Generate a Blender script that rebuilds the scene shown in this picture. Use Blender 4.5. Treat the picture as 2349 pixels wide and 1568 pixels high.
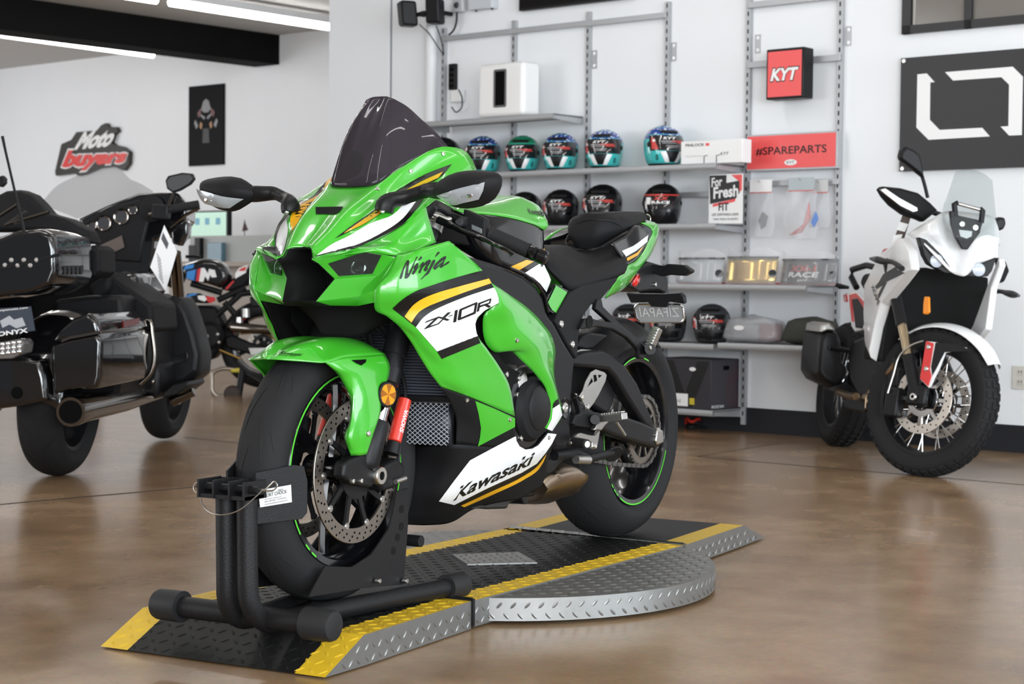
import bpy, bmesh, math, random
from math import sin, cos, pi, radians
from mathutils import Vector, Matrix, noise
from mathutils.bvhtree import BVHTree
from mathutils.geometry import tessellate_polygon

for _o in list(bpy.data.objects):
    bpy.data.objects.remove(_o)
scn = bpy.context.scene
COL = scn.collection
random.seed(7)
V = Vector

# ------------------------------------------------------------------ camera
IW, IH, FPX = 2349.0, 1568.0, 4079.7159
CR, CU, CF = V((-0.4951583, 0.8687533, 0.0092747)), V((-0.0275874, -0.0263919, 0.9992709)), V((-0.8683647, -0.4945414, -0.0370348))
CAM = V((3.3204255, 2.3669732, 0.7762289)) + V((0, 0, .07))
cd = bpy.data.cameras.new('camera')
cam = bpy.data.objects.new('camera', cd)
COL.objects.link(cam)
cam.matrix_world = Matrix((( CR.x, CU.x, -CF.x, CAM.x), (CR.y, CU.y, -CF.y, CAM.y), (CR.z, CU.z, -CF.z, CAM.z), (0, 0, 0, 1)))
cd.sensor_width = 36.0
cd.lens = FPX * 36.0 / IW
cd.clip_start = .05
cd.clip_end = 200
cd.dof.use_dof = True
cd.dof.focus_distance = 4.35
cd.dof.aperture_fstop = 8.0
scn.camera = cam
scn.view_settings.view_transform = 'Standard'
scn.view_settings.look = 'None'
scn.view_settings.gamma = 1.0
scn.view_settings.use_curve_mapping = False
scn.view_settings.exposure = -0.14

# ------------------------------------------------------------------ daylight
world = bpy.data.worlds.new('daylight')
scn.world = world
world.use_nodes = True
_bg = world.node_tree.nodes['Background']
_bg.inputs[0].default_value = (.90, .95, 1.0, 1)
_bg.inputs[1].default_value = .22

def area_light(name, loc, target, sx, sy, power, col=(1, 1, 1)):
    l = bpy.data.lights.new(name, 'AREA')
    l.shape = 'RECTANGLE'; l.size = sx; l.size_y = sy; l.energy = power; l.color = col
    o = bpy.data.objects.new(name, l); COL.objects.link(o)
    o.location = loc
    o.rotation_euler = (V(target) - V(loc)).to_track_quat('-Z', 'Y').to_euler()
    return o

# daylight through the shop front behind the camera and from the side, plus added fill
area_light('daylight_front', (6.5, 6.0, 1.7), (-1.5, -1.0, .9), 7.0, 3.0, 980, (.90, .955, 1.0))
area_light('fill_corner', (4.0, -7.5, 1.6), (0, -2.5, .4), 5.0, 2.6, 260, (.95, .975, 1.0))  # unseen fill panel, added to brighten the floor at the left front
area_light('fill_left', (-6.5, -13.0, 2.0), (-9.5, -7.5, 1.2), 5.0, 2.6, 165, (.97, .98, 1.0))  # unseen fill panel, added because the far wall came out too grey
area_light('daylight_side', (-1.0, 8.5, 1.5), (-4.5, -1.0, .9), 7.0, 2.8, 600, (.84, .93, 1.0))

# ------------------------------------------------------------------ pixel rays: a point of the photo at a known depth plane
def ray(px, py):
    return CF + CR * ((px - IW / 2) / FPX) - CU * ((py - IH / 2) / FPX)
def at_plane(px, py, co, no):
    d = ray(px, py); no = V(no)
    return CAM + d * ((V(co) - CAM).dot(no) / d.dot(no))
def at_y(px, py, y): return at_plane(px, py, (0, y, 0), (0, 1, 0))
def at_z(px, py, z): return at_plane(px, py, (0, 0, z), (0, 0, 1))
def at_x(px, py, x): return at_plane(px, py, (x, 0, 0), (1, 0, 0))
def project(p):
    d = V(p) - CAM; z = d.dot(CF)
    return (IW / 2 + FPX * d.dot(CR) / z, IH / 2 - FPX * d.dot(CU) / z)
def Z(ox, oy, s):
    def f(x, y, Y): return at_y(ox + x * s, oy + y * s, Y)
    f.px = lambda x, y: (ox + x * s, oy + y * s)
    return f
z1 = Z(440, 200, .36989); z2 = Z(540, 560, .25513); z3 = Z(880, 540, .33159); z4 = Z(460, 780, .40816)
z5 = Z(900, 880, .34432); f6 = Z(560, 540, .15326); h7 = Z(940, 430, .15326); s8 = Z(1220, 470, .18491)
e9 = Z(1120, 760, .22965); w10 = Z(1240, 960, .17857); pp = Z(0, 0, 1.0)
# the wall with the shelves: s runs right along it, d is the distance in front of it
WN = V((.981, -.196, 0)).normalized(); WD = V((.196, .981, 0)).normalized(); WK = -5.45; FK = -8.5
def wall(s, z, d=0.0, k=WK): return WD * s + WN * (k + d) + V((0, 0, z))
def wall_px(px, py, d=0.0, k=WK): return at_plane(px, py, WN * (k + d), WN)
def wc(px, py, d=0.0, k=WK):
    p = wall_px(px, py, d, k); return p.dot(WD), p.z

# ------------------------------------------------------------------ splines
def spline(pts, n, sharp=False, closed=False):
    pts = [V(p) for p in pts]
    if closed: pts = pts + [pts[0]]
    L = [0.0]
    for a, b in zip(pts, pts[1:]): L.append(L[-1] + max((b - a).length, 1e-9))
    m = len(pts); out = []
    cnt = n if not closed else n + 1
    for i in range(cnt):
        t = L[-1] * i / (cnt - 1)
        k = 0
        while k < m - 2 and t > L[k + 1]: k += 1
        u = (t - L[k]) / (L[k + 1] - L[k]); u = min(max(u, 0), 1)
        b, c = pts[k], pts[k + 1]
        if sharp or m < 3:
            out.append(b.lerp(c, u)); continue
        h = L[k + 1] - L[k]
        def tan(j):
            if closed and (j == 0 or j == m - 1):
                return ((pts[1] - pts[0]) / (L[1] - L[0]) + (pts[-1] - pts[-2]) / (L[-1] - L[-2])) / 2
            if j == 0: return (pts[1] - pts[0]) / (L[1] - L[0])
            if j == m - 1: return (pts[-1] - pts[-2]) / (L[-1] - L[-2])
            d0 = (pts[j] - pts[j - 1]) / (L[j] - L[j - 1]); d1 = (pts[j + 1] - pts[j]) / (L[j + 1] - L[j])
            w0, w1 = L[j] - L[j - 1], L[j + 1] - L[j]
            return (d0 * w1 + d1 * w0) / (w0 + w1)
        t0, t1 = tan(k) * h, tan(k + 1) * h
        u2, u3 = u * u, u * u * u
        out.append(b * (2 * u3 - 3 * u2 + 1) + t0 * (u3 - 2 * u2 + u) + c * (-2 * u3 + 3 * u2) + t1 * (u3 - u2))
    return out[:-1] if closed else out

# ------------------------------------------------------------------ mesh builder
def mirror_y(p): return V((p.x, -p.y, p.z))
class MB:
    def __init__(s): s.v = []; s.f = []; s.m = []
    def add(s, vs, fs, mi=0):
        o = len(s.v); s.v += [V(p) for p in vs]; s.f += [[o + i for i in f] for f in fs]; s.m += [mi] * len(fs); return s
    def poly(s, vs, mi=0): return s.add(vs, [list(range(len(vs)))], mi)
    def box(s, lo, hi, mi=0, M=None):
        x0, y0, z0 = lo; x1, y1, z1_ = hi
        vs = [V(p) for p in ((x0, y0, z0), (x1, y0, z0), (x1, y1, z0), (x0, y1, z0), (x0, y0, z1_), (x1, y0, z1_), (x1, y1, z1_), (x0, y1, z1_))]
        if M is not None: vs = [M @ p for p in vs]
        return s.add(vs, [(0, 3, 2, 1), (4, 5, 6, 7), (0, 1, 5, 4), (1, 2, 6, 5), (2, 3, 7, 6), (3, 0, 4, 7)], mi)
    def obox(s, c, ax, ay, az, mi=0):   # centre and three half vectors
        c, ax, ay, az = V(c), V(ax), V(ay), V(az)
        M = Matrix(((ax.x, ay.x, az.x, c.x), (ax.y, ay.y, az.y, c.y), (ax.z, ay.z, az.z, c.z), (0, 0, 0, 1)))
        return s.box((-1, -1, -1), (1, 1, 1), mi, M)
    def bar(s, p, q, w, h, up=(0, 0, 1), mi=0):
        p, q = V(p), V(q); d = (q - p); n = d.normalized(); u = V(up); side = n.cross(u).normalized(); u = side.cross(n)
        return s.obox((p + q) / 2, d / 2, side * w / 2, u * h / 2, mi)
    def prism(s, pts, vec, mi=0, mi_side=None):
        n = len(pts); pts = [V(p) for p in pts]; vec = V(vec); q = [p + vec for p in pts]
        ms = mi if mi_side is None else mi_side
        s.add(pts + q, [list(range(n))[::-1], list(range(n, 2 * n))], mi)
        o = len(s.v) - 2 * n
        for i in range(n):
            j = (i + 1) % n; s.f.append([o + i, o + j, o + n + j, o + n + i]); s.m.append(ms)
        return s
    def ring_prism(s, outer, inner, vec, mi=0):   # plate with one hole; same number of points
        n = len(outer); vec = V(vec); A = [V(p) for p in outer]; B = [V(p) for p in inner]
        vs = A + B + [p + vec for p in A] + [p + vec for p in B]; fs = []
        for i in range(n):
            j = (i + 1) % n
            fs += [(i, j, n + j, n + i), (2 * n + i, 3 * n + i, 3 * n + j, 2 * n + j), (i, 2 * n + i, 2 * n + j, j), (n + i, n + j, 3 * n + j, 3 * n + i)]
        return s.add(vs, fs, mi)
    def tube(s, path, r, n=12, mi=0, cap=True, closed=False, flat=1.0, up=None):
        path = [V(p) for p in path]; m = len(path); vs = []; prev = None
        rr = r if isinstance(r, (list, tuple)) else [r] * m
        for i, p in enumerate(path):
            if closed: t = path[(i + 1) % m] - path[i - 1]
            else: t = path[min(i + 1, m - 1)] - path[max(i - 1, 0)]
            t = t.normalized()
            if prev is None:
                a = V(up) if up is not None else (V((0, 0, 1)) if abs(t.z) < .9 else V((1, 0, 0)))
                u = (a - t * a.dot(t)).normalized()
            else: u = (prev - t * prev.dot(t)).normalized()
            prev = u; w = t.cross(u)
            for k in range(n):
                a = 2 * pi * k / n
                vs.append(p + (u * cos(a) * flat + w * sin(a)) * rr[i])
        fs = []
        for i in range(m if closed else m - 1):
            i2 = (i + 1) % m
            for k in range(n):
                k2 = (k + 1) % n
                fs.append((i * n + k, i * n + k2, i2 * n + k2, i2 * n + k))
        if cap and not closed: fs += [list(range(n))[::-1], list(range((m - 1) * n, m * n))]
        return s.add(vs, fs, mi)
    def cyl(s, p, q, r, r2=None, n=20, mi=0): return s.tube([p, q], [r, r if r2 is None else r2], n, mi)
    def lathe(s, prof, c, axis, n=48, mi=0, a0=0, a1=2 * pi, ref=None, closed_prof=False):
        # prof: list of (radius, along axis)
        c = V(c); ax = V(axis).normalized()
        u = V(ref) if ref is not None else (V((1, 0, 0)) if abs(ax.x) < .9 else V((0, 0, 1)))
        u = (u - ax * u.dot(ax)).normalized(); w = ax.cross(u)
        full = abs(a1 - a0 - 2 * pi) < 1e-6; m = n if full else n + 1; k = len(prof); vs = []
        for i in range(m):
            a = a0 + (a1 - a0) * i / n; d = u * cos(a) + w * sin(a)
            vs += [c + d * r + ax * h for r, h in prof]
        fs = []
        kk = k if closed_prof else k - 1
        for i in range(n):
            i2 = (i + 1) % m
            for j in range(kk):
                j2 = (j + 1) % k
                fs.append((i * k + j, i2 * k + j, i2 * k + j2, i * k + j2))
        s.add(vs, fs, mi); return s
    def grid(s, rows, mi=0, wrap=False):
        n = len(rows[0]); vs = [p for r in rows for p in r]; fs = []
        for i in range(len(rows) - 1):
            for j in range(n if wrap else n - 1):
                j2 = (j + 1) % n
                fs.append((i * n + j, i * n + j2, (i + 1) * n + j2, (i + 1) * n + j))
        return s.add(vs, fs, mi)
    def loft(s, curves, nu=14, nv=14, mi=0, su=False, sv=False, wrap=False, cap=False):
        cs = [spline(c, nu, su, wrap) for c in curves]
        cols = [spline([c[j] for c in cs], nv, sv) for j in range(nu)]
        rows = [[cols[j][i] for j in range(nu)] for i in range(nv)]
        s.grid(rows, mi, wrap)
        if cap:
            s.poly(rows[0][::-1], mi); s.poly(rows[-1], mi)
        return s
    def sphere(s, c, r, n=16, m=10, mi=0, sc=(1, 1, 1)):
        c = V(c); rows = []
        for i in range(m + 1):
            t = pi * i / m
            rows.append([c + V((r * sc[0] * sin(t) * cos(2 * pi * k / n), r * sc[1] * sin(t) * sin(2 * pi * k / n), r * sc[2] * cos(t))) for k in range(n)])
        return s.grid(rows, mi, True)
    def mirror(s):
        o = MB(); o.v = [mirror_y(p) for p in s.v]; o.f = [f[::-1] for f in s.f]; o.m = list(s.m); return o
    def both(s):
        o = s.mirror(); k = len(s.v); s.v += o.v; s.f += [[k + i for i in f] for f in o.f]; s.m += o.m; return s
    def xf(s, M): s.v = [M @ p for p in s.v]; return s

OFF = {}
def base_of(o):
    return OFF.get(o.name, V((0, 0, 0)))
def clean(bm, away=None, weld=1e-5, closed=True):
    bmesh.ops.remove_doubles(bm, verts=bm.verts, dist=weld)
    bmesh.ops.dissolve_degenerate(bm, edges=bm.edges, dist=1e-6)
    bmesh.ops.recalc_face_normals(bm, faces=bm.faces)
    if away is not None:
        t = 0.0
        for f in bm.faces:
            c = f.calc_center_median(); ref = V(away) if not callable(away) else away(c)
            t += f.normal.dot((c - ref).normalized()) * f.calc_area()
        if t < 0: bmesh.ops.reverse_faces(bm, faces=bm.faces)
def build(name, mb, mats, parent=None, away=None, bevel=None, seg=2, solid=None, sub=0, smooth=38, base=None, weld=1e-5, local=False):
    if not isinstance(mats, (list, tuple)): mats = [mats]
    me = bpy.data.meshes.new(name)
    bm = bmesh.new()
    vs = [bm.verts.new(p) for p in mb.v]
    for f, mi in zip(mb.f, mb.m):
        try:
            bf = bm.faces.new([vs[i] for i in f]); bf.material_index = mi
        except ValueError: pass
    clean(bm, away, weld)
    off = V((0, 0, 0))
    if parent is not None: off = base_of(parent)
    elif base is not None: off = V(base)
    elif not local and len(bm.verts):
        xs = [v.co for v in bm.verts]
        off = V(((min(p.x for p in xs) + max(p.x for p in xs)) / 2, (min(p.y for p in xs) + max(p.y for p in xs)) / 2, min(p.z for p in xs)))
    if not local: bmesh.ops.translate(bm, verts=bm.verts, vec=-off)
    for f in bm.faces: f.smooth = True
    bm.to_mesh(me); bm.free()
    for m in mats: me.materials.append(m)
    if smooth < 180: me.set_sharp_from_angle(angle=radians(smooth))
    o = bpy.data.objects.new(name, me); COL.objects.link(o)
    if parent is not None:
        o.parent = parent; OFF[o.name] = V(off)
    elif not local: o.location = off; OFF[o.name] = V(off)
    if solid:
        md = o.modifiers.new('thickness', 'SOLIDIFY'); md.thickness = solid; md.offset = -1.0
    if bevel:
        md = o.modifiers.new('edges', 'BEVEL'); md.width = bevel; md.segments = seg; md.limit_method = 'ANGLE'; md.angle_limit = radians(28)
        md.harden_normals = False
    if sub:
        md = o.modifiers.new('smoothing', 'SUBSURF'); md.levels = sub; md.render_levels = sub
    return o
def tag(o, label=None, cat=None, group=None, kind=None):
    if label: o['label'] = label
    if cat: o['category'] = cat
    if group: o['group'] = group
    if kind: o['kind'] = kind
    return o
def thing(name, label, cat, loc=(0, 0, 0), group=None, rz=0.0):
    o = bpy.data.objects.new(name, None); COL.objects.link(o)
    o.empty_display_size = .1
    o.location = loc; o.rotation_euler = (0, 0, rz)
    OFF[o.name] = V(loc)
    return tag(o, label, cat, group)
def copy_tree(o, parent=None, loc=None, rz=None, label=None):
    c = o.copy(); COL.objects.link(c)
    if parent is not None: c.parent = parent
    if loc is not None: c.location = loc
    if rz is not None: c.rotation_euler = (c.rotation_euler[0], c.rotation_euler[1], rz)
    if label: c['label'] = label
    for ch in list(o.children): copy_tree(ch, c)
    return c

# ------------------------------------------------------------------ materials
def mat(name, col, rough=.5, metal=0.0, coat=0.0, spec=None, noise_amt=0.0, noise_scale=20.0, bump=0.0, emit=None, trans=0.0, alpha=None, ior=None, coat_rough=.03):
    m = bpy.data.materials.new(name); m.use_nodes = True; nt = m.node_tree; b = nt.nodes['Principled BSDF']
    b.inputs['Base Color'].default_value = (*col, 1); b.inputs['Roughness'].default_value = rough; b.inputs['Metallic'].default_value = metal
    b.inputs['Coat Weight'].default_value = coat; b.inputs['Coat Roughness'].default_value = coat_rough
    if spec is not None: b.inputs['Specular IOR Level'].default_value = spec
    if ior: b.inputs['IOR'].default_value = ior
    if trans: b.inputs['Transmission Weight'].default_value = trans
    if alpha is not None: b.inputs['Alpha'].default_value = alpha
    if emit: b.inputs['Emission Color'].default_value = (*emit[0], 1); b.inputs['Emission Strength'].default_value = emit[1]
    if noise_amt or bump:
        tc = nt.nodes.new('ShaderNodeTexCoord'); nz = nt.nodes.new('ShaderNodeTexNoise'); nz.inputs['Scale'].default_value = noise_scale; nz.inputs['Detail'].default_value = 6
        nt.links.new(tc.outputs['Object'], nz.inputs['Vector'])
        if noise_amt:
            mx = nt.nodes.new('ShaderNodeMix'); mx.data_type = 'RGBA'
            mx.inputs['A'].default_value = (*[c * (1 - noise_amt) for c in col], 1); mx.inputs['B'].default_value = (*[min(1, c * (1 + noise_amt)) for c in col], 1)
            nt.links.new(nz.outputs['Fac'], mx.inputs['Factor']); nt.links.new(mx.outputs['Result'], b.inputs['Base Color'])
        if bump:
            bp = nt.nodes.new('ShaderNodeBump'); bp.inputs['Strength'].default_value = bump; bp.inputs['Distance'].default_value = .002
            nt.links.new(nz.outputs['Fac'], bp.inputs['Height']); nt.links.new(bp.outputs['Normal'], b.inputs['Normal'])
    return m
def glass(name, col, dens, rough=.02, spec=.5, base=None):
    # a thin tinted sheet: the clear share lets light straight through, the rest is a glossy tinted surface
    m = bpy.data.materials.new(name); m.use_nodes = True; nt = m.node_tree
    for n in list(nt.nodes): nt.nodes.remove(n)
    out = nt.nodes.new('ShaderNodeOutputMaterial'); tr = nt.nodes.new('ShaderNodeBsdfTransparent'); pr = nt.nodes.new('ShaderNodeBsdfPrincipled'); mx = nt.nodes.new('ShaderNodeMixShader')
    tr.inputs[0].default_value = (*col, 1); pr.inputs['Base Color'].default_value = (*(base or [c * .15 for c in col]), 1); pr.inputs['Roughness'].default_value = rough; pr.inputs['Specular IOR Level'].default_value = spec
    mx.inputs[0].default_value = dens
    nt.links.new(tr.outputs[0], mx.inputs[1]); nt.links.new(pr.outputs[0], mx.inputs[2]); nt.links.new(mx.outputs[0], out.inputs[0])
    return m
M = {}
M['green'] = mat('green gloss paint', (.042, .37, .020), .28, coat=.8)
M['white'] = mat('white gloss paint', (.78, .79, .80), .3, coat=.7)
M['amber'] = mat('amber yellow graphic', (.80, .40, .012), .3, coat=.7)
M['gloss_black'] = mat('gloss black paint', (.004, .004, .005), .16, coat=.25, spec=.35)
M['graphic_black'] = mat('black graphic film', (.004, .004, .004), .4, spec=.35)
M['satin_black'] = mat('satin black plastic', (.008, .008, .009), .42, spec=.22)
M['matte_black'] = mat('matte black plastic', (.008, .008, .009), .6, spec=.18, bump=.12, noise_scale=900)
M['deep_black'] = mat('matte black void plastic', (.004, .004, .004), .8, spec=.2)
M['rubber'] = mat('tyre rubber', (.017, .017, .018), .7, spec=.15, bump=.05, noise_scale=300)
M['seat'] = mat('black seat vinyl', (.008, .008, .009), .6, spec=.16, bump=.25, noise_scale=700)
M['frame'] = mat('black cast aluminium', (.008, .008, .009), .42, spec=.2, bump=.08, noise_scale=500)
M['steel'] = mat('bright steel', (.62, .61, .59), .28, metal=1.0)
M['alu'] = mat('brushed aluminium', (.50, .49, .47), .38, metal=1.0, noise_amt=.1, noise_scale=60)
M['chrome'] = mat('chrome', (.75, .75, .76), .07, metal=1.0)
M['rotor'] = mat('brake disc steel', (.30, .27, .24), .36, metal=1.0)
M['exhaust'] = mat('heat stained titanium', (.36, .28, .21), .33, metal=1.0, noise_amt=.4, noise_scale=14)
M['red'] = mat('red anodised metal', (.62, .035, .02), .32, coat=.4)
M['rim_green'] = mat('green rim tape', (.08, .55, .03), .4)
M['reflector'] = mat('orange reflector', (.85, .27, .01), .15, coat=1.0)
M['reflector_shaded'] = mat('orange reflector with painted shade', (.30, .10, .01), .15, coat=1.0)  # darkened copy of the orange: facet shading is painted into the colour
M['lens_clear'] = glass('clear indicator lens', (.92, .94, .96), .45, .08)
M['lens_dark'] = glass('smoked headlight lens', (.50, .55, .52), .30, .03)
M['screen'] = glass('smoked windscreen', (.30, .26, .31), .55, .02, .4)
M['clear_screen'] = glass('clear windscreen', (.95, .97, .97), .16, .03)
M['indicator_lens'] = mat('pale indicator lens', (.30, .32, .34), .10, coat=1.0)
M['red_lens'] = mat('red lens', (.55, .01, .01), .12, coat=1.0)
# ------------------------------------------------------------------ the setting
def floor_mat():
    m = bpy.data.materials.new('polished concrete'); m.use_nodes = True; nt = m.node_tree; b = nt.nodes['Principled BSDF']; L = nt.links.new
    tc = nt.nodes.new('ShaderNodeTexCoord')
    def nz(scale, detail, dist=0.0):
        n = nt.nodes.new('ShaderNodeTexNoise'); n.inputs['Scale'].default_value = scale; n.inputs['Detail'].default_value = detail; n.inputs['Distortion'].default_value = dist
        L(tc.outputs['Object'], n.inputs['Vector']); return n
    n1, n2, n3 = nz(1.1, 5, .2), nz(5.0, 7, .25), nz(60, 6)
    r = nt.nodes.new('ShaderNodeValToRGB'); r.color_ramp.elements[0].position = .30; r.color_ramp.elements[0].color = (.20, .115, .058, 1)
    r.color_ramp.elements[1].position = .72; r.color_ramp.elements[1].color = (.48, .335, .21, 1)
    e = r.color_ramp.elements.new(.5); e.color = (.33, .212, .120, 1)
    a = nt.nodes.new('ShaderNodeMath'); a.operation = 'MULTIPLY_ADD'; a.inputs[1].default_value = .45
    L(n2.outputs['Fac'], a.inputs[0]); 
    s = nt.nodes.new('ShaderNodeMath'); s.operation = 'MULTIPLY'; s.inputs[1].default_value = .55; L(n1.outputs['Fac'], s.inputs[0]); L(s.outputs[0], a.inputs[2])
    L(a.outputs[0], r.inputs['Fac'])
    mx = nt.nodes.new('ShaderNodeMix'); mx.data_type = 'RGBA'; mx.blend_type = 'MULTIPLY'; mx.inputs['Factor'].default_value = .35
    L(r.outputs['Color'], mx.inputs['A']); L(n3.outputs['Color'], mx.inputs['B']); L(mx.outputs['Result'], b.inputs['Base Color'])
    rr = nt.nodes.new('ShaderNodeMapRange'); rr.inputs['To Min'].default_value = .20; rr.inputs['To Max'].default_value = .28; L(n2.outputs['Fac'], rr.inputs['Value']); L(rr.outputs['Result'], b.inputs['Roughness'])
    bp = nt.nodes.new('ShaderNodeBump'); bp.inputs['Strength'].default_value = .05; bp.inputs['Distance'].default_value = .004; L(n1.outputs['Fac'], bp.inputs['Height']); L(bp.outputs['Normal'], b.inputs['Normal'])
    b.inputs['Specular IOR Level'].default_value = .32; b.inputs['Coat Weight'].default_value = .05; b.inputs['Coat Roughness'].default_value = .12
    return m
M['floor'] = floor_mat()
M['wall'] = mat('white painted wall', (.80, .82, .845), .75, noise_amt=.015, noise_scale=3, bump=.03)
M['ceiling'] = mat('pale grey ceiling', (.50, .495, .48), .8)
M['beam'] = mat('black painted beam', (.004, .004, .004), .8, spec=.1)
M['base'] = mat('dark rubber baseboard', (.006, .007, .011), .6)
M['lamp'] = mat('lamp diffuser', (1, 1, 1), .5, emit=((1.0, .985, .96), 21.0))
M['joint'] = mat('dark joint filler', (.012, .011, .010), .6)

def struct(name, mb, m, **k): return tag(build(name, mb, m, **k), kind='structure')
CEIL = wc(644, 80, 0, FK)[1]
struct('floor', MB().box((-16, -16, -.06), (9, 9, 0)), M['floor'])
# walls are slabs with real thickness behind their faces
def slab(s0, s1, z0, z1, k, th=.12):
    return MB().prism([wall(s0, z0, 0, k), wall(s1, z0, 0, k), wall(s1, z1, 0, k), wall(s0, z1, 0, k)], -WN * th)
s_col0 = wc(757, 300)[0]; s_seam = wc(898, 300)[0]
struct('wall_back', slab(s_seam, 4.5, 0, CEIL, WK, .2), M['wall'])
struct('wall_far', slab(-17, s_col0 + .6, 0, CEIL, FK), M['wall'])
c_ = MB().prism([wall(s_col0, 0, .012), wall(s_seam - .012, 0, .012), wall(s_seam - .012, CEIL, .012), wall(s_col0, CEIL, .012)], -WN * 3.05)
struct('wall_return', c_, M['wall'])
struct('trim_1', MB().prism([wall(s_seam - .012, 0, .004), wall(s_seam, 0, .004), wall(s_seam, CEIL, .004), wall(s_seam - .012, CEIL, .004)], -WN * .05), mat('grey seam filler', (.22, .23, .25), .7))
struct('baseboard_back', MB().prism([wall(s_seam, 0, .012), wall(4.5, 0, .012), wall(4.5, .135, .012), wall(s_seam, .135, .012)], -WN * .012), M['base'])
struct('baseboard_return', MB().prism([wall(s_col0, 0, .022), wall(s_seam - .012, 0, .022), wall(s_seam - .012, .135, .022), wall(s_col0, .135, .022)], -WN * .01), M['base'])
ce = MB()
cs = [V((-16, -16, CEIL)), V((9, -16, CEIL)), V((9, 9, CEIL)), V((-16, 9, CEIL))]
struct('ceiling', MB().prism(cs, V((0, 0, .1))), M['ceiling'])
sB = wc(641, 110, 0, FK)[0]; zB = wc(641, 148, 0, FK)[1]
struct('beam', MB().prism([wall(sB - .35, zB, .0, FK), wall(sB, zB, .0, FK), wall(sB, CEIL + .02, .0, FK), wall(sB - .35, CEIL + .02, .0, FK)], WN * 13.5), M['beam'])
# opposite side of the shop: piers between tall windows, open to the daylight

# floor joints
def joint(px0, py0, px1, py1, w):
    a, b = at_z(px0, py0, 0), at_z(px1, py1, 0); d = (b - a).normalized(); n = V((-d.y, d.x, 0)) * w / 2
    return MB().prism([a - n, b - n, b + n, a + n], V((0, 0, .0012)))
struct('trim_2', joint(-60, 1162, 500, 1112, .013), M['joint'])
struct('trim_3', joint(425, 1003, 575, 1018, .007), M['joint'])
struct('trim_4', joint(1600, 1047, 2480, 1123, .009), M['joint'])
struct('trim_5', joint(1600, 1047, 1790, 1016, .006), M['joint'])

# ------------------------------------------------------------------ ceiling lamps
def linear_light(p0, p1, label, group='linear ceiling lights'):
    d = (p1 - p0); n = d.normalized(); c = (p0 + p1) / 2
    t = thing('linear_light', label, 'ceiling light', c + V((0, 0, .03)), group)
    side = V((-n.y, n.x, 0))
    mb = MB().obox(c + V((0, 0, .055)), d / 2, side * .035, V((0, 0, .03)))
    build('housing', mb, M['wall'], t)
    tb = MB(); tb.tube([p0 + n * .01, p0 + n * .02, p1 - n * .02, p1 - n * .01], [.02, .033, .033, .02], 12)
    build('diffuser', tb, M['lamp'], t)
    return t
zl = CEIL - .12
a, b = at_z(386, 4, zl), at_z(760, 62, zl)
linear_light(a, b, 'bright linear ceiling light right of the black beam, meeting the pale column')
n_ = (b - a).normalized()
linear_light(a - n_ * 1.55, a - n_ * .10, 'linear ceiling light cut by the top edge, right of the beam')
a2, b2 = at_z(0, 77, zl - .1), at_z(354, 125.5, zl - .1)
n2 = (b2 - a2).normalized()
linear_light(a2 - n2 * .8, b2, 'bright linear ceiling light under the black beam at far left')
# the rows go on over the rest of the shop
for s_, d0 in ((-4.6, 1.6), (-4.6, 4.6), (-2.6, .7), (-2.6, 4.0), (-.2, .7), (-.2, 4.0), (-.2, 7.2), (2.2, 2.2), (2.2, 5.4)):
    p_ = wall(s_, zl, d0); linear_light(p_, p_ + WN * 2.3, 'linear ceiling light over the sales floor, outside the photo')
# ------------------------------------------------------------------ display turntable
M['tread_alu'] = mat('aluminium tread plate', (.25, .25, .245), .48, metal=.9, noise_amt=.12, noise_scale=35)
M['tread_black'] = mat('black painted tread plate', (.008, .008, .008), .5, spec=.2, noise_amt=.25, noise_scale=40)
M['tread_yellow'] = mat('yellow painted tread plate', (.62, .40, .015), .5, noise_amt=.14, noise_scale=30)
def lugs(mb, o, ex, ey, region, pitch=.03, L=.024, W=.0075, h=.0018, mats=lambda u, v: 0, umax=1, vmax=1):
    o, ex, ey = V(o), V(ex).normalized(), V(ey).normalized(); n = ex.cross(ey)
    nu, nv = int(umax / pitch), int(vmax / pitch)
    for i in range(nu + 1):
        for j in range(nv + 1):
            u, v = (i + .5) * pitch, (j + .5) * pitch
            if not region(u, v): continue
            a = radians(45 if (i + j) % 2 else 135)
            c = o + ex * u + ey * v; d = ex * cos(a) + ey * sin(a); w = n.cross(d)
            b = len(mb.v); mi = mats(u, v)
            mb.v += [c - d * L / 2, c - d * L * .22 - w * W / 2, c + d * L * .22 - w * W / 2, c + d * L / 2, c + d * L * .22 + w * W / 2, c - d * L * .22 + w * W / 2, c - d * L * .25 + n * h, c + d * L * .25 + n * h]
            F = [(0, 1, 6), (1, 2, 7, 6), (2, 3, 7), (3, 4, 7), (4, 5, 6, 7), (5, 0, 6)]
            mb.f += [[b + k for k in f] for f in F]; mb.m += [mi] * 6
turn = thing('display_turntable', 'metal motorcycle turntable with yellow edged black runway and round tread plate disc', 'turntable', (-.9, -.05, 0))
ZT = .07
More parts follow.
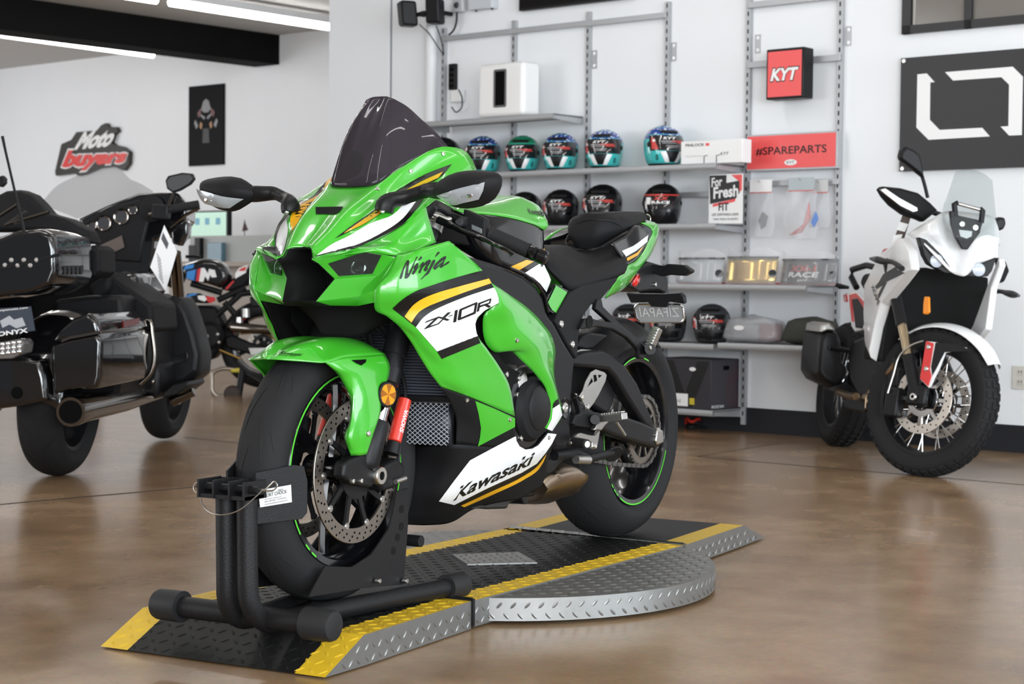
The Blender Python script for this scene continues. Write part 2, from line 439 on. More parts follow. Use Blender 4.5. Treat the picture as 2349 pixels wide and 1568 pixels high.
# round disc on a smaller black drum
dc, dr = V((-.898, -.055, 0)), .578
mb = MB(); zt = ZT - .004; nseg = 72
ring = [dc + V((dr * cos(2 * pi * k / nseg), dr * sin(2 * pi * k / nseg), 0)) for k in range(nseg)]
mb.prism([p + V((0, 0, .010)) for p in ring], V((0, 0, zt - .010)))
lugs(mb, dc + V((-dr, -dr, zt)), (1, .0, 0), (0, 1, 0), lambda u, v: math.hypot(u - dr, v - dr) < dr - .015 and abs(v - dr - .05) > .22, umax=2 * dr, vmax=2 * dr)
for k in range(int(2 * pi * dr / .034)):
    for r_ in range(2):
        a = 2 * pi * (k + .5 * r_) / int(2 * pi * dr / .034); n = V((cos(a), sin(a), 0)); t = V((-sin(a), cos(a), 0))
        c = dc + n * dr + V((0, 0, .022 + r_ * .026)); s_ = 1 if r_ else -1
        d = (t + V((0, 0, s_))).normalized(); w = n.cross(d); b = len(mb.v); L, W, h = .022, .007, .0016
        mb.v += [c - d * L / 2, c - d * L * .22 - w * W / 2, c + d * L * .22 - w * W / 2, c + d * L / 2, c + d * L * .22 + w * W / 2, c - d * L * .22 + w * W / 2, c - d * L * .25 + n * h, c + d * L * .25 + n * h]
        mb.f += [[b + q for q in f] for f in [(0, 1, 6), (1, 2, 7, 6), (2, 3, 7), (3, 4, 7), (4, 5, 6, 7), (5, 0, 6)]]; mb.m += [0] * 6
build('disc', mb, M['tread_alu'], turn, smooth=25)
build('drum', MB().lathe([(0, 0), (.50, 0), (.50, .012), (0, .012)], dc, (0, 0, 1), 48), M['satin_black'], turn)
# runway sections: near edge points, far edge points on the top; stripes are painted on
def section(name, A, B, Cc, D, tipA=None, tipD=None, z0=.006, nm='runway'):
    # A near front, B near rear, Cc far rear, D far front  (top corners, z given); tips on the floor
    mb = MB(); w = .078
    def strip(P, Q, R, S):      # near P->Q, far S->R : three bands across
        L1 = (S - P).length; L2 = (R - Q).length
        a, b = P.lerp(S, w / L1), Q.lerp(R, w / L2); c, d = P.lerp(S, 1 - w / L1), Q.lerp(R, 1 - w / L2)
        mb.add([P, Q, b, a], [(0, 1, 2, 3)], 2); mb.add([a, b, d, c], [(0, 1, 2, 3)], 1); mb.add([c, d, R, S], [(0, 1, 2, 3)], 2)
        ex, ey = (Q - P), (S - P); LW = ey.length
        lugs(mb, P, ex, ey, lambda u, v: .012 < u < ex.length - .012 and .012 < v < LW - .012, mats=lambda u, v: 2 if (v < w or v > LW - w) else 1, umax=ex.length, vmax=LW)
    def side(P, Q, zb):
        p2, q2 = V((P.x, P.y, zb)), V((Q.x, Q.y, zb)); mb.add([P, Q, q2, p2], [(0, 1, 2, 3)], 0)
    strip(B, A, D, Cc) if False else strip(A, B, Cc, D)
    near, far = [A, B], [D, Cc]
    if tipA is not None: strip(tipA, A, D, tipD); near = [tipA] + near; far = [tipD] + far
    low = lambda p: V((p.x, p.y, z0))
    # skirts, ends and underside
    ring_top = near + far[::-1]
    nb = [low(p) if p is not tipA else p for p in near]; fb = [low(p) if p is not tipD else p for p in far]
    for P_, Q_ in ((near, nb), (far, fb)):
        for i in range(len(P_) - 1):
            f = [P_[i], P_[i + 1], Q_[i + 1], Q_[i]] if (P_[i] - Q_[i]).length > 1e-6 else [P_[i], P_[i + 1], Q_[i + 1]]
            mb.poly(f, 0)
            dx = P_[i + 1] - P_[i]; nn = V((0, 0, 1))
            out = V((-dx.y, dx.x, 0)).normalized()
            mid = (A + Cc) / 2
            if (P_[i] - mid).dot(out) < 0: out = -out
            e = V((dx.x, dx.y, 0)).normalized()
            ez = out.cross(e)
            o0 = V((P_[i].x, P_[i].y, z0)); Ln = V((dx.x, dx.y, 0)).length
            if ez.z < 0: o0 = V((P_[i + 1].x, P_[i + 1].y, z0)); e = -e; ez = -ez
            def reg(u, v, P_=P_, i=i, o0=o0, e=e, Ln=Ln):
                t = u / Ln; 
                za, zb_ = P_[i].z, P_[i + 1].z
                if (V((P_[i].x, P_[i].y, 0)) - V((o0.x, o0.y, 0))).length > 1e-6: za, zb_ = zb_, za
                return 0.012 < u < Ln - .012 and z0 + v < za + (zb_ - za) * t - .010
            lugs(mb, o0, e, ez, reg, pitch=.026, L=.021, W=.006, umax=Ln, vmax=.07)
    mb.poly([near[-1], far[-1], fb[-1], nb[-1]], 0)
    if tipA is None: mb.poly([near[0], nb[0], fb[0], far[0]], 0)
    mb.poly(nb + fb[::-1], 0)
    return build(name, mb, [M['tread_alu'], M['tread_black'], M['tread_yellow']], turn, smooth=20)
j1, j2 = V((-.309, .198, ZT)), V((-1.398, .262, ZT))
ax = (j1 - j2).normalized(); acr = V((ax.y, -ax.x, 0)) * .604
section('runway_section', j1 - ax * .006, j2 + ax * .006, j2 + ax * .006 + acr, j1 - ax * .006 + acr)
a1 = V((.165, .209, ZT)); t1 = V((.303, .206, .004)); axf = (a1 - j1).normalized(); acf = V((axf.y, -axf.x, 0)) * .610
section('front_ramp', a1, j1 + axf * .006, j1 + axf * .006 + acf, a1 + acf, t1, t1 + acf, .003)
c2 = V((-1.884, .248, ZT)); r2 = V((-2.085, .240, .006)); axr = (c2 - j2).normalized(); acr2 = V((-axr.y, axr.x, 0)) * .604
section('rear_ramp', c2, j2 + axr * .006, j2 + axr * .006 + acr2, c2 + acr2, r2, r2 + acr2, .005)
# hinges
def hinge(p, q, m, n):
    mb = MB()
    for i in range(n):
        a, b = p.lerp(q, i / n + .0015), p.lerp(q, (i + 1) / n - .0015); mb.cyl(a, b, .0065, n=10)
    mb.box((-.0045, -.002, -.062), (.0045, .0045, .004), M=Matrix.Translation(p))
    build('hinge', mb, m, turn)
hinge(j2 + V((0, 0, .001)), j2 + acr + V((0, 0, .001)), mat('worn hinge steel', (.25, .25, .25), .3, metal=1.0, noise_amt=.6, noise_scale=25), 12)
hinge(j1 + V((0, 0, .001)), j1 + acf + V((0, 0, .001)), M['satin_black'], 12)
q = [at_z(*p, ZT) for p in ((1037, 1273), (1190, 1268), (1232, 1292), (1072, 1296))]
mb = MB().prism(q, V((0, 0, .0035)))
lugs(mb, q[0] + V((0, 0, .0035)), q[1] - q[0], q[3] - q[0], lambda u, v: .01 < u < .185 and .01 < v < .165, pitch=.022, L=.018, W=.005, umax=.19, vmax=.17) if (q[1] - q[0]).cross(q[3] - q[0]).z > 0 else lugs(mb, q[0] + V((0, 0, .0035)), q[3] - q[0], q[1] - q[0], lambda u, v: .01 < u < .165 and .01 < v < .185, pitch=.022, L=.018, W=.005, umax=.17, vmax=.19)
for p in q:
    mb.lathe([(0, .0055), (.004, .005), (.005, .0035)], p.lerp((q[0] + q[2]) / 2, .1), (0, 0, 1), 10)
build('cover_plate', mb, M['tread_alu'], turn, smooth=20)

# ------------------------------------------------------------------ wheel chock stand
M['powder'] = mat('black powder coated tube', (.008, .008, .009), .5, spec=.25, bump=.4, noise_scale=260)
M['cap'] = mat('black rubber end cap', (.014, .014, .015), .6, spec=.3)
chock = thing('wheel_chock', 'black tubular front wheel chock holding the green motorcycle upright on the turntable', 'wheel chock', (.1, 0, ZT))
zc_ = .107
cl, cr_ = at_x(392, 1389, .285), at_x(733, 1430, .285)
cl.z = cr_.z = (cl.z + cr_.z) / 2; zx = cl.z
build('cross_tube', MB().cyl(cl, cr_, .0235, n=24), M['powder'], chock)
for p, q_ in ((cl, cr_), (cr_, cl)):
    d = (p - q_).normalized()
    build('end_cap', MB().tube([p - d * .035, p - d * .034, p + d * .03, p + d * .038, p + d * .041], [.024, .035, .034, .031, .022], 24), M['cap'], chock)
for s in (1, -1):
    end = V((-.335, s * .128 if s > 0 else -.135, .0945))
    top = V((.338, s * .028 - .002, .372)); 
    path = [top, V((.337, s * .028, .20))]
    for k in range(1, 9):
        a = pi / 2 * k / 8; R_ = .085
        path.append(V((.337 - R_ * (1 - cos(a)), s * (.028 + .008 * k / 8), .18 - R_ * sin(a))))
    path += [V((.20, s * .044, .0945)), end]
    build('frame_tube', MB().tube(path, .0225, 20), M['powder'], chock)
    d = (end - V((.20, s * .044, .0945))).normalized()
    build('end_cap', MB().tube([end - d * .03, end - d * .029, end + d * .03, end + d * .036, end + d * .039], [.023, .032, .032, .029, .02], 24), M['cap'], chock)
    # guide plates beside the tyre at the top
    pl = [V((.325, s * .036, .315)), V((.325, s * .036, .425)), V((.245, s * .076, .437)), V((.215, s * .080, .432)), V((.205, s * .082, .40)), V((.205, s * .082, .33)), V((.222, s * .08, .318))]
    guide = build('guide_plate', MB().prism(pl, V((0, s * .005, 0))), M['powder'], chock, bevel=.001)
    if s > 0: guide_left = guide
    # cradle side plates behind the wheel
    cp = [z4(*p, .088) for p in ((1102, 850), (1166, 830), (1166, 1040), (1142, 1372), (900, 1395), (610, 1442), (640, 1380), (700, 1268), (850, 1275), (960, 1205), (1058, 1060), (1092, 930))]
    cp = [V((p.x, s * .088, max(p.z, .078))) for p in cp]
    build('cradle_plate', MB().prism(cp, V((0, -s * .004, 0))), M['powder'], chock)
    for hx, hy in ((1130, 948), (1128, 1045), (1108, 1107), (1085, 1182)):
        c = z4(hx, hy, .088); c.y = s * .088
        build('hole', MB().lathe([(0, 0), (.0095, .0), (.0095, .0008), (0, .0008)], c, (0, s, 0), 16), M['deep_black'], chock)
    c1, c2_ = z4(990, 1350, .094), z4(1143, 1350, .094)
    for c in (c1, c2_):
        c.y = s * .092
        build('bolt', MB().lathe([(0, .012), (.005, .012), (.0065, .009), (.0065, 0)], c, (0, s, 0), 12), M['steel'], chock)
build('cradle_trough', MB().prism([V((.16, -.084, .085)), V((.16, .084, .085)), V((-.30, .084, .085)), V((-.30, -.084, .085))], V((0, 0, .008))), M['powder'], chock)
build('roller', MB().cyl((-.255, -.086, .21), (-.255, .086, .21), .014), M['powder'], chock)
# pivot block in front with its pin, lanyard and label
blk = MB()
blk.box((.325, -.062, .373), (.392, .062, .382))
for y in (-.062, -.022, .020, .058): blk.box((.318, y, .373), (.395, y + .004, .412))
blk.box((.318, -.062, .373), (.322, .062, .41))
build('pivot_block', blk, M['powder'], chock, bevel=.0008)
build('pivot_pin', MB().cyl((.372, -.075, .395), (.372, .086, .395), .009), M['satin_black'], chock)
clip = [h for h in (V((.372, .086, .397)), V((.372, .10, .398)), V((.37, .112, .408)), V((.37, .124, .416)), V((.37, .130, .409)), V((.37, .122, .399)), V((.37, .108, .396)), V((.372, .09, .395)))]
build('spring_clip', MB().tube(spline(clip, 40), .0016, 8), M['steel'], chock)
lan = [V((.372, -.077, .394)), V((.376, -.07, .375)), V((.392, -.04, .349)), V((.398, .0, .341)), V((.392, .045, .352)), V((.378, .08, .382)), V((.372, .092, .395))]
build('lanyard', MB().tube(spline(lan, 60), .0013, 8), M['steel'], chock)
build('ring', MB().tube([V((.374, -.078, .390)) + V((0, cos(a) * .011, sin(a) * .011 )) for a in [2 * pi * k / 20 for k in range(20)]], .0012, 6, closed=True), M['steel'], chock)

# ------------------------------------------------------------------ wheels (shared builders)
M['groove'] = mat('tyre groove', (.003, .003, .003), .8)
M['void'] = mat('dark hole', (.002, .002, .002), .9, spec=.1)
def tyre_mb(c, ax, R, w, rim, slashes=(), ref=V((1, 0, 0)), nseg=96, crown=.75, amax=78):
    c, ax = V(c), V(ax).normalized(); u = (V(ref) - ax * V(ref).dot(ax)).normalized(); v = ax.cross(u)
    def sp(th, a):
        a = radians(a); r = R - crown * (w / 2) * (1 - cos(a)); return c + (u * cos(th) + v * sin(th)) * r + ax * (w / 2 * sin(a))
    def sn(th, a):
        a = radians(a); return ((u * cos(th) + v * sin(th)) * cos(a) + ax * sin(a)).normalized()
    prof = []
    A = [-amax + 2 * amax * i / 18 for i in range(19)]
    pr = [(R - crown * (w / 2) * (1 - cos(radians(a))), w / 2 * sin(radians(a))) for a in A]
    rl, hl = pr[0]
    lo = [(rim - .004, -w * .36), (rim + .006, -w * .39), (rl + (rim - rl) * .6, -w * .47), (rl + (rim - rl) * .25, -w * .50)]
    prof = lo + pr + [(r, -h) for r, h in lo[::-1]]
    mb = MB().lathe(prof, c, ax, nseg, ref=u)
    for (t0, a0, t1, a1, wd, bend) in slashes:
        n = 7; L_, R_ = [], []
        for i in range(n):
            s = i / (n - 1); th = t0 + (t1 - t0) * s; a = a0 + (a1 - a0) * s + bend * sin(pi * s)
            p = sp(th, a) + sn(th, a) * .0009
            q = sp(t0 + (t1 - t0) * (s + .02), a0 + (a1 - a0) * (s + .02) + bend * sin(pi * (s + .02)))
            d = (q - sp(th, a)).normalized(); sd = d.cross(sn(th, a)) * (wd / 2 * (sin(pi * min(max(s, .04), .96)) ** .6))
            L_.append(p - sd); R_.append(p + sd)
        mb.grid([L_, R_], 1)
    return mb
def ring_plate(c, ax, r0, r1, th, holes, ref=V((1, 0, 0)), n=72, wave=0.0):
    c, ax = V(c), V(ax).normalized(); u = (V(ref) - ax * V(ref).dot(ax)).normalized(); v = ax.cross(u)
    mb = MB().lathe([(r0, -th / 2), (r1 - .001, -th / 2), (r1, -th / 2 + .001), (r1, th / 2 - .001), (r1 - .001, th / 2), (r0, th / 2)], c, ax, n, closed_prof=True, ref=u)
    for r, a, hr in holes:
        p = c + (u * cos(a) + v * sin(a)) * r
        for s in (1, -1):
            mb.lathe([(0, th / 2 + .0004), (hr, th / 2 + .0004), (hr, th / 2 - .0004)], p, ax * s, 10, mi=1)
    return mb
def tpt(c, ax, ref, r, a, h=0.0):
    ax = V(ax).normalized(); u = (V(ref) - ax * V(ref).dot(ax)).normalized(); v = ax.cross(u)
    return V(c) + (u * cos(a) + v * sin(a)) * r + ax * h
def spoke_mb(c, ax, ref, a0, a1, r0, r1, w0, w1, t, h0=0.0, h1=0.0):
    # one cast spoke, tapering from the hub to the rim
    rows = []
    for i in range(7):
        s = i / 6; r = r0 + (r1 - r0) * s; a = a0 + (a1 - a0) * s; w = w0 + (w1 - w0) * s - .006 * sin(pi * s); h = h0 + (h1 - h0) * s
        da = w / 2 / max(r, .03)
        rows.append([tpt(c, ax, ref, r, a - da, h), tpt(c, ax, ref, r, a - da * .55, h + t / 2), tpt(c, ax, ref, r, a + da * .55, h + t / 2), tpt(c, ax, ref, r, a + da, h), tpt(c, ax, ref, r, a + da * .55, h - t / 2), tpt(c, ax, ref, r, a - da * .55, h - t / 2)])
    return MB().grid(rows, 0, True)

bike = thing('sport_motorcycle', 'green sport motorcycle with white and yellow stripes standing on the round turntable', 'motorcycle', (-.75, 0, ZT))
FW = V((0, 0, .402)); RW = V((-1.45, 0, .390)); YA = V((0, 1, 0))
def seg_arc(c, r0, r1, h, a0, a1, mb, n=40, mi=0, th=.0006):
    mb.lathe([(r0, h), (r1, h), (r1, h + th), (r0, h + th)], c, YA, n, a0=a0, a1=a1, closed_prof=True, mi=mi)
# --- front wheel
sl = []
rnd = random.Random(3)
for k in range(13):
    t = 2 * pi * k / 13
    sl += [(t, 6, t + .36, 28, .0075, 6), (t + .24, -6, t + .60, -28, .0075, -6), (t + .10, 38, t + .26, 56, .005, 2), (t + .34, -38, t + .50, -56, .005, -2)]
fwp = build('front_wheel', MB().lathe([(.205, -.046), (.2205, -.049), (.2225, -.046), (.2205, -.041), (.205, -.034), (.198, 0), (.205, .034), (.2205, .041), (.2225, .046), (.2205, .049), (.205, .046), (.196, .03), (.191, 0), (.196, -.03)], FW, YA, 96, closed_prof=True), M['gloss_black'], bike)
build('tyre', tyre_mb(FW, YA, .302, .121, .219, sl), [M['rubber'], M['groove']], fwp)
hub = MB().lathe([(0, -.058), (.03, -.058), (.034, -.04), (.028, -.015), (.028, .015), (.034, .04), (.03, .058), (0, .058)], FW, YA, 32)
build('hub', hub, M['gloss_black'], fwp)
for k in range(6):
    a = 2 * pi * k / 6 + .25
    build('spoke', spoke_mb(FW, YA, (1, 0, 0), a, a + .16, .026, .200, .036, .030, .018, .0, .0), M['gloss_black'], fwp, smooth=30)
tape = MB()
seg_arc(FW, .2165, .2203, .0487, radians(-200), radians(35), tape)          # leaves a gap with dashes and lettering at the lower front
for a in (46, 54): seg_arc(FW, .2165, .2203, .0487, radians(a - 2.6), radians(a + 2.6), tape, 6)
for a in (129, 137, 145, 153): pass
rim_tape = build('rim_tape', tape, M['rim_green'], fwp)
for s in (1, -1):
    dcn = FW + YA * (.072 * s)
    holes = []
    for k in range(36):
        a = 2 * pi * k / 36
        holes += [(.158, a, .0028), (.149, a + .06, .0028), (.140, a + .115, .0028)] if k % 2 == 0 else [(.154, a + .02, .0028), (.1445, a + .08, .0028)]
    dsk = build('brake_disc', ring_plate(dcn, YA, .131, .165, .0052, holes), [M['rotor'], M['void']], fwp, smooth=30)
    cm = MB()
    cm.lathe([(.034, -.004), (.062, -.004), (.064, .004), (.034, .004)], dcn, YA, 40, closed_prof=True)
    for k in range(10):
        a = 2 * pi * k / 10
        cm.grid(spoke_mb(dcn, YA, (1, 0, 0), a - .13, a, .058, .127, .013, .017, .006).v and [[tpt(dcn, YA, (1, 0, 0), r, a + o - .13 * (1 - q), h) for o, h in ((-w / r, -.003), (-w / r, .003), (w / r, .003), (w / r, -.003))] for q, r, w in ((0, .058, .008), (.5, .09, .006), (.85, .118, .006), (1, .129, .010))], 0, True)
    build('disc_carrier', cm, M['satin_black'], dsk)
    bt = MB()
    for k in range(10):
        p = tpt(dcn, YA, (1, 0, 0), .1275, 2 * pi * k / 10, .0)
        build('disc_bobbin', MB().lathe([(0, .0055), (.0035, .0055), (.004, .0045), (.0075, .0045), (.0085, .003), (.0085, -.003)], p, YA * s, 14), M['alu'], dsk)
# --- rear wheel
sl = []
for k in range(11):
    t = 2 * pi * k / 11
    sl += [(t, 8, t + .40, 34, .009, 6), (t + .28, -8, t + .68, -34, .009, -6), (t + .12, 46, t + .30, 62, .004, 2), (t + .4, -46, t + .58, -62, .004, -2)]
rwp = build('rear_wheel', MB().lathe([(.205, -.078), (.2205, -.081), (.2225, -.078), (.2205, -.072), (.203, -.062), (.195, 0), (.203, .062), (.2205, .072), (.2225, .078), (.2205, .081), (.205, .078), (.193, .05), (.188, 0), (.193, -.05)], RW, YA, 96, closed_prof=True), M['gloss_black'], bike)
build('tyre', tyre_mb(RW, YA, .321, .192, .219, sl), [M['rubber'], M['groove']], rwp)
build('hub', MB().lathe([(0, -.07), (.04, -.07), (.045, -.04), (.034, -.01), (.045, .05), (.06, .06), (.06, .075), (0, .075)], RW, YA, 32), M['gloss_black'], rwp)
for k in range(6):
    a = 2 * pi * k / 6 + .1
    build('spoke', spoke_mb(RW, YA, (1, 0, 0), a, a + .14, .03, .198, .042, .034, .02), M['gloss_black'], rwp, smooth=30)
tape = MB(); seg_arc(RW, .2165, .2203, .0807, radians(-110), radians(35), tape); seg_arc(RW, .2165, .2203, .0807, radians(60), radians(160), tape)
for a in (43, 49, 54): seg_arc(RW, .2165, .2203, .0807, radians(a - 2), radians(a + 2), tape, 6)
build('rim_tape', tape, M['rim_green'], rwp)
# sprocket and chain on the left
SY = .098
sc = RW + YA * SY
sp = MB().lathe([(.078, -.003), (.100, -.003), (.100, .003), (.078, .003)], sc, YA, 60, closed_prof=True)
sp.lathe([(.028, -.003), (.046, -.003), (.046, .003), (.028, .003)], sc, YA, 40, closed_prof=True)
for k in range(10):
    a = 2 * pi * k / 10
    sp.grid([[tpt(sc, YA, (1, 0, 0), r, a + o / r, h) for o, h in ((-.0045, -.003), (-.0045, .003), (.0045, .003), (.0045, -.003))] for r in (.044, .06, .08)], 0, True)
for k in range(41):
    a = 2 * pi * k / 41
    sp.grid([[tpt(sc, YA, (1, 0, 0), r, a + o / r, h) for o, h in ((-w, -.003), (-w, .003), (w, .003), (w, -.003))] for r, w in ((.098, .0055), (.1035, .003), (.1065, .0015))], 0, True)
build('sprocket', sp, M['rotor'], rwp)
FS = V((-.80, SY, .455))                                # output sprocket behind the frame
cpts = []
R1, R2 = .1035, .042
d = FS - sc; L = math.hypot(d.x, d.z); base_a = math.atan2(d.z, d.x); off = math.acos((R1 - R2) / L)
def onc(c, r, a): return V((c.x + r * cos(a), SY, c.z + r * sin(a)))
arc1 = [onc(sc, R1, base_a + off + (2 * pi - 2 * off) * i / 30) for i in range(31)]
arc2 = [onc(FS, R2, base_a - off + (2 * off) * i / 12) for i in range(13)]
lower0, lower1 = arc1[-1], arc2[0]
low = [lower0.lerp(lower1, t) - V((0, 0, .018 * sin(pi * t))) for t in (.15, .3, .5, .7, .85)]
loop = arc1 + low + arc2
cl_ = spline(loop, 112, True, True)
ch = MB()
for i, p in enumerate(cl_):
    q_ = cl_[(i + 1) % len(cl_)]; dd = (q_ - p).normalized(); nn = dd.cross(YA)
    wd = .0085 if i % 2 else .0065
    for s in ((1, -1)):
        yo = YA * s * (wd)
        mid = (p + q_) / 2; Lh = (q_ - p).length * .62
        prof = [mid + dd * Lh * cx + nn * .0075 * cy for cx, cy in ((-1, 0), (-.75, .8), (-.3, .7), (.3, .7), (.75, .8), (1, 0), (.75, -.8), (.3, -.7), (-.3, -.7), (-.75, -.8))]
        ch.prism([x + yo for x in prof], YA * s * .0018)
    ch.cyl(p - YA * .009, p + YA * .009, .0042, n=8)
build('chain', ch, mat('grey drive chain', (.14, .135, .13), .42, metal=.8), bike)
rd = RW - YA * .09
build('rear_brake_disc', ring_plate(rd, YA, .085, .110, .005, [(.1, 2 * pi * k / 24, .003) for k in range(24)]), [M['rotor'], M['void']], rwp)
build('axle_nut', MB().lathe([(0, .155), (.012, .155), (.016, .150), (.016, .125)], V((RW.x, 0, RW.z)), YA, 6), M['steel'], bike)
# ------------------------------------------------------------------ bodywork of the green motorcycle
def L_(zf, pts): return [zf(*p) for p in pts]
def bvh_of(*mbs):
    vs, fs = [], []
    for m in mbs:
        o = len(vs); vs += m.v; fs += [[o + i for i in f] for f in m.f]
    return BVHTree.FromPolygons(vs, fs)
def flat_tris(poly, step):
    bm = bmesh.new()
    vs = [bm.verts.new((x, y, 0)) for x, y in poly]
    tess = tessellate_polygon([[V((x, y, 0)) for x, y in poly]])
    for t in tess:
        try: bm.faces.new([vs[i] for i in t])
        except ValueError: pass
    for _ in range(6):
        lo = [e for e in bm.edges if e.calc_length() > step]
        if not lo: break
        bmesh.ops.subdivide_edges(bm, edges=lo, cuts=1)
        bmesh.ops.triangulate(bm, faces=bm.faces)
    bm.verts.index_update()
    r = [(v.co.x, v.co.y) for v in bm.verts], [[v.index for v in f.verts] for f in bm.faces]
    bm.free(); return r
def drape(pts2, faces, bvh, off=.0012):
    hits = []
    gx = sum(p[0] for p in pts2) / len(pts2); gy = sum(p[1] for p in pts2) / len(pts2)
    for x, y in pts2:
        h = (None,)
        for t in (0, .01, .02, .03, .05, .07, .1, .14, .2, .3, .45):      # points just past the edge of the panel are drawn back onto it
            h = bvh.ray_cast(CAM, ray(x + (gx - x) * t, y + (gy - y) * t).normalized(), 30.0)
            if h[0] is not None: break
        hits.append(h)
    ds = sorted(h[3] for h in hits if h[0] is not None)
    if not ds: return MB()
    md = ds[len(ds) // 2]; out = []
    for (x, y), h in zip(pts2, hits):
        d = ray(x, y).normalized()
        if h[0] is None:
            q = bvh.find_nearest(CAM + d * md); co, no = q[0], q[1]
        else: co, no = h[0], h[1]
        if no.dot(d) > 0: no = -no
        out.append(co + no * off)
    return MB().add(out, faces)
def decal(name, poly, bvh, m, parent, step=14, off=.0012, mirror=False):
    v2, f = flat_tris(poly, step)
    mb = drape(v2, f, bvh, off)
    o = build(name, mb, m, parent, away=lambda c: c + (c - CAM) * .1)
    if mirror: build(name, mb.mirror(), m, parent, away=lambda c: c - V((.3, (1 if c.y > 0 else -1) * .3, .2)))
    return o
def sp2(pts, n=24):
    return [(p.x, p.y) for p in spline([V((x, y, 0)) for x, y in pts], n)]
_txt_cache = {}
def text_polys(s, shear=0.0, bold=0.0, space=1.0):
    k = (s, shear, bold, space)
    if k in _txt_cache: return _txt_cache[k]
    c = bpy.data.curves.new('t', 'FONT'); c.body = s; c.shear = shear; c.offset = bold; c.space_character = space; c.resolution_u = 3
    o = bpy.data.objects.new('t', c); COL.objects.link(o)
    dg = bpy.context.evaluated_depsgraph_get(); dg.update()
    me = bpy.data.meshes.new_from_object(o.evaluated_get(dg))
    vs = [(v.co.x, v.co.y) for v in me.vertices]; fs = [list(p.vertices) for p in me.polygons]
    bpy.data.objects.remove(o); bpy.data.curves.remove(c); bpy.data.meshes.remove(me)
    x0, x1 = min(v[0] for v in vs), max(v[0] for v in vs); y0, y1 = min(v[1] for v in vs), max(v[1] for v in vs)
    _txt_cache[k] = [((x - x0) / (x1 - x0), (y - y0) / (y1 - y0)) for x, y in vs], fs
    return _txt_cache[k]
def quad_map(q):      # bottom-left, bottom-right, top-right, top-left
    def f(u, v):
        a = [q[0][i] + (q[1][i] - q[0][i]) * u for i in (0, 1)]; b = [q[3][i] + (q[2][i] - q[3][i]) * u for i in (0, 1)]
        return a[0] + (b[0] - a[0]) * v, a[1] + (b[1] - a[1]) * v
    return f
def decal_text(name, s, quad, bvh, m, parent, shear=0.0, bold=0.0, off=.0022, space=1.0):
    vs, fs = text_polys(s, shear, bold, space); g = quad_map(quad)
    mb = drape([g(u, v) for u, v in vs], fs, bvh, off)
    return build(name, mb, m, parent, away=lambda c: c + (c - CAM) * .1)
def text_mb(s, o, ex, ey, th=.001, shear=0.0, bold=0.0, mi=0, space=1.0):
    # flat lettering standing on a face: o = lower left corner, ex/ey = full width and height vectors
    vs, fs = text_polys(s, shear, bold, space); n = V(ex).cross(V(ey)).normalized()
    return MB().add([V(o) + V(ex) * u + V(ey) * v + n * th for u, v in vs], fs, mi)
def stroke_px(pts, w0, w1=None, n=18, end=.25):
    # brush stroke outline in photo pixels
    c = spline([V((x, y, 0)) for x, y in pts], n); w1 = w0 if w1 is None else w1
    A, B = [], []
    for i, p in enumerate(c):
        t = (c[min(i + 1, n - 1)] - c[max(i - 1, 0)]).normalized(); s = i / (n - 1); w = (w0 + (w1 - w0) * s) / 2
        w *= min(1, end + s * 5, end + (1 - s) * 5)
        A.append((p.x - t.y * w, p.y + t.x * w)); B.append((p.x + t.y * w, p.y - t.x * w))
    return A + B[::-1]
def bolt(p, n, r=.0055, parent=None, m='steel', name='bolt'):
    n = V(n).normalized()
    mb = MB().lathe([(0, .0022), (r * .42, .0022), (r * .5, .004), (r * .85, .0035), (r, .001), (r, -.004)], p, n, 12)
    return build(name, mb, M[m], parent or bike)
def bolt_on(px, bvh, parent, r=.0055, m='steel', mirror=False):
    h = bvh.ray_cast(CAM, ray(*px).normalized(), 30.0)
    if h[0] is None: return
    n = h[1] if h[1].dot(ray(*px)) < 0 else -h[1]
    bolt(h[0], n, r, parent, m)
    if mirror: bolt(mirror_y(h[0]), mirror_y(n), r, parent, m)
inner = lambda c: V((c.x, 0, c.z - .1))
def side_parts(name, mb, m, solid=.003, **k):
    # the same panel on the left and on the right flank
    o = build(name, mb, m, bike, away=inner, solid=solid, **k)
    build(name, mb.mirror(), m, bike, away=inner, solid=solid, **k)
    return o
YZ = lambda p, y: V((p.x, y, p.z))

# --- upper cowl: top surface from the intake back to the windscreen
ctr = [f6(905, 165, .0), z1(770, 900, 0), z1(855, 765, 0), z1(975, 622, 0)]
uA = [f6(1010, 205, .034), z1(850, 900, .05), z1(960, 770, .058), z1(1128, 607, .060)]
uB = [f6(1025, 300, .040), z1(905, 935, .068), z1(1100, 760, .082), z1(1290, 500, .086)]
uC = [f6(1028, 325, .044), z1(960, 985, .090), z1(1200, 770, .130), z1(1400, 590, .116), z1(1590, 368, .139)]
uD = [f6(1030, 330, .047), z1(1010, 985, .108), z1(1200, 895, .149), z1(1315, 830, .169), z1(1440, 715, .183), z1(1600, 540, .166), z1(1725, 425, .155)]
uE = [f6(1032, 332, .049), z1(1040, 990, .116), z1(1220, 905, .157), z1(1330, 835, .177), z1(1450, 720, .191), z1(1620, 600, .180), z1(1760, 500, .168)]
cow = MB().loft([ctr, uA, uB, uC, uD, uE], 22, 20)
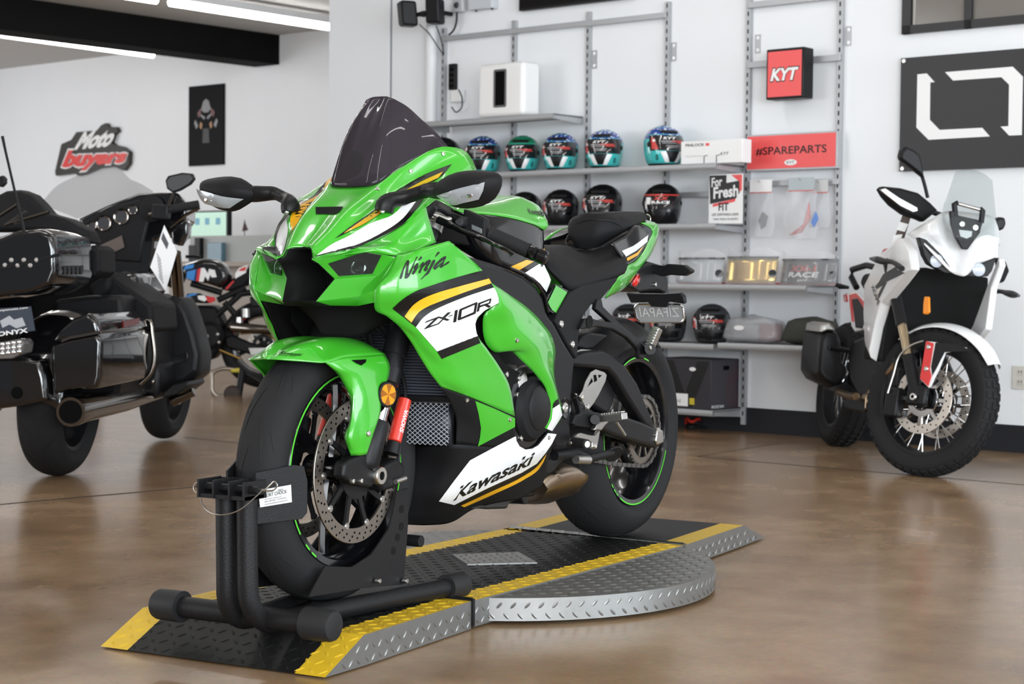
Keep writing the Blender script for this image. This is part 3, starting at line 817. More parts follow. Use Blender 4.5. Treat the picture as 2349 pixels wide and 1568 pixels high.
# cheek below the ridge, down to the headlight brow and the side fairing seam
ch0 = uE
ch1 = [f6(1034, 345, .050), z1(960, 1030, .098), z1(1080, 1005, .135), z1(1300, 930, .172), z1(1450, 850, .192), z1(1480, 840, .195)]
ch2 = [f6(1015, 360, .049), f6(1500, 285, .103), f6(1800, 240, .143), z1(1260, 1040, .188), z1(1400, 1005, .205), z1(1515, 962, .215)]
cheek_end = [z1(1760, 500, .192), z1(1470, 690, .19), z1(1458, 740, .192), z1(1515, 962, .215)]
chk = MB().loft([[f6(1032, 332, .049), z1(1040, 990, .116), z1(1220, 905, .157), z1(1330, 835, .177), z1(1450, 720, .191)],
                 [f6(1030, 345, .050), f6(1500, 240, .112), z1(1200, 960, .162), z1(1340, 880, .184), z1(1457, 760, .195)],
                 [f6(1022, 355, .050), f6(1550, 262, .108), f6(1900, 215, .158), z1(1390, 940, .190), z1(1490, 880, .205)],
                 [f6(1015, 362, .049), f6(1500, 285, .103), f6(1800, 240, .146), z1(1255, 1042, .186), z1(1515, 962, .215)]], 22, 12)
rear_lobe = MB().loft([[z1(1450, 720, .191), z1(1620, 600, .180), z1(1760, 500, .168)], [z1(1457, 742, .195), z1(1580, 640, .188), z1(1752, 530, .172)]], 10, 4)
cowl_mb = MB(); 
for m_ in (cow, chk, rear_lobe): cowl_mb.add(m_.v, m_.f)
cowl_bvh = bvh_of(cow, chk, rear_lobe); cowl_both = bvh_of(cow, cow.mirror())
upper_cowl = build('upper_cowl', cowl_mb.both(), M['green'], bike, away=lambda c: V((-.35, 0, .80)), solid=.0035, smooth=40, weld=4e-4)

# --- the face: headlight surrounds, jaw and intake
D = dict(
 a=f6(1015, 362, .049), b=f6(1500, 285, .103), c=f6(1800, 240, .146), d=f6(2060, 285, .168), e=f6(2260, 320, .184), e2=f6(2295, 275, .190),
 l0=f6(1255, 420, .062), l1=f6(1800, 250, .142), l2=f6(2055, 298, .164), l3=f6(1920, 575, .140), l4=f6(1420, 612, .079),
 k0=f6(1110, 415, .052), k1=f6(1355, 650, .066), k2=f6(1075, 985, .046), k0b=f6(1200, 440, .058),
 m1=f6(1985, 600, .146), m2=f6(1785, 795, .126), m3=f6(1965, 790, .160), lip1=f6(1740, 905, .132), lip2=f6(1945, 830, .164), lipb=f6(1950, 845, .165),
 u1=f6(1290, 1050, .062), u2=f6(1700, 1055, .105), u3=f6(1945, 1005, .158), o1=f6(2240, 350, .183), j=f6(2010, 600, .150))
fc = MB(); keys = list(D); idx = {k: i for i, k in enumerate(keys)}
faces = [('a', 'b', 'l1', 'l0'), ('a', 'l0', 'k0'), ('b', 'c', 'l1'), ('c', 'd', 'l2', 'l1'), ('d', 'e', 'o1', 'l2'), ('k0', 'l0', 'l4', 'k1'), ('k1', 'l4', 'l3', 'm1'),
         ('k1', 'm1', 'm2'), ('l2', 'o1', 'j', 'm1', 'l3'), ('k1', 'm2', 'lip1', 'k2'), ('m2', 'm3', 'lip2', 'lip1'), ('m1', 'j', 'm3', 'm2'),
         ('k2', 'lip1', 'u2', 'u1'), ('lip1', 'lip2', 'u3', 'u2'), ('e', 'e2', 'lipb', 'lip2', 'o1'), ('o1', 'lip2', 'm3', 'j')]
fc.add([D[k] for k in keys], [[idx[k] for k in f] for f in faces])
face_bvh = bvh_of(fc)
for m_ in (fc, fc.mirror()): build('headlight_cowl', m_, M['green'], bike, away=lambda c: V((-.3, 0, .80)), solid=.003, bevel=.0035, seg=2, smooth=35)
# headlights: clear smoked lens over a reflector bowl
for s in (1, -1):
    q = [D[k].copy() for k in ('l0', 'l1', 'l2', 'l3', 'l4')]
    cen = sum(q, V()) / 5; back = V((-.035, -.01, 0))
    fs = lambda p: p if s > 0 else mirror_y(p)
    lens = MB().poly([fs(p + V((.0015, .001, 0))) for p in q])
    hl = build('headlight', MB().add([fs(p) for p in q] + [fs(p.lerp(cen, .12) + back) for p in q], [(i, (i + 1) % 5, 5 + (i + 1) % 5, 5 + i) for i in range(5)] + [(5, 6, 7, 8, 9)]), M['deep_black'], bike, away=lambda c: c + V((-1, 0, 0)))
    build('lens', lens, M['lens_dark'], hl, away=lambda c: c + V((-1, 0, 0)))
    for (fx, fy, rr) in ((1890, 470, .022), (1690, 500, .021)):
        pc = f6(fx, fy, .125 if fx > 1800 else .108) + V((-.016, 0, 0)); pc = fs(pc); axs = V((.95, .25 * s, .03)).normalized()
        build('reflector_bowl', MB().lathe([(.002, -.010), (rr * .5, -.008), (rr * .85, .0), (rr, .009), (rr * 1.04, .009), (rr * .9, -.002)], pc, axs, 24), M['chrome'], hl)
        build('bulb', MB().sphere(pc + axs * .002, rr * .34, 12, 8), M['lens_clear'], hl)
# intake mouth in the middle: black throat with angled walls
edge_ = [f6(905, 165, 0), f6(1010, 205, .034), f6(1025, 300, .040), D['a'], D['k0'], D['k1'], D['k2'], YZ(D['k2'], 0)]
mid_ = [f6(905, 190, 0), f6(1000, 212, .034), f6(1022, 300, .038), f6(1012, 350, .040), f6(1110, 428, .042), f6(1215, 625, .042), f6(1005, 985, .030), YZ(D['k2'], 0)]
mid_ = [p + V((-.045, 0, 0)) for p in mid_]
deep_ = [V((p.x - .09, p.y * .6, .83 + (p.z - .83) * .8)) for p in mid_]
tm = MB().grid([edge_, mid_, deep_]); tm.poly(deep_)
tm.add([D['k2'], f6(1290, 1050, .062), YZ(f6(1290, 1050, .062), 0), YZ(D['k2'], 0)], [(0, 1, 2, 3)])
build('ram_air_intake', tm.both(), M['deep_black'], bike, away=lambda c: V((1, 0, .83)), solid=.002, smooth=30)
# black panel behind the nose (closing the view below the jaw)
nb = MB().loft([[z2(560, 540, .0), z2(800, 545, .09), z2(1000, 560, .13), z2(1330, 585, .155)], [z2(560, 700, .0), z2(800, 690, .07), z2(960, 690, .10), z2(1200, 680, .125)], [z2(600, 880, .0), z2(760, 870, .05), z2(900, 800, .07), z2(1000, 740, .09)]], 8, 8)
for i, p in enumerate(nb.v): nb.v[i] = p + V((-.15, 0, .004))
build('nose_undertray', nb.both(), M['deep_black'], bike, away=lambda c: V((-1, 0, c.z)), solid=.002)

build('steering_head', MB().box((-.46, -.19, .56), (-.34, .19, .79)), M['deep_black'], bike, bevel=.02)
# --- main side fairing
sf_rows = [
 [f6(2295, 275, .190), z3(230, 95, .222), z3(360, 62, .238), z3(455, 38, .250)],
 [f6(2150, 540, .180), z3(150, 190, .214), z3(350, 150, .240), z3(590, 150, .262)],
 [f6(1960, 830, .166), z3(80, 300, .202), z3(350, 255, .240), z3(682, 240, .270)],
 [f6(1945, 1005, .159), z3(60, 420, .196), z3(380, 350, .244), z3(742, 322, .273)],
 [f6(1960, 1110, .156), z3(100, 530, .190), z3(420, 470, .246), z3(800, 462, .273)],
 [z3(20, 557, .168), z3(200, 600, .208), z3(420, 590, .242), z3(690, 527, .262)],
 [z3(60, 588, .174), z3(240, 660, .212), z3(420, 660, .238), z3(632, 610, .254)],
 [z3(110, 632, .180), z3(280, 720, .214), z3(450, 730, .236), z3(650, 690, .250)],
 [z3(175, 715, .188), z3(340, 800, .218), z3(500, 810, .234), z3(710, 775, .248)],
 [z3(255, 845, .194), z3(430, 910, .220), z3(600, 910, .234), z3(800, 905, .243)],
 [z3(335, 970, .198), z3(500, 1030, .220), z3(680, 1050, .232), z3(868, 1030, .239)],
 [z3(395, 1045, .200), z3(630, 1130, .222), z3(770, 1190, .227), z3(910, 1250, .231)]]
side_mb = MB().loft(sf_rows, 22, 44)
side_bvh = bvh_of(side_mb)
side = side_parts('side_fairing', side_mb, M['green'], smooth=60)
# dark inner skin so that the duct gap reads black
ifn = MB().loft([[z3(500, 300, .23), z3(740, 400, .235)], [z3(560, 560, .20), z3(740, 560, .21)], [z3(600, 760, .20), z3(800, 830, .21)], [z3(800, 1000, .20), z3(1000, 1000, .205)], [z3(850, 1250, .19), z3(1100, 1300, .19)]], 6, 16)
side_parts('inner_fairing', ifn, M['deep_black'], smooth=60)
# black lining on the inside of each flank, seen across the front wheel
def inset(r):
    c = spline(r, 12); return [c[0].lerp(c[1], .45)] + c[1:-1] + [c[-1].lerp(c[-2], .3)]
lin = MB().loft([[p + V((-.004, -.009, 0)) for p in inset(r)] for r in sf_rows[3:]], 16, 30)
side_parts('fairing_liner', lin, M['deep_black'], smooth=60)
for m_ in (1, -1): build('duct_panel', MB().prism([V((x, m_ * .186, z)) for x, z in ((-.10, .81), (-.10, .73), (-.20, .65), (-.34, .58), (-.40, .58), (-.40, .80))], V((0, -m_ * .004, 0))), M['deep_black'], bike)
# rear wing of the fairing that bulges over the air outlet
st = [((800, 468, .262), (775, 400, .264), (745, 327, .264)), ((700, 540, .242), (830, 470, .270), (860, 402, .260)), ((688, 640, .232), (880, 600, .264), (1010, 512, .247)),
      ((712, 750, .228), (930, 690, .264), (1105, 612, .236)), ((768, 806, .231), (980, 765, .261), (1170, 712, .229)), ((870, 797, .238), (1030, 815, .256), (1190, 800, .226)),
      ((960, 870, .240), (1080, 880, .252), (1181, 900, .227)), ((1060, 972, .238), (1130, 970, .248), (1186, 1000, .228)), ((1130, 1080, .235), (1170, 1075, .242), (1211, 1105, .228)),
      ((1148, 1190, .230), (1190, 1190, .236), (1235, 1240, .225)), ((1105, 1325, .222), (1135, 1340, .227), (1165, 1353, .221))]
wing_mb = MB().loft([[z3(*p) for p in r] for r in st], 12, 44)
wing_bvh = bvh_of(wing_mb)
wing = side_parts('fairing_wing', wing_mb, M['green'], smooth=60)

# --- belly pan
bp_rows = [
 [z5(100, 415, .0), z5(260, 412, .10), z5(425, 405, .168), z5(580, 415, .190), z5(700, 424, .200), z5(832, 405, .208), z5(880, 432, .208), z5(960, 412, .208), z5(1036, 326, .210), z5(1094, 333, .208)],
 [z5(60, 560, .0), z5(230, 560, .075), z5(420, 540, .152), z5(600, 520, .180), z5(720, 510, .190), z5(820, 500, .196), z5(880, 495, .199), z5(940, 480, .2), z5(1010, 440, .203), z5(1072, 400, .204)],
 [z5(40, 740, .0), z5(180, 750, .055), z5(330, 735, .112), z5(520, 680, .150), z5(650, 640, .165), z5(760, 600, .174), z5(830, 575, .178), z5(900, 550, .182), z5(980, 510, .186), z5(1048, 470, .190)],
 [z5(60, 880, .0), z5(180, 880, .035), z5(310, 850, .075), z5(470, 800, .110), z5(620, 735, .135), z5(740, 685, .148), z5(820, 650, .154), z5(900, 610, .160), z5(970, 570, .166), z5(1035, 520, .172)],
 [z5(95, 937, .0), z5(240, 941, .020), z5(410, 915, .045), z5(530, 840, .070), z5(660, 800, .10), z5(760, 782, .115), z5(860, 762, .125), z5(930, 720, .135), z5(985, 690, .142), z5(1028, 600, .155)]]
belly_a = MB().loft(bp_rows, 48, 24)
belly_b = MB().loft([[z3(395, 1047, .200), z3(630, 1132, .221), z3(770, 1192, .226), z3(910, 1252, .230)],
                     [z3(470, 1170, .192), z3(650, 1230, .214), z3(780, 1270, .221), z3(908, 1300, .226)],
                     [z3(503, 1270, .182), z3(660, 1320, .205), z3(780, 1350, .214), z3(912, 1370, .219)],
                     [z5(425, 405, .168), z5(580, 415, .190), z5(700, 424, .200), z5(832, 405, .208)]], 30, 16)
bel = MB()
for m_ in (belly_a, belly_b): bel.add(m_.v, m_.f)
belly_bvh = bvh_of(belly_a, belly_b)
belly = build('belly_pan', bel.both(), M['matte_black'], bike, away=lambda c: V((c.x - .05, 0, c.z + .05)), solid=.003, smooth=50, weld=4e-4)

# --- graphics on the side fairing
def PX(zf, pts): return [zf.px(*p) for p in pts]
blk_band = PX(z3, [(60, 503)] + [(p[0], p[1]) for p in sp2([(60, 503), (140, 440), (240, 385), (340, 345), (520, 290), (690, 240)], 16)][1:] + [(740, 318), (770, 400), (800, 462)])
top_edge = sp2([(60, 503), (130, 440), (220, 385), (330, 345), (500, 290), (690, 238)], 22)
white_top = sp2([(222, 632), (270, 570), (330, 525), (400, 490), (560, 425), (770, 355)], 22)
decal('stripe', PX(z3, top_edge + [(725, 300), (752, 345)] + white_top[::-1]), side_bvh, M['graphic_black'], side, step=18)
am_t = sp2([(143, 558), (200, 480), (255, 440), (330, 408), (500, 357), (728, 295)], 22)
am_b = sp2([(190, 600), (240, 530), (300, 490), (360, 465), (520, 405), (742, 328)], 22)
decal('stripe', PX(z3, am_t + am_b[::-1]), side_bvh, M['amber'], side, step=18, off=.0020)
decal('panel_graphic', PX(z3, white_top + [(800, 462), (700, 515), (645, 565), (632, 610), (642, 680), (650, 693), (368, 800)]), side_bvh, M['white'], side, step=18)
decal('stripe', PX(z3, [(368, 800), (648, 692), (668, 742), (400, 852)]), side_bvh, M['graphic_black'], side, step=18)
# model lettering on the flank
n9 = Z(900, 570, .11169); x9 = Z(960, 660, .15625)
NJ = [[(145, 615), (160, 545), (215, 405), (265, 310), (300, 250), (325, 238), (350, 255), (345, 300), (330, 370), (322, 440), (315, 520), (340, 490), (385, 400), (440, 290), (485, 185), (500, 165), (517, 178), (490, 215), (462, 270), (430, 370), (395, 460), (350, 560), (310, 605), (270, 620), (252, 610), (255, 570), (270, 470), (285, 390), (288, 320), (250, 390), (232, 440), (215, 520), (195, 600), (160, 630)],
      [(527, 255), (545, 205), (575, 168), (598, 162), (607, 185), (590, 210), (560, 235)],
      [(398, 515), (410, 480), (445, 420), (432, 400), (440, 370), (480, 320), (505, 290), (530, 300), (525, 350), (500, 410), (560, 345), (580, 320), (610, 285), (640, 270), (645, 295), (620, 335), (690, 260), (740, 230), (770, 222), (785, 245), (775, 290), (735, 350), (712, 390), (730, 400), (700, 450), (680, 465), (645, 455), (637, 430), (660, 385), (690, 330), (700, 315), (655, 345), (620, 390), (595, 430), (572, 495), (555, 508), (530, 490), (545, 450), (575, 380), (585, 335), (540, 385), (500, 425), (460, 500), (430, 533), (405, 530)],
      [(850, 222), (875, 235), (870, 280), (830, 345), (800, 400), (775, 450), (745, 510), (710, 540), (670, 560), (610, 615), (575, 640), (580, 625), (640, 560), (690, 500), (720, 450), (750, 400), (785, 320), (810, 260)],
      [(868, 183), (890, 130), (925, 75), (950, 62), (967, 78), (955, 105), (915, 140)],
      [(835, 395), (840, 365), (870, 320), (930, 260), (1000, 195), (1060, 160), (1085, 152), (1100, 170), (1090, 205), (1062, 250), (1050, 290), (1030, 340), (1075, 310), (1130, 270), (1155, 255), (1168, 280), (1130, 315), (1060, 350), (1000, 395), (985, 398), (968, 380), (975, 355), (1000, 310), (940, 375), (875, 435), (850, 425)]]
for p in NJ: decal('lettering', PX(n9, p), side_bvh, M['graphic_black'], side, step=10, off=.0014)
decal('lettering_counter', PX(n9, [(882, 372), (915, 335), (975, 280), (1040, 232), (1020, 262), (960, 312), (905, 355)]), side_bvh, M['green'], side, step=10, off=.0022)
ZX = [[(80, 517), (110, 485), (290, 415), (345, 428), (420, 358), (472, 350), (430, 395), (385, 435), (452, 465), (415, 482), (355, 465), (290, 530), (70, 608), (100, 575), (215, 465)], [(425, 425), (445, 405), (495, 388), (490, 402)], [(527, 330), (570, 315), (545, 495), (500, 507)],
      [(605, 305), (845, 205), (858, 215), (832, 365), (820, 378), (580, 475), (565, 462), (590, 320)], [(868, 220), (1055, 150), (1062, 165), (1045, 225), (1010, 240), (1060, 270), (1020, 290), (960, 258), (890, 285), (878, 338), (845, 350)]]
for p in ZX: decal('lettering', PX(x9, p), side_bvh, M['graphic_black'], side, step=16, off=.0020)
for p in ([(165, 550), (283, 440), (335, 455), (275, 515)], [(625, 325), (812, 245), (795, 350), (612, 430)], [(897, 235), (1030, 180), (1018, 215), (890, 252)]): decal('lettering_counter', PX(x9, p), side_bvh, M['white'], side, step=16, off=.0026)
# belly graphics
tri = PX(z3, [(632, 1142), (770, 1198), (907, 1262), (907, 1322), (780, 1388), (650, 1457), (665, 1395), (672, 1330), (655, 1230)])
decal('panel_graphic', tri, belly_bvh, M['green'], belly, step=16)
wht = PX(z5, [(310, 780), (410, 645), (515, 508), (660, 430), (822, 345), (826, 380), (846, 415), (885, 436), (930, 430), (970, 408), (1010, 360), (1036, 326), (1092, 335), (1060, 400), (1020, 458), (960, 530), (860, 590), (640, 690), (412, 804)])
decal('panel_graphic', wht, belly_bvh, M['white'], belly, step=14)
am1 = sp2([(455, 808), (640, 722), (860, 618), (960, 550), (1025, 465)], 22); am2 = sp2([(478, 818), (660, 738), (880, 632), (965, 575), (1004, 518)], 22)
decal('stripe', PX(z5, am1 + am2[::-1]), belly_bvh, M['amber'], belly, step=14, off=.0016)
bl1 = sp2([(412, 804), (640, 690), (860, 590), (960, 530), (1022, 456)], 22); bl2 = am1
decal('stripe', PX(z5, bl1 + bl2[::-1]), belly_bvh, M['graphic_black'], belly, step=14, off=.0014)
decal_text('lettering', 'Kawasaki', [z5.px(402, 778), z5.px(930, 530), z5.px(948, 448), z5.px(430, 690)], belly_bvh, M['graphic_black'], belly, shear=.25, bold=.022)
decal('panel_graphic', PX(z3, [(1172, 1160), (1206, 1118), (1214, 1165), (1168, 1195)]), wing_bvh, M['graphic_black'], wing, step=12)
decal('panel_graphic', PX(z3, [(1168, 1195), (1214, 1165), (1234, 1240), (1165, 1350), (1128, 1335), (1160, 1270)]), wing_bvh, M['white'], wing, step=12)
for x, y in ((922, 724),): bolt_on(z3.px(x, y), wing_bvh, wing, .006)
for x, y in ((575, 1137), (872, 1272)): bolt_on(z3.px(x, y), belly_bvh, belly, .006)
bolt_on(z5.px(1040, 358), belly_bvh, belly, .006)
# --- graphics on the upper cowl (both sides of the nose)
def cdec(name, pts, m, step=14, off=.0012): decal(name, PX(z1, pts), cowl_bvh, m, upper_cowl, step, off, mirror=True)
wt = sp2([(772, 1046), (850, 985), (980, 920), (1120, 840), (1240, 795), (1345, 690)], 20); wb = sp2([(772, 1046), (880, 1020), (1000, 985), (1160, 920), (1310, 820), (1400, 700)], 20)
cdec('stripe', wt + wb[::-1], M['white'])
kb = sp2([(772, 1046), (880, 1018), (1000, 985), (1160, 915), (1310, 815), (1405, 690)], 20); kc = sp2([(765, 1052), (890, 1030), (1015, 998), (1180, 928), (1330, 835), (1440, 695)], 20)
cdec('stripe', kb + kc[::-1], M['graphic_black'], off=.0018)
b1 = sp2([(885, 940), (990, 860), (1150, 750), (1300, 625), (1450, 540), (1612, 478)], 20); b2 = sp2([(885, 940), (1010, 880), (1180, 780), (1330, 690), (1480, 600), (1560, 545)], 20)
cdec('stripe', b1 + b2[::-1], M['graphic_black'])
a1_ = sp2([(945, 905), (1040, 840), (1180, 742), (1300, 660), (1420, 590), (1558, 527)], 20); a2_ = sp2([(945, 907), (1060, 855), (1190, 770), (1310, 680), (1440, 608), (1530, 565)], 20)
cdec('stripe', a1_ + a2_[::-1], M['amber'], off=.0019)
vent = PX(z1, [(768, 745), (942, 742), (918, 775), (890, 790), (770, 790)])
decal('vent', vent, cowl_both, mat('vent mesh', (.010, .010, .010), .85, spec=.1), upper_cowl, 8, .0015)
for x, y in ((1150, 630), (1355, 520), (1556, 413)): bolt_on(z1.px(x, y), cowl_bvh, upper_cowl, .0055, mirror=True)

# --- windscreen
wsc = [z1(975, 615, 0), z1(1010, 470, 0), z1(1065, 310, 0), z1(1120, 170, 0), z1(1183, 56, 0)]
wsA = [z1(1128, 604, .060), z1(1140, 440, .052), z1(1165, 290, .046), z1(1190, 165, .037), z1(1215, 58, .023)]
wsB = [z1(1290, 497, .086), z1(1290, 370, .076), z1(1275, 255, .065), z1(1260, 160, .052), z1(1235, 66, .033)]
wsE = [z1(1588, 366, .139), z1(1520, 285, .118), z1(1420, 195, .089), z1(1330, 115, .064), z1(1255, 72, .040)]
wsF = [z1(1440, 425, .112), z1(1410, 320, .099), z1(1360, 225, .079), z1(1300, 138, .059), z1(1245, 68, .037)]
screen_mb = MB().loft([wsc, wsA, wsB, wsF, wsE], 24, 22)
build('windscreen', screen_mb.both(), M['screen'], bike, away=lambda c: V((c.x - 1, 0, c.z - .5)), solid=.003, smooth=180)
# dashboard hump inside the screen
dash = MB().loft([[V((-.10, y, 1.04 - abs(y) * .12)) for y in (-.10, -.05, 0, .05, .10)], [V((-.17, y, 1.085 - abs(y) * .25)) for y in (-.10, -.05, 0, .05, .10)], [V((-.24, y, 1.08 - abs(y) * .25)) for y in (-.11, -.05, 0, .05, .11)], [V((-.27, y, 1.02)) for y in (-.11, -.05, 0, .05, .11)]], 12, 12)
build('dashboard', dash, M['satin_black'], bike, away=lambda c: V((-.18, 0, .95)), solid=.004)

# --- front fender
fen = MB().loft([L_(z2, [(316, 1028, 0), (395, 952, 0), (590, 862, 0), (720, 838, 0), (850, 832, 0), (980, 836, 0), (1120, 860, 0)]),
                 L_(z2, [(317, 1028, .004), (425, 985, .024), (610, 905, .044), (800, 855, .053), (980, 850, .058), (1120, 872, .064), (1250, 925, .078)]),
                 L_(z2, [(318, 1029, .005), (440, 1018, .031), (620, 985, .060), (830, 965, .086), (1000, 940, .096), (1150, 940, .100), (1310, 960, .102)]),
                 L_(z2, [(319, 1030, .006), (450, 1043, .034), (620, 1051, .068), (804, 1058, .105), (965, 1015, .112), (1200, 998, .114), (1345, 985, .116)])], 26, 16)
# flank that reaches down to the fork foot
fl = MB().loft([L_(z2, [(804, 1058, .105), (870, 1041, .109), (965, 1015, .112), (1200, 998, .114), (1345, 985, .116)]),
                [z2(840, 1090, .106), z2(930, 1110, .116), z2(1040, 1095, .121), z2(1180, 1100, .125), z2(1387, 1080, .126)],
                [z2(960, 1230, .106), z2(1010, 1200, .118), z2(1090, 1180, .126), z2(1200, 1200, .130), z2(1370, 1220, .128)],
                [z2(1030, 1400, .108), z2(1060, 1350, .122), z2(1130, 1330, .130), z2(1220, 1320, .135), z2(1315, 1290, .134)],
                [z4(832, 470, .110), z4(850, 440, .124), z4(900, 420, .132), z4(960, 410, .138), z4(1012, 400, .140)],
                [z4(808, 530, .112), z4(830, 540, .126), z4(890, 550, .134), z4(940, 530, .140), z4(978, 510, .141)],
                [z4(845, 648, .118), z4(865, 648, .122), z4(890, 647, .128), z4(912, 645, .132), z4(935, 640, .134)]], 18, 30)
fendm = MB()
for m_ in (fen,): fendm.add(m_.v, m_.f)
fender = build('front_fender', fendm.both(), M['green'], bike, away=lambda c: FW, solid=.003, smooth=60)
fl_bvh = bvh_of(fl); fen_bvh = bvh_of(fen)
for s in (1, -1):
    flo = build('fender_flank', fl if s > 0 else fl.mirror(), M['green'], fender, away=lambda c: V((c.x, 0, c.z)), solid=.003, smooth=50)
bolt_on(z4.px(942, 524), fl_bvh, fender, .007)
decal('fender_slit', PX(z2, [(1040, 1042), (1175, 1035), (1170, 1062), (1130, 1090), (1085, 1072)]), fl_bvh, M['void'], fender, 12)
fen_all = bvh_of(fen, fen.mirror())
decal_text('lettering', 'Kawasaki', [z2.px(392, 988), z2.px(590, 1006), z2.px(608, 984), z2.px(420, 962)], fen_all, M['graphic_black'], fender, shear=.15, bold=.02, off=.0012)
decal_text('lettering', 'Racing Team', [z2.px(385, 1004), z2.px(540, 1014), z2.px(548, 1003), z2.px(395, 992)], fen_all, M['graphic_black'], fender, shear=.15, bold=.01, off=.0012)
# ------------------------------------------------------------------ tank, seats, tail
def half(rows_):      # add the centre line so that the two halves close
    return rows_
tkA = [V(p) for p in ((-.44, 0, 1.035), (-.55, 0, 1.056), (-.63, 0, 1.062), (-.70, 0, 1.060), (-.755, 0, 1.046), (-.80, 0, 1.018), (-.84, 0, .978), (-.865, 0, .93))]
tkB = L_(h7, [(640, 300, .055), (1000, 195, .050), (1290, 130, .046), (1420, 117, .046), (1600, 140, .052), (1750, 212, .064), (1880, 270, .080), (1990, 370, .105), (2048, 480, .132), (2056, 570, .145)])
tkC = L_(h7, [(640, 312, .10), (760, 355, .120), (1000, 378, .138), (1250, 402, .150), (1500, 442, .160), (1750, 510, .165), (1900, 560, .164), (2015, 640, .154)])
tkBC = [b.lerp(c, .5) + V((0, .010, .006)) for b, c in zip(spline(tkB, 12), spline(tkC, 12))]
tank_mb = MB().loft([tkA, tkB, tkBC, tkC], 26, 16)
tank_bvh = bvh_of(tank_mb)
tank = build('fuel_tank', tank_mb.both(), M['green'], bike, away=lambda c: V((-.66, 0, .92)), solid=.003, smooth=60)
tkD = L_(h7, [(640, 430, .095), (900, 560, .135), (1190, 590, .160), (1500, 650, .168), (1790, 735, .170), (1950, 800, .163), (2012, 860, .150)])
tkE = L_(h7, [(640, 640, .090), (900, 800, .130), (1150, 960, .158), (1500, 1050, .168), (1800, 1060, .168), (1950, 1100, .160), (2020, 1180, .145)])
tkF = L_(h7, [(640, 800, .085), (900, 950, .125), (1200, 1110, .155), (1480, 1195, .165), (1700, 1282, .164), (1900, 1370, .158), (2108, 1382, .140)])
tkG = L_(h7, [(700, 900, .08), (950, 1050, .120), (1250, 1180, .150), (1500, 1260, .16), (1750, 1350, .16), (1920, 1450, .155), (2040, 1565, .140)])
tkC2 = [p + V((0, -.002, 0)) for p in tkC]
tc_mb = MB().loft([tkC2, tkD, tkE, tkF, tkG], 26, 22)
tc_bvh = bvh_of(tc_mb)
tcov = side_parts('tank_side_cover', tc_mb, M['gloss_black'], smooth=60)
decal('stripe', PX(h7, [(1480, 1193), (1740, 1080), (1850, 1105), (1612, 1246)]), tc_bvh, M['amber'], tcov, 14)
decal('stripe', PX(h7, [(1950, 960), (2012, 905), (2012, 975), (1960, 1010)]), tc_bvh, M['amber'], tcov, 14)
decal('panel_graphic', PX(h7, [(1705, 1282), (1930, 1140), (2010, 1160), (2110, 1382), (2040, 1563), (1950, 1440), (1840, 1345)]), tc_bvh, M['white'], tcov, 14)
decal_text('lettering', 'Kawasaki', [h7.px(1790, 395), h7.px(2010, 440), h7.px(1985, 330), h7.px(1740, 320)], tank_bvh, M['graphic_black'], tank, shear=.2, bold=.02)
cap = V((-.60, 0, 1.064))
build('fuel_cap', MB().lathe([(0, .006), (.03, .006), (.036, .003), (.036, -.01)], cap, (0, 0, 1), 28), M['satin_black'], bike)
# rider seat
s1 = L_(s8, [(170, 600, .085), (230, 525, .055), (330, 495, .035), (420, 505, .025), (560, 575, .018), (700, 577, .018), (850, 522, .04), (980, 482, .07), (1060, 505, .085)])
s0 = [YZ(p, 0) for p in s1]
s2 = L_(s8, [(160, 640, .094), (300, 610, .092), (450, 650, .095), (600, 700, .095), (800, 685, .102), (980, 630, .112), (1120, 570, .118)])
s3 = L_(s8, [(165, 700, .104), (300, 765, .124), (450, 835, .136), (600, 855, .141), (800, 825, .146), (1000, 775, .148), (1172, 690, .138)])
s4 = L_(s8, [(200, 800, .112), (330, 910, .136), (450, 990, .150), (600, 990, .156), (800, 930, .159), (1000, 870, .157), (1185, 770, .145)])
s5 = L_(s8, [(232, 855, .106), (335, 965, .130), (450, 1058, .146), (560, 1062, .151), (800, 987, .152), (1000, 920, .150), (1150, 850, .144)])
build('rider_seat', MB().loft([s0, s1, s2, s3, s4, s5], 30, 24).both(), M['seat'], bike, away=lambda c: V((c.x, 0, c.z - .12)), solid=.006, smooth=70)
# passenger seat: rounded front, side walls and a flat top that narrows to the tail
pc = [[(690, 116, 0), (655, 250, 0), (645, 400, 0), (668, 560, 0)], [(775, 113, .020), (735, 230, .022), (725, 400, .022), (748, 560, .020)],
      [(875, 106, .036), (837, 210, .045), (827, 365, .045), (845, 518, .040)], [(975, 98, .046), (950, 203, .064), (950, 335, .066), (965, 446, .058)],
      [(1095, 93, .046), (1100, 195, .074), (1140, 270, .080), (1165, 328, .073)], [(1250, 88, .034), (1270, 148, .058), (1300, 200, .067), (1320, 242, .060)],
      [(1385, 92, .012), (1410, 120, .024), (1425, 150, .030), (1430, 176, .028)]]
cols_ = [L_(s8, c) for c in pc]
full_ = [[mirror_y(p) for p in c] for c in cols_[:0:-1]] + cols_
ps_mb = MB().loft(full_, 14, 59)
topr = spline([c[0] for c in full_], 59)
ps_mb.grid([topr, [YZ(p, p.y * .5) + V((0, 0, .002)) for p in topr], [YZ(p, 0) + V((0, 0, .003)) for p in topr]])
ps_bvh = bvh_of(ps_mb)
build('passenger_seat', ps_mb, M['seat'], bike, away=lambda c: V((min(c.x, -1.3), 0, c.z - .04)), solid=.006, smooth=75)
build('seat_piping', MB().tube(spline([p + V((0, .001, .001)) for p in drape(PX(s8, [(484, 285), (560, 228), (620, 203), (800, 186), (950, 196), (1080, 250), (1155, 305)]), [], ps_bvh, .0).v], 40), .0016, 6), M['satin_black'], bike)
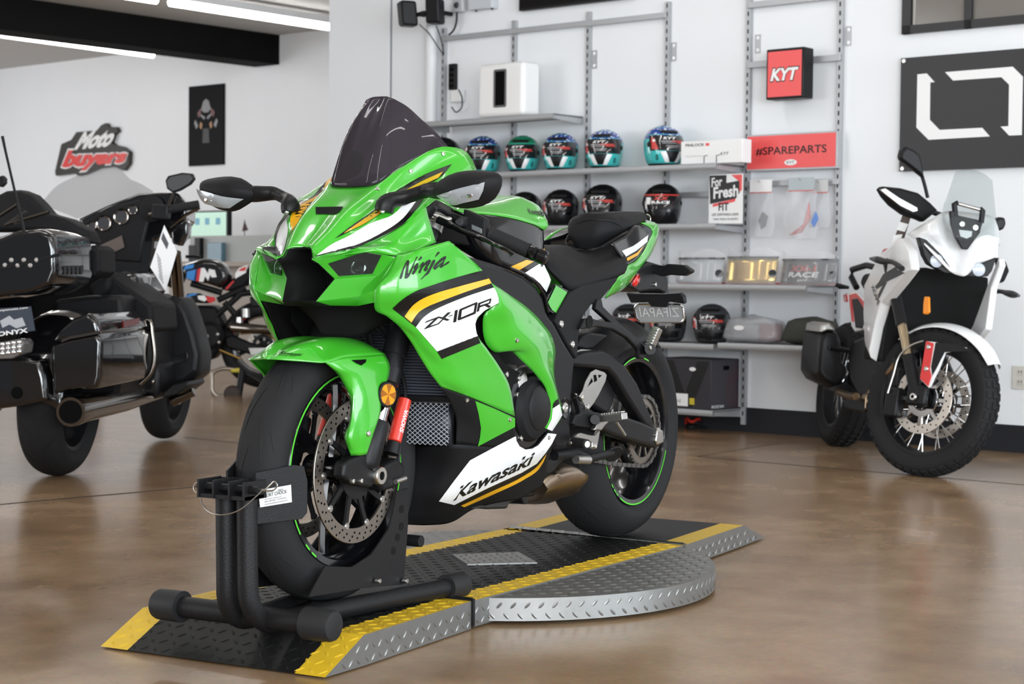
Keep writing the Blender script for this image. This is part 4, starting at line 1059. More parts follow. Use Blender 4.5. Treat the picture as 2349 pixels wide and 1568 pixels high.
build('seat_base', MB().loft([L_(s8, [(668, 556, .0), (850, 508, .054), (1000, 418, .076), (1330, 240, .060)]), L_(s8, [(690, 640, .0), (880, 590, .06), (1050, 500, .085), (1400, 270, .06)])], 16, 4).both(), M['satin_black'], bike, solid=.004)
# tail
tu = L_(s8, [(1355, 215, .052), (1420, 240, .062), (1492, 295, .068), (1440, 470, .087), (1300, 690, .117), (1190, 758, .137), (1080, 893, .146), (912, 1155, .130)])
tm_ = L_(s8, [(1390, 200, .042), (1480, 232, .055), (1532, 292, .062), (1490, 500, .085), (1395, 690, .106), (1265, 850, .121), (1110, 1000, .131), (914, 1157, .128)])
tl = L_(s8, [(1420, 186, .030), (1520, 215, .040), (1572, 243, .045), (1560, 400, .054), (1490, 592, .070), (1335, 800, .090), (1210, 978, .100), (914, 1161, .124)])
tail_mb = MB().loft([tu, tm_, tl], 34, 10)
tail_bvh = bvh_of(tail_mb)
tail = side_parts('tail_cowl', tail_mb, M['green'], smooth=60)
tb0 = L_(s8, [(985, 480, .126), (1150, 388, .110), (1340, 264, .074), (1458, 355, .077)])
tb1 = L_(s8, [(1190, 757, .136), (1300, 691, .116), (1385, 565, .099), (1448, 440, .086)])
tp_mb = MB().loft([tb0, tb1], 16, 10); tp_bvh = bvh_of(tp_mb)
tpan = side_parts('tail_side_panel', tp_mb, M['gloss_black'], smooth=60)
def tdec(pts, m, off=.0012): decal('stripe', PX(s8, pts), tp_bvh, m, tpan, 12, off, mirror=True)
tdec([(1112, 570), (1250, 510), (1310, 470), (1438, 375), (1428, 455), (1290, 570), (1165, 640)], M['white'])
tdec([(1172, 660), (1300, 592), (1386, 505), (1312, 622), (1183, 697)], M['amber'])
build('tail_far_edge', MB().prism([s8(*p, -.135) for p in ((160, 442), (250, 358), (350, 300), (484, 266), (484, 284), (380, 308), (285, 368), (165, 475))], V((0, -.008, 0))), M['green'], bike, bevel=.003)
build('tail_far_graphic', MB().prism([s8(*p, -.125) for p in ((152, 552), (190, 500), (226, 526), (190, 545))], V((0, -.004, 0))), M['white'], bike)
tj = MB().loft([[V((-1.60, y, .975 - abs(y) * .3)) for y in (-.045, 0, .045)], [V((-1.66, y, .965 - abs(y) * .3)) for y in (-.045, 0, .045)]], 8, 4)
build('tail_top', MB().loft([L_(s8, [(1405, 188, .03), (1560, 240, .04)]), L_(s8, [(1405, 180, 0), (1560, 232, 0)])], 6, 6).both(), M['green'], bike, solid=.003, away=lambda c: c - V((0, 0, 1)))
build('tail_light', MB().loft([L_(s8, [(1572, 245, .042), (1563, 400, .05), (1496, 590, .064)]), L_(s8, [(1560, 245, 0), (1550, 400, 0), (1485, 590, 0)])], 10, 8).both(), M['lens_clear'], bike, solid=.003, away=lambda c: c + V((1, 0, 0)))
build('seat_strap', MB().tube(spline(L_(s8, [(1420, 115, .05), (1455, 130, .05), (1472, 165, .05), (1470, 195, .05)]), 14), .0018, 6), M['steel'], bike)
ut = MB().loft([L_(s8, [(1200, 640, 0), (1480, 600, 0)]), L_(s8, [(1210, 760, .09), (1440, 640, .06)]), L_(s8, [(1180, 960, .09), (1340, 800, .08)])], 8, 8)
build('undertail', ut.both(), M['satin_black'], bike, solid=.004)
# plate holder, plate, indicators
arm = [s8(*p) for p in ((1330, 790, .045), (1460, 700, .045), (1600, 740, .045), (1690, 900, .045), (1700, 1040, .045), (1660, 1100, .045), (1580, 1060, .045), (1450, 1060, .045), (1330, 1080, .045), (1215, 1010, .045))]
build('plate_bracket', MB().prism(arm, V((0, -.09, 0))), M['satin_black'], bike, bevel=.006)
PL = [s8(1262, 1232, .10), s8(1890, 1232, -.10)]
pcn = V((-1.76, 0, .735)); up_ = V((.18, 0, .98)).normalized(); rt = V((0, 1, 0))
def plate_pt(px, py): return at_plane(*s8.px(px, py), V((-1.755, 0, .70)), V((.98, 0, -.18)))
pq = [plate_pt(1258, 1225), plate_pt(1885, 1225), plate_pt(1908, 1455), plate_pt(1305, 1455)]
pn = (pq[1] - pq[0]).cross(pq[3] - pq[0]).normalized(); pn = pn if pn.x > 0 else -pn
def rrect(q, k=.09, n=5):
    out = []
    for i in range(4):
        a, b, c = q[i - 1], q[i], q[(i + 1) % 4]; kk = k * (c - b if i % 2 else a - b).length
        u, w = (a - b).normalized(), (c - b).normalized(); r = .018
        for j in range(n + 1):
            t = j / n * pi / 2
            out.append(b + u * r * (1 - sin(t)) + w * r * (1 - cos(t)))
    return out
plate = build('license_plate', MB().prism(rrect(pq), -pn * .002), mat('bare plate back', (.30, .30, .30), .5, metal=.35), bike)
fr = rrect([p.lerp((pq[0] + pq[2]) / 2, .025) for p in pq])
build('plate_rim', MB().tube([p + pn * .001 for p in fr], .0032, 8, closed=True), M['chrome'], plate)
# the number is stamped from the far side and reads backwards from here
def pl_pt(u, v): return pq[3].lerp(pq[2], u).lerp(pq[0].lerp(pq[1], u), v)
vs, fs = text_polys('ZIEPAPAL'[:0] + 'LAPAEIZ'[:0] + 'ZIFAPAI', 0, .01)
build('plate_lettering', MB().add([pl_pt(.90 - .80 * u, .30 + .50 * v) + pn * .0018 for u, v in vs], [f[::-1] for f in fs]), mat('embossed plate metal', (.62, .62, .62), .35, metal=.4), plate, away=lambda c: c - pn)
bump_ = []
for u in (.10, .24, .38, .52, .66, .80): bump_.append(pl_pt(u + .04, .20))
for p_ in bump_: pass
flap = [s8(*p) for p in ((1165, 1090, .06), (1400, 1110, .06), (1640, 1110, .06), (1840, 1095, .06), (1885, 1140, .06), (1895, 1230, .06), (1690, 1200, .06), (1670, 1270, .06), (1480, 1262, .06), (1440, 1210, .06), (1225, 1215, .06))]
flap = [at_plane(*project(p), V((-1.725, 0, .72)), V((.98, 0, -.18))) for p in flap]
build('plate_mount', MB().prism(flap, V((-.02, 0, .004))), M['satin_black'], bike, bevel=.003)
bolt(s8(1530, 985, .048), (0, 1, .1), .007)
ind = [s8(*p) for p in ((1465, 735, .06), (1640, 755, .10), (1660, 735, .13), (1700, 730, .15), (1880, 742, .19), (1975, 810, .21), (1960, 840, .21), (1880, 878, .19), (1690, 865, .15), (1600, 885, .11), (1470, 835, .06))]
iy = [V((-1.66 - .10 * (i_ in (3, 4, 5, 6, 7, 8)), p.y, p.z)) for i_, p in enumerate(ind)]
build('rear_indicator', MB().prism([at_x(*project(p), -1.62) for p in ind], V((-.032, 0, 0))), M['satin_black'], bike, bevel=.009, seg=3)
build('rear_indicator', MB().prism([mirror_y(at_x(*project(p), -1.62)) for p in ind], V((-.032, 0, 0))), M['satin_black'], bike, bevel=.009, seg=3)
build('side_reflector', MB().loft([L_(s8, [(1330, 850, .088), (1350, 910, .086), (1325, 990, .084)]), L_(s8, [(1290, 900, .094), (1300, 960, .094), (1300, 1000, .090)]), L_(s8, [(1255, 950, .088), (1252, 990, .087), (1280, 1020, .084)])], 8, 8), M['red_lens'], bike, solid=.006)

# ------------------------------------------------------------------ frame, swingarm, footrests
def plate_y(name, pts, y0, y1, m, zf=z3, bevel=.008, both=True, **k):
    q = [zf(x, y, y0) for x, y in pts]
    mb = MB().prism(q, V((0, y1 - y0, 0)))
    o = build(name, mb, m, bike, bevel=bevel, seg=3, **k)
    if both: build(name, mb.mirror(), m, bike, bevel=bevel, seg=3, **k)
    return o
plate_y('frame_spar', [(480, 70), (620, 145), (760, 185), (880, 228), (980, 275), (1060, 340), (1112, 420), (1140, 540), (1188, 600), (1262, 740), (1332, 850), (1322, 960), (1312, 1100), (1305, 1260), (1300, 1420), (1270, 1490), (1190, 1490), (1150, 1400), (1120, 1200), (1060, 900), (1000, 620), (850, 470), (700, 350), (560, 230)], .178, .120, M['frame'], bevel=.016)
edge_t = spline(L_(z3, [(870, 222, .178), (980, 272, .178), (1062, 340, .178), (1112, 420, .178), (1138, 530, .178)]), 24)
build('frame_trim', MB().tube(edge_t, .0045, 8), M['gloss_black'], bike)
plate_y('subframe_cover', [(1188, 596), (1216, 520), (1290, 395), (1380, 342), (1500, 312), (1622, 290), (1616, 318), (1560, 380), (1495, 462), (1440, 480), (1385, 555), (1366, 610), (1350, 720), (1342, 850), (1328, 850), (1260, 735)], .158, .10, M['matte_black'], bevel=.012)
decal('panel_graphic', PX(z3, [(1135, 460), (1190, 345), (1268, 392), (1190, 535), (1160, 520)]), bvh_of(MB().poly([z3(*p, .150) for p in ((1100, 440), (1190, 330), (1290, 380), (1200, 560))])), M['green'], build('seat_side_panel', MB().prism([z3(*p, .149) for p in ((1125, 440), (1190, 335), (1285, 385), (1200, 560), (1150, 520))], V((0, -.03, 0))), M['gloss_black'], bike), 20)
for x, y in ((1228, 612), (1305, 752)): bolt(z3(x, y, .160), (0, 1, 0), .010)
bolt(z3(1255, 1190, .182), (0, 1, 0), .014, name='pivot_bolt')
build('pivot_recess', MB().lathe([(0, 0), (.022, 0), (.026, .003), (.028, 0)], z3(1258, 1195, .1785), YA, 24), M['gloss_black'], bike)
# swingarm: tapered box arm with its upper brace
def arm_side(y0, y1):
    low = [(1290, 1190), (1330, 1290), (1480, 1330), (1600, 1390), (1760, 1440), (1880, 1470), (1925, 1460), (1935, 1400), (1900, 1330), (1840, 1310)]
    up = [(1800, 1200), (1740, 1050), (1690, 930), (1630, 850), (1500, 800), (1330, 790), (1300, 900)]
    return [z3(x, y, y0) for x, y in low + up]
ol = arm_side(.150, .11)
holes_ = [z3(*p, .150) for p in ((1400, 930), (1560, 950), (1590, 1000), (1680, 1100), (1720, 1240), (1650, 1270), (1480, 1250), (1370, 1120), (1350, 1000))]
# lower beam, rear leg and upper brace as one frame with an opening
sw = MB()
lowbeam = [(1290, 1130), (1320, 1120), (1480, 1225), (1650, 1240), (1800, 1290), (1900, 1335), (1935, 1400), (1930, 1450), (1890, 1470), (1760, 1435), (1600, 1385), (1480, 1330), (1340, 1300), (1290, 1260)]
upbeam = [(1300, 840), (1400, 800), (1520, 790), (1600, 830), (1680, 900), (1760, 1020), (1830, 1190), (1890, 1330), (1820, 1320), (1760, 1230), (1690, 1120), (1610, 985), (1560, 930), (1440, 915), (1300, 905)]
rot_sw = MB().prism([z3(x, y, .150) for x, y in lowbeam], V((0, -.045, 0)))
sa = build('swingarm', rot_sw, M['frame'], bike, bevel=.010, seg=3)
build('swingarm_brace', MB().prism([z3(x, y, .148) for x, y in upbeam], V((0, -.04, 0))), M['frame'], bike, bevel=.010, seg=3)
build('swingarm', rot_sw.mirror(), M['frame'], bike, bevel=.010, seg=3)
plate_y('swingarm_upper_web', [(1330, 800), (1370, 785), (1440, 790), (1560, 870), (1480, 850), (1345, 850)], .130, .125, M['alu'], bevel=.002, both=False)
plate_y('exhaust_guard', [(1500, 940), (1560, 935), (1600, 990), (1610, 1080), (1590, 1180), (1545, 1240), (1480, 1200), (1420, 1150), (1460, 1080)], .115, .08, M['satin_black'], bevel=.010, both=False)
adj = [z3(x, y, .156) for x, y in ((1895, 1345), (1935, 1345), (1938, 1430), (1895, 1448), (1885, 1420))]
build('axle_adjuster', MB().prism(adj, V((0, -.012, 0))), M['steel'], bike, bevel=.003)
bolt(z3(1878, 1380, .152), (0, 1, 0), .005)
# hugger over the rear tyre
hg = []
for th, hw in ((38, .098), (55, .105), (75, .108), (95, .108), (115, .106), (132, .10), (150, .08)):
    t = radians(th); hg.append([RW + V((cos(t) * (.338 - .07 * abs(y) ** 2), y * hw, sin(t) * (.338 - .07 * abs(y) ** 2))) for y in (-1, -.75, -.4, 0, .4, .75, 1)])
build('rear_hugger', MB().loft(hg[:5], 13, 16), M['satin_black'], bike, away=lambda c: RW, solid=.003, smooth=60)
plate_y('hugger_fin', [(1335, 770), (1370, 700), (1430, 670), (1520, 680), (1560, 690), (1450, 780), (1400, 790)], .10, .06, M['satin_black'], bevel=.006, both=False)
# passenger peg hanger
plate_y('passenger_peg_bracket', [(1395, 575), (1440, 570), (1500, 590), (1600, 600), (1700, 660), (1790, 740), (1830, 790), (1805, 855), (1770, 850), (1765, 790), (1690, 710), (1590, 650), (1480, 630), (1390, 645), (1360, 650)], .170, .155, M['frame'], bevel=.004)
plate_y('passenger_peg_strut', [(1480, 440), (1510, 440), (1520, 490), (1790, 760), (1760, 775), (1560, 590), (1470, 510)], .165, .150, M['frame'], bevel=.003)
build('hanger_hole', MB().lathe([(0, 0), (.016, 0), (.018, .001), (.018, -.001)], z3(1425, 598, .1712), YA, 20), M['deep_black'], bike)
peg = MB(); pa, pb = z3(1835, 790, .185), z3(1900, 640, .205)
peg.bar(pa, pb, .026, .020, up=(0, 1, 0))
for i in range(7):
    c = pa.lerp(pb, .12 + i * .125); peg.box((-.004, -.011, -.004), (.004, .011, .004), M=Matrix.Translation(c + V((.014, 0, .003))))
build('passenger_peg', peg, M['alu'], bike, bevel=.002)
build('peg_pivot', MB().cyl(z3(1845, 785, .150), z3(1845, 785, .200), .016), M['satin_black'], bike)
bolt(z3(1850, 778, .201), (0, 1, 0), .008)
# rider footrest, heel guard, shifter
hgd = [(1355, 1110), (1380, 1075), (1400, 1010), (1435, 945), (1470, 925), (1530, 945), (1545, 965), (1535, 1010), (1490, 1100), (1455, 1160), (1420, 1205), (1400, 1205), (1395, 1180), (1375, 1145)]
hp = build('heel_guard', MB().prism([z3(x, y, .192) for x, y in hgd], V((0, -.004, 0))), M['alu'], bike, bevel=.0012)
for tri_ in (((1412, 1045), (1440, 985), (1448, 1010)), ((1452, 965), (1470, 962), (1478, 1000), (1458, 1015)), ((1485, 962), (1512, 966), (1490, 985))):
    build('heel_guard_slot', MB().prism([z3(x, y, .1924) for x, y in tri_], V((0, -.0003, 0))), M['void'], hp)
for x, y in ((1372, 1117), (1410, 1185)): bolt(z3(x, y, .193), (0, 1, 0), .008)
plate_y('footrest_hanger', [(1325, 1085), (1345, 1110), (1375, 1170), (1430, 1215), (1500, 1225), (1520, 1260), (1500, 1310), (1420, 1330), (1330, 1320), (1310, 1300), (1330, 1240), (1370, 1230)], .188, .17, M['frame'], bevel=.004, both=False)
for x, y in ((1328, 1110), (1318, 1300)): bolt(z3(x, y, .181), (0, 1, 0), .008)
build('footrest_pivot', MB().cyl(z3(1462, 1272, .17), z3(1462, 1272, .205), .013), M['satin_black'], bike)
fp0, fp1 = z3(1500, 1268, .205), z3(1668, 1248, .285)
pg = MB(); pg.bar(fp0, fp1, .026, .018)
for i in range(9):
    for j in (-1, 0, 1):
        c = fp0.lerp(fp1, .1 + i * .10) + V((j * .008, 0, .010)); pg.box((-.0028, -.0028, 0), (.0028, .0028, .0045), M=Matrix.Translation(c))
fpeg = build('footrest', pg, M['alu'], bike, bevel=.0012)
build('footrest_feeler', MB().cyl(z3(1610, 1290, .262), z3(1670, 1380, .262), .0042), M['alu'], fpeg)
plate_y('footrest_mount', [(1480, 1300), (1540, 1260), (1560, 1290), (1530, 1320), (1510, 1350), (1460, 1345)], .205, .190, M['alu'], bevel=.004, both=False)
shf = [(1300, 1430), (1345, 1375), (1370, 1365), (1430, 1380), (1465, 1385), (1492, 1348), (1500, 1352), (1480, 1460), (1460, 1480), (1442, 1465), (1445, 1430), (1350, 1400), (1320, 1410), (1305, 1450)]
build('shift_lever', MB().prism([z3(x, y, .215) for x, y in shf], V((0, -.012, 0))), M['alu'], bike, bevel=.0025)
build('shift_pedal', MB().cyl(z3(1312, 1428, .210), z3(1405, 1442, .262), .013, n=18), M['rubber'], bike)
build('shift_tip', MB().cyl(z3(1403, 1442, .262), z3(1410, 1443, .266), .0085, n=14), M['alu'], bike)
bolt(z3(1462, 1455, .216), (0, 1, 0), .008)
# side stand folded back
build('side_stand', MB().tube([z3(1180, 1520, .16), z3(1320, 1500, .17), z3(1420, 1545, .185), z3(1580, 1500, .20)], [.014, .014, .012, .010], 14), M['satin_black'], bike)
build('stand_tip', MB().cyl(z3(1330, 1548, .185), z3(1418, 1552, .19), .0115), M['alu'], bike)
build('stand_foot', MB().lathe([(0, -.004), (.026, -.004), (.028, 0), (.026, .004), (0, .004)], w10(940, 450, .20), V((.3, .6, -.5)), 20), M['satin_black'], bike)
build('stand_bracket', MB().prism([w10(x, y, .15) for x, y in ((60, 470), (200, 430), (420, 400), (430, 470), (270, 560), (180, 680), (100, 730), (20, 640))], V((0, -.03, 0))), M['satin_black'], bike, bevel=.006)
# engine
eng = MB()
build('engine_block', MB().prism([z3(x, y, .165) for x, y in ((620, 640), (800, 620), (1000, 760), (1180, 900), (1200, 1200), (1180, 1480), (1000, 1500), (860, 1480), (820, 1200), (700, 900))], V((0, -.33, 0))), M['frame'], bike, bevel=.01)
ec = V((z3(1020, 1200, .205))); 
build('engine_cover', MB().lathe([(0, .022), (.050, .022), (.072, .016), (.082, .002), (.086, -.06)], ec, YA, 44), M['matte_black'], bike, smooth=30)
build('engine_cover_face', MB().lathe([(0, .030), (.040, .030), (.056, .024), (.058, .018)], ec + V((-.006, 0, .004)), YA, 40), M['satin_black'], bike, smooth=30)
build('engine_gasket', MB().lathe([(.080, -.02), (.106, -.02), (.106, -.004), (.09, -.002), (.080, -.002)], ec, YA, 40, closed_prof=True), M['gloss_black'], bike, smooth=30)
for x, y in ((925, 1103), (1020, 1030), (950, 1400), (1045, 1385), (850, 960), (935, 985)): bolt(z3(x, y, .204), (0, 1, 0), .008)
build('water_pump', MB().lathe([(0, .02), (.03, .018), (.038, 0), (.04, -.04)], z3(900, 1000, .185), V((.3, 1, 0)), 24), M['alu'], bike)
build('coolant_pipe', MB().tube(spline(L_(z3, [(860, 1010, .185), (930, 940, .195), (1000, 930, .19), (1060, 960, .175)]), 20), .014, 14), mat('dark cast metal', (.12, .12, .12), .4, metal=.9), bike)
build('sump', MB().prism([z5(x, y, .09) for x, y in ((540, 830), (640, 770), (860, 740), (1000, 680), (1000, 740), (840, 770), (780, 800), (770, 832), (640, 836), (590, 832))], V((0, -.16, 0))), mat('dark sump metal', (.05, .05, .05), .45, metal=.7), bike, bevel=.008)
# exhaust box under the swingarm
mx = [V(z5(880, 770, .10)), V(z5(1000, 700, .11)), V(z5(1120, 640, .115)), V(z5(1240, 590, .12))]
ex_rows = []
for (t0, t1, y0, y1) in (((1010, 660), (880, 790), .135, .05), ((1060, 620), (960, 795), .140, .04), ((1130, 585), (1060, 785), .142, .04), ((1200, 560), (1090, 770), .140, .05), ((1245, 565), (1190, 720), .135, .06), ((1255, 590), (1225, 660), .128, .075)):
    a, b = z5(*t0, y0), z5(*t1, y1); c = (a + b) / 2
    mid = c + V((0, .03, -.004))
    ex_rows.append([a, a.lerp(mid, .6) + V((0, .012, .004)), mid, b.lerp(mid, .6) + V((0, .008, -.004)), b, YZ(b, -.06), YZ(a, -.06)])
build('exhaust', MB().loft(ex_rows, 22, 16, wrap=True, cap=True), M['exhaust'], bike, smooth=60)
build('exhaust_bracket', MB().prism([z5(x, y, .11) for x, y in ((860, 755), (900, 745), (905, 800), (880, 803))], V((0, -.05, 0))), M['satin_black'], bike, bevel=.003)

# ------------------------------------------------------------------ front end: forks, radiator, bars, mirrors
FD = (z2(1490, 760, .108) - z4(928, 695, .108)); FD = V((FD.x, 0, FD.z)).normalized()
ax0 = V((z4(963, 757, .108).x, .108, z4(963, 757, .108).z))
for s in (1, -1):
    o = V((z4(928, 695, .108).x, s * .108, z4(928, 695, .108).z))
    P_ = lambda t: o + FD * t
    tz = lambda zf, x, y: (V((zf(x, y, .108).x, s * .108, zf(x, y, .108).z)) - o).dot(FD)
    tA, tB, tC = tz(z4, 1030, 485), tz(z4, 1075, 262), tz(z4, 1095, 180)
    build('fork_slider', MB().tube([P_(-.012), P_(0), P_(tA - .012), P_(tA), P_(tA + .002)], [.022, .031, .030, .028, .018], 24), M['satin_black'], bike)
    build('fork_inner_tube', MB().cyl(P_(tA - .01), P_(tB + .01), .0210, n=24), M['chrome'], bike)
    build('fork_outer_tube', MB().tube([P_(tB - .004), P_(tB), P_(tB + .035), P_(tB + .036), P_(tC + .03), P_(tC + .032), P_(.62)], [.022, .0285, .0285, .0265, .0265, .0285, .0285], 24), M['satin_black'], bike)
    ro = V((-.036, 0, -.014)); 
    r0, r1 = z4(1088, 570, .100), z4(1148, 330, .100)
    r0, r1 = YZ(r0, s * .100), YZ(r1, s * .100)
    can = build('damper_canister', MB().tube([r0, r0.lerp(r1, .02), r0.lerp(r1, .98), r1], [.014, .0165, .0165, .014], 22), M['red'], bike)
    build('canister_mount', MB().tube([r0.lerp(r1, -.28), r0.lerp(r1, -.02)], [.018, .0165], 18), M['satin_black'], bike)
    if s > 0:
        fs_ = bvh_of(MB().tube([r0, r1], .0165, 22))
        decal_text('lettering', 'SHOWA', [z4.px(1136, 522), z4.px(1166, 395), z4.px(1146, 388), z4.px(1116, 512)], fs_, M['white'], can, shear=.1, bold=.03, off=.001)
    # foot, axle clamp, caliper
    ft = [V((p.x, s * .125, p.z)) for p in L_(z4, [(900, 640, .125), (960, 650, .125), (1010, 720, .125), (1005, 790, .125), (960, 830, .125), (900, 820, .125), (850, 800, .125), (800, 770, .125), (810, 690, .125)])]
    build('fork_foot', MB().prism(ft, V((0, -s * .030, 0))), M['satin_black'], bike, bevel=.007, seg=3)
    build('axle_end', MB().lathe([(.010, .002), (.010, .010), (.019, .010), (.021, .007), (.021, -.004)], V((ax0.x, s * .126, ax0.z)), V((0, s, 0)), 24), M['steel'], bike)
    build('axle_bore', MB().lathe([(0, .006), (.011, .006)], V((ax0.x, s * .126, ax0.z)), V((0, s, 0)), 6), M['void'], bike)
    for x, y in ((857, 792), (903, 790)): bolt(YZ(z4(x, y, .127), s * .126), (0, s, 0), .006)
    cq = [V((p.x, s * .112, p.z)) for p in L_(z4, [(1000, 800, .112), (1040, 700, .112), (1110, 660, .112), (1150, 700, .112), (1150, 780, .112), (1100, 830, .112), (1030, 850, .112)])]
    cal = build('brake_caliper', MB().prism(cq, V((0, -s * .06, 0))), M['satin_black'], bike, bevel=.009, seg=3)
    if s > 0: build('caliper_spring', MB().tube([z4(1095, 795, .118), z4(1150, 775, .118)], .006, 10), M['alu'], cal)
    build('brake_hose', MB().tube(spline([YZ(z4(1130, 690, .1), s * .09), YZ(z4(1150, 560, .1), s * .085), YZ(z4(1185, 240, .1), s * .08), YZ(z4(1170, 130, .1), s * .07), V((-.16, s * .05, .70))], 24), .005, 8), M['satin_black'], bike)
    # reflector on the fork
    rc = z4(1047, 305, .140); rc.y *= s
    rn = V((.18, s * .97, .05)).normalized()
    rf = build('fork_reflector', MB().lathe([(0, -.004), (.028, -.004), (.030, 0), (.028, .004), (.025, .0045), (0, .0045)], rc, rn, 32), M['satin_black'], bike)
    u = V((0, 0, 1)); u = (u - rn * u.dot(rn)).normalized(); w = rn.cross(u)
    for k in range(8):
        a0, a1 = radians(45 * k + 12), radians(45 * k + 57)
        build('reflector_facet', MB().poly([rc + rn * .0052, rc + rn * .0052 + (u * cos(a0) + w * sin(a0)) * .0242, rc + rn * .0052 + (u * cos((a0 + a1) / 2) + w * sin((a0 + a1) / 2)) * .0250, rc + rn * .0052 + (u * cos(a1) + w * sin(a1)) * .0242]), M['reflector'] if k % 2 == 0 else M['reflector_shaded'], rf)
    # mirrors
    fs = (lambda p: p) if s > 0 else mirror_y
    sx = [fs(p) for p in L_(z1, [(1190, 772, .130), (1200, 735, .132), (1240, 700, .142), (1300, 690, .158), (1380, 665, .185), (1460, 640, .215), (1500, 640, .238), (1570, 640, .27)])]
    stalk = build('mirror_stalk', MB().tube(spline(sx, 26), [.019, .0205, .021, .020, .018, .0165, .0155, .0155, .015, .015, .014, .014, .014, .014, .014, .014, .0145, .015, .0155, .016, .0165, .017, .0175, .018, .018, .018], 14, flat=1.25), M['satin_black'], bike)
    bolt(fs(z1(1187, 777, .1277)) + V((.012, .006 * s, .004)), (.8, .5 * s, .3), .006, stalk)
    # housing: lofted shell, nose towards the front, glass at the back
    mrow = [L_(z1, [(1490, 650, .235), (1480, 640, .232), (1490, 630, .232), (1500, 640, .235)]),
            L_(z1, [(1540, 560, .270), (1470, 640, .245), (1530, 710, .262), (1560, 640, .275)]),
            L_(z1, [(1640, 518, .300), (1520, 640, .275), (1610, 738, .295), (1640, 630, .310)]),
            L_(z1, [(1760, 515, .335), (1700, 640, .325), (1700, 748, .325), (1740, 630, .345)]),
            L_(z1, [(1880, 522, .370), (1820, 600, .365), (1780, 742, .355), (1850, 640, .380)]),
            L_(z1, [(1922, 545, .385), (1900, 600, .385), (1870, 700, .378), (1910, 620, .395)])]
    # outline of the visible face and a depth towards the rear
    face = [fs(p) for p in L_(z1, [(1468, 640, .235), (1525, 572, .262), (1640, 515, .303), (1765, 508, .350), (1892, 518, .402), (1928, 540, .418), (1930, 602, .420), (1890, 696, .404), (1800, 742, .368), (1700, 758, .330), (1612, 748, .300), (1535, 696, .265)])]
    cen = sum(face, V()) / len(face)
    fr_ = V((1, .25 * s, .1)).normalized()
    r1 = [p.lerp(cen, .22) + fr_ * .030 for p in face]; r2_ = [p.lerp(cen, .60) + fr_ * .048 for p in face]
    bk = [p - fr_ * .018 for p in face]
    shell = MB().grid([bk, face, r1, r2_], 0, True); shell.poly(r2_); shell.poly(bk[::-1])
    mir = build('mirror_housing', shell, M['matte_black'], bike, sub=1, smooth=180)
    lq = [fs(p) for p in L_(z1, [(1520, 668, .262), (1660, 625, .300), (1815, 590, .345), (1780, 690, .348), (1640, 722, .315), (1600, 722, .300)])]
    sh_b = bvh_of(MB().add([p + fr_ * .004 for p in face] + [c + fr_ * .004 for c in r1] + [c + fr_ * .004 for c in r2_], [(i, (i + 1) % 12, 12 + (i + 1) % 12, 12 + i) for i in range(12)] + [(12 + i, 12 + (i + 1) % 12, 24 + (i + 1) % 12, 24 + i) for i in range(12)] + [tuple(range(24, 36))]))
    if s > 0:
        v2, f_ = flat_tris(PX(z1, [(1522, 668), (1660, 628), (1815, 590), (1805, 640), (1780, 690), (1640, 722), (1605, 725)]), 14); lm_left = drape(v2, f_, sh_b, .0035)
    lm = lm_left if s > 0 else lm_left.mirror()
    build('mirror_indicator', lm, M['indicator_lens'], mir, away=lambda c: c - fr_)
    ic = sum(lm.v, V()) / len(lm.v)
    for k in range(3):
        c = ic + V((.002, (k - 1) * .018 * s, 0)); build('indicator_bulb', MB().lathe([(0, .004), (.006, .003), (.008, 0)], c - fr_ * .002, fr_, 10), M['chrome'], mir)
    # clip-on bar, grip, bar end, lever
    b0, b1 = h7(1000, 600, .205), h7(2010, 1050, .362)
    b0, b1 = fs(b0), fs(b1); bd = (b1 - b0).normalized()
    at_ = lambda t: b0 + bd * t
    LB = (b1 - b0).length
    build('handlebar', MB().cyl(b0 - bd * .10, b1 - bd * .03, .011), M['satin_black'], bike)
    gp = [at_(.035 + (LB - .075) * i / 20) for i in range(21)]
    gr = [.0185] + [.0165 + .0012 * (i % 2) for i in range(1, 20)] + [.0185]
    build('grip', MB().tube(gp, gr, 20), M['rubber'], bike)
    build('bar_end', MB().tube([at_(LB - .045), at_(LB - .043), at_(LB - .02), at_(LB - .018), at_(LB - .016), at_(LB + .004), at_(LB + .008)], [.0155, .017, .017, .014, .0175, .0175, .013], 20), M['gloss_black'], bike)
    sw_c = at_(.000); up = V((0, 0, 1)); sd = bd.cross(up).normalized()
    swh = build('switch_housing', MB().obox(sw_c + up * .004, bd * .030, sd * .022, up * .029), M['matte_black'], bike, bevel=.006, seg=3)
    build('switch_button', MB().obox(sw_c + V((0, 0, -.004)) + V((.018, .012 * s, 0)), bd * .014, sd * .006, up * .006), mat('grey switch', (.12, .13, .13), .5), swh, bevel=.002)
    lv = [fs(p) for p in L_(h7, [(420, 480, .16), (600, 560, .19), (760, 640, .225), (880, 690, .25), (1060, 750, .285), (1240, 840, .315), (1400, 910, .345), (1510, 975, .362), (1540, 1010, .366)])]
    build('clutch_lever' if s > 0 else 'brake_lever', MB().tube(spline(lv, 34), [.012] * 6 + [.0095 - .0035 * min(1, i / 20) for i in range(27)] + [.0095], 12, flat=.75), M['gloss_black'], bike)
    cl0 = fs(h7(380, 480, .15)); 
    build('clip_on_clamp', MB().lathe([(.026, -.015), (.036, -.015), (.036, .015), (.026, .015)], V((P_(.60).x, s * .108, P_(.60).z)), FD, 24, closed_prof=True), M['alu'], bike)
tct = V((-.245, 0, .965))
build('top_clamp', MB().prism([V((-.205, -.145, .975)), V((-.205, .145, .975)), V((-.26, .15, .975)), V((-.31, .05, .975)), V((-.31, -.05, .975)), V((-.26, -.15, .975))], V((0, 0, .022))), M['alu'], bike, bevel=.006)
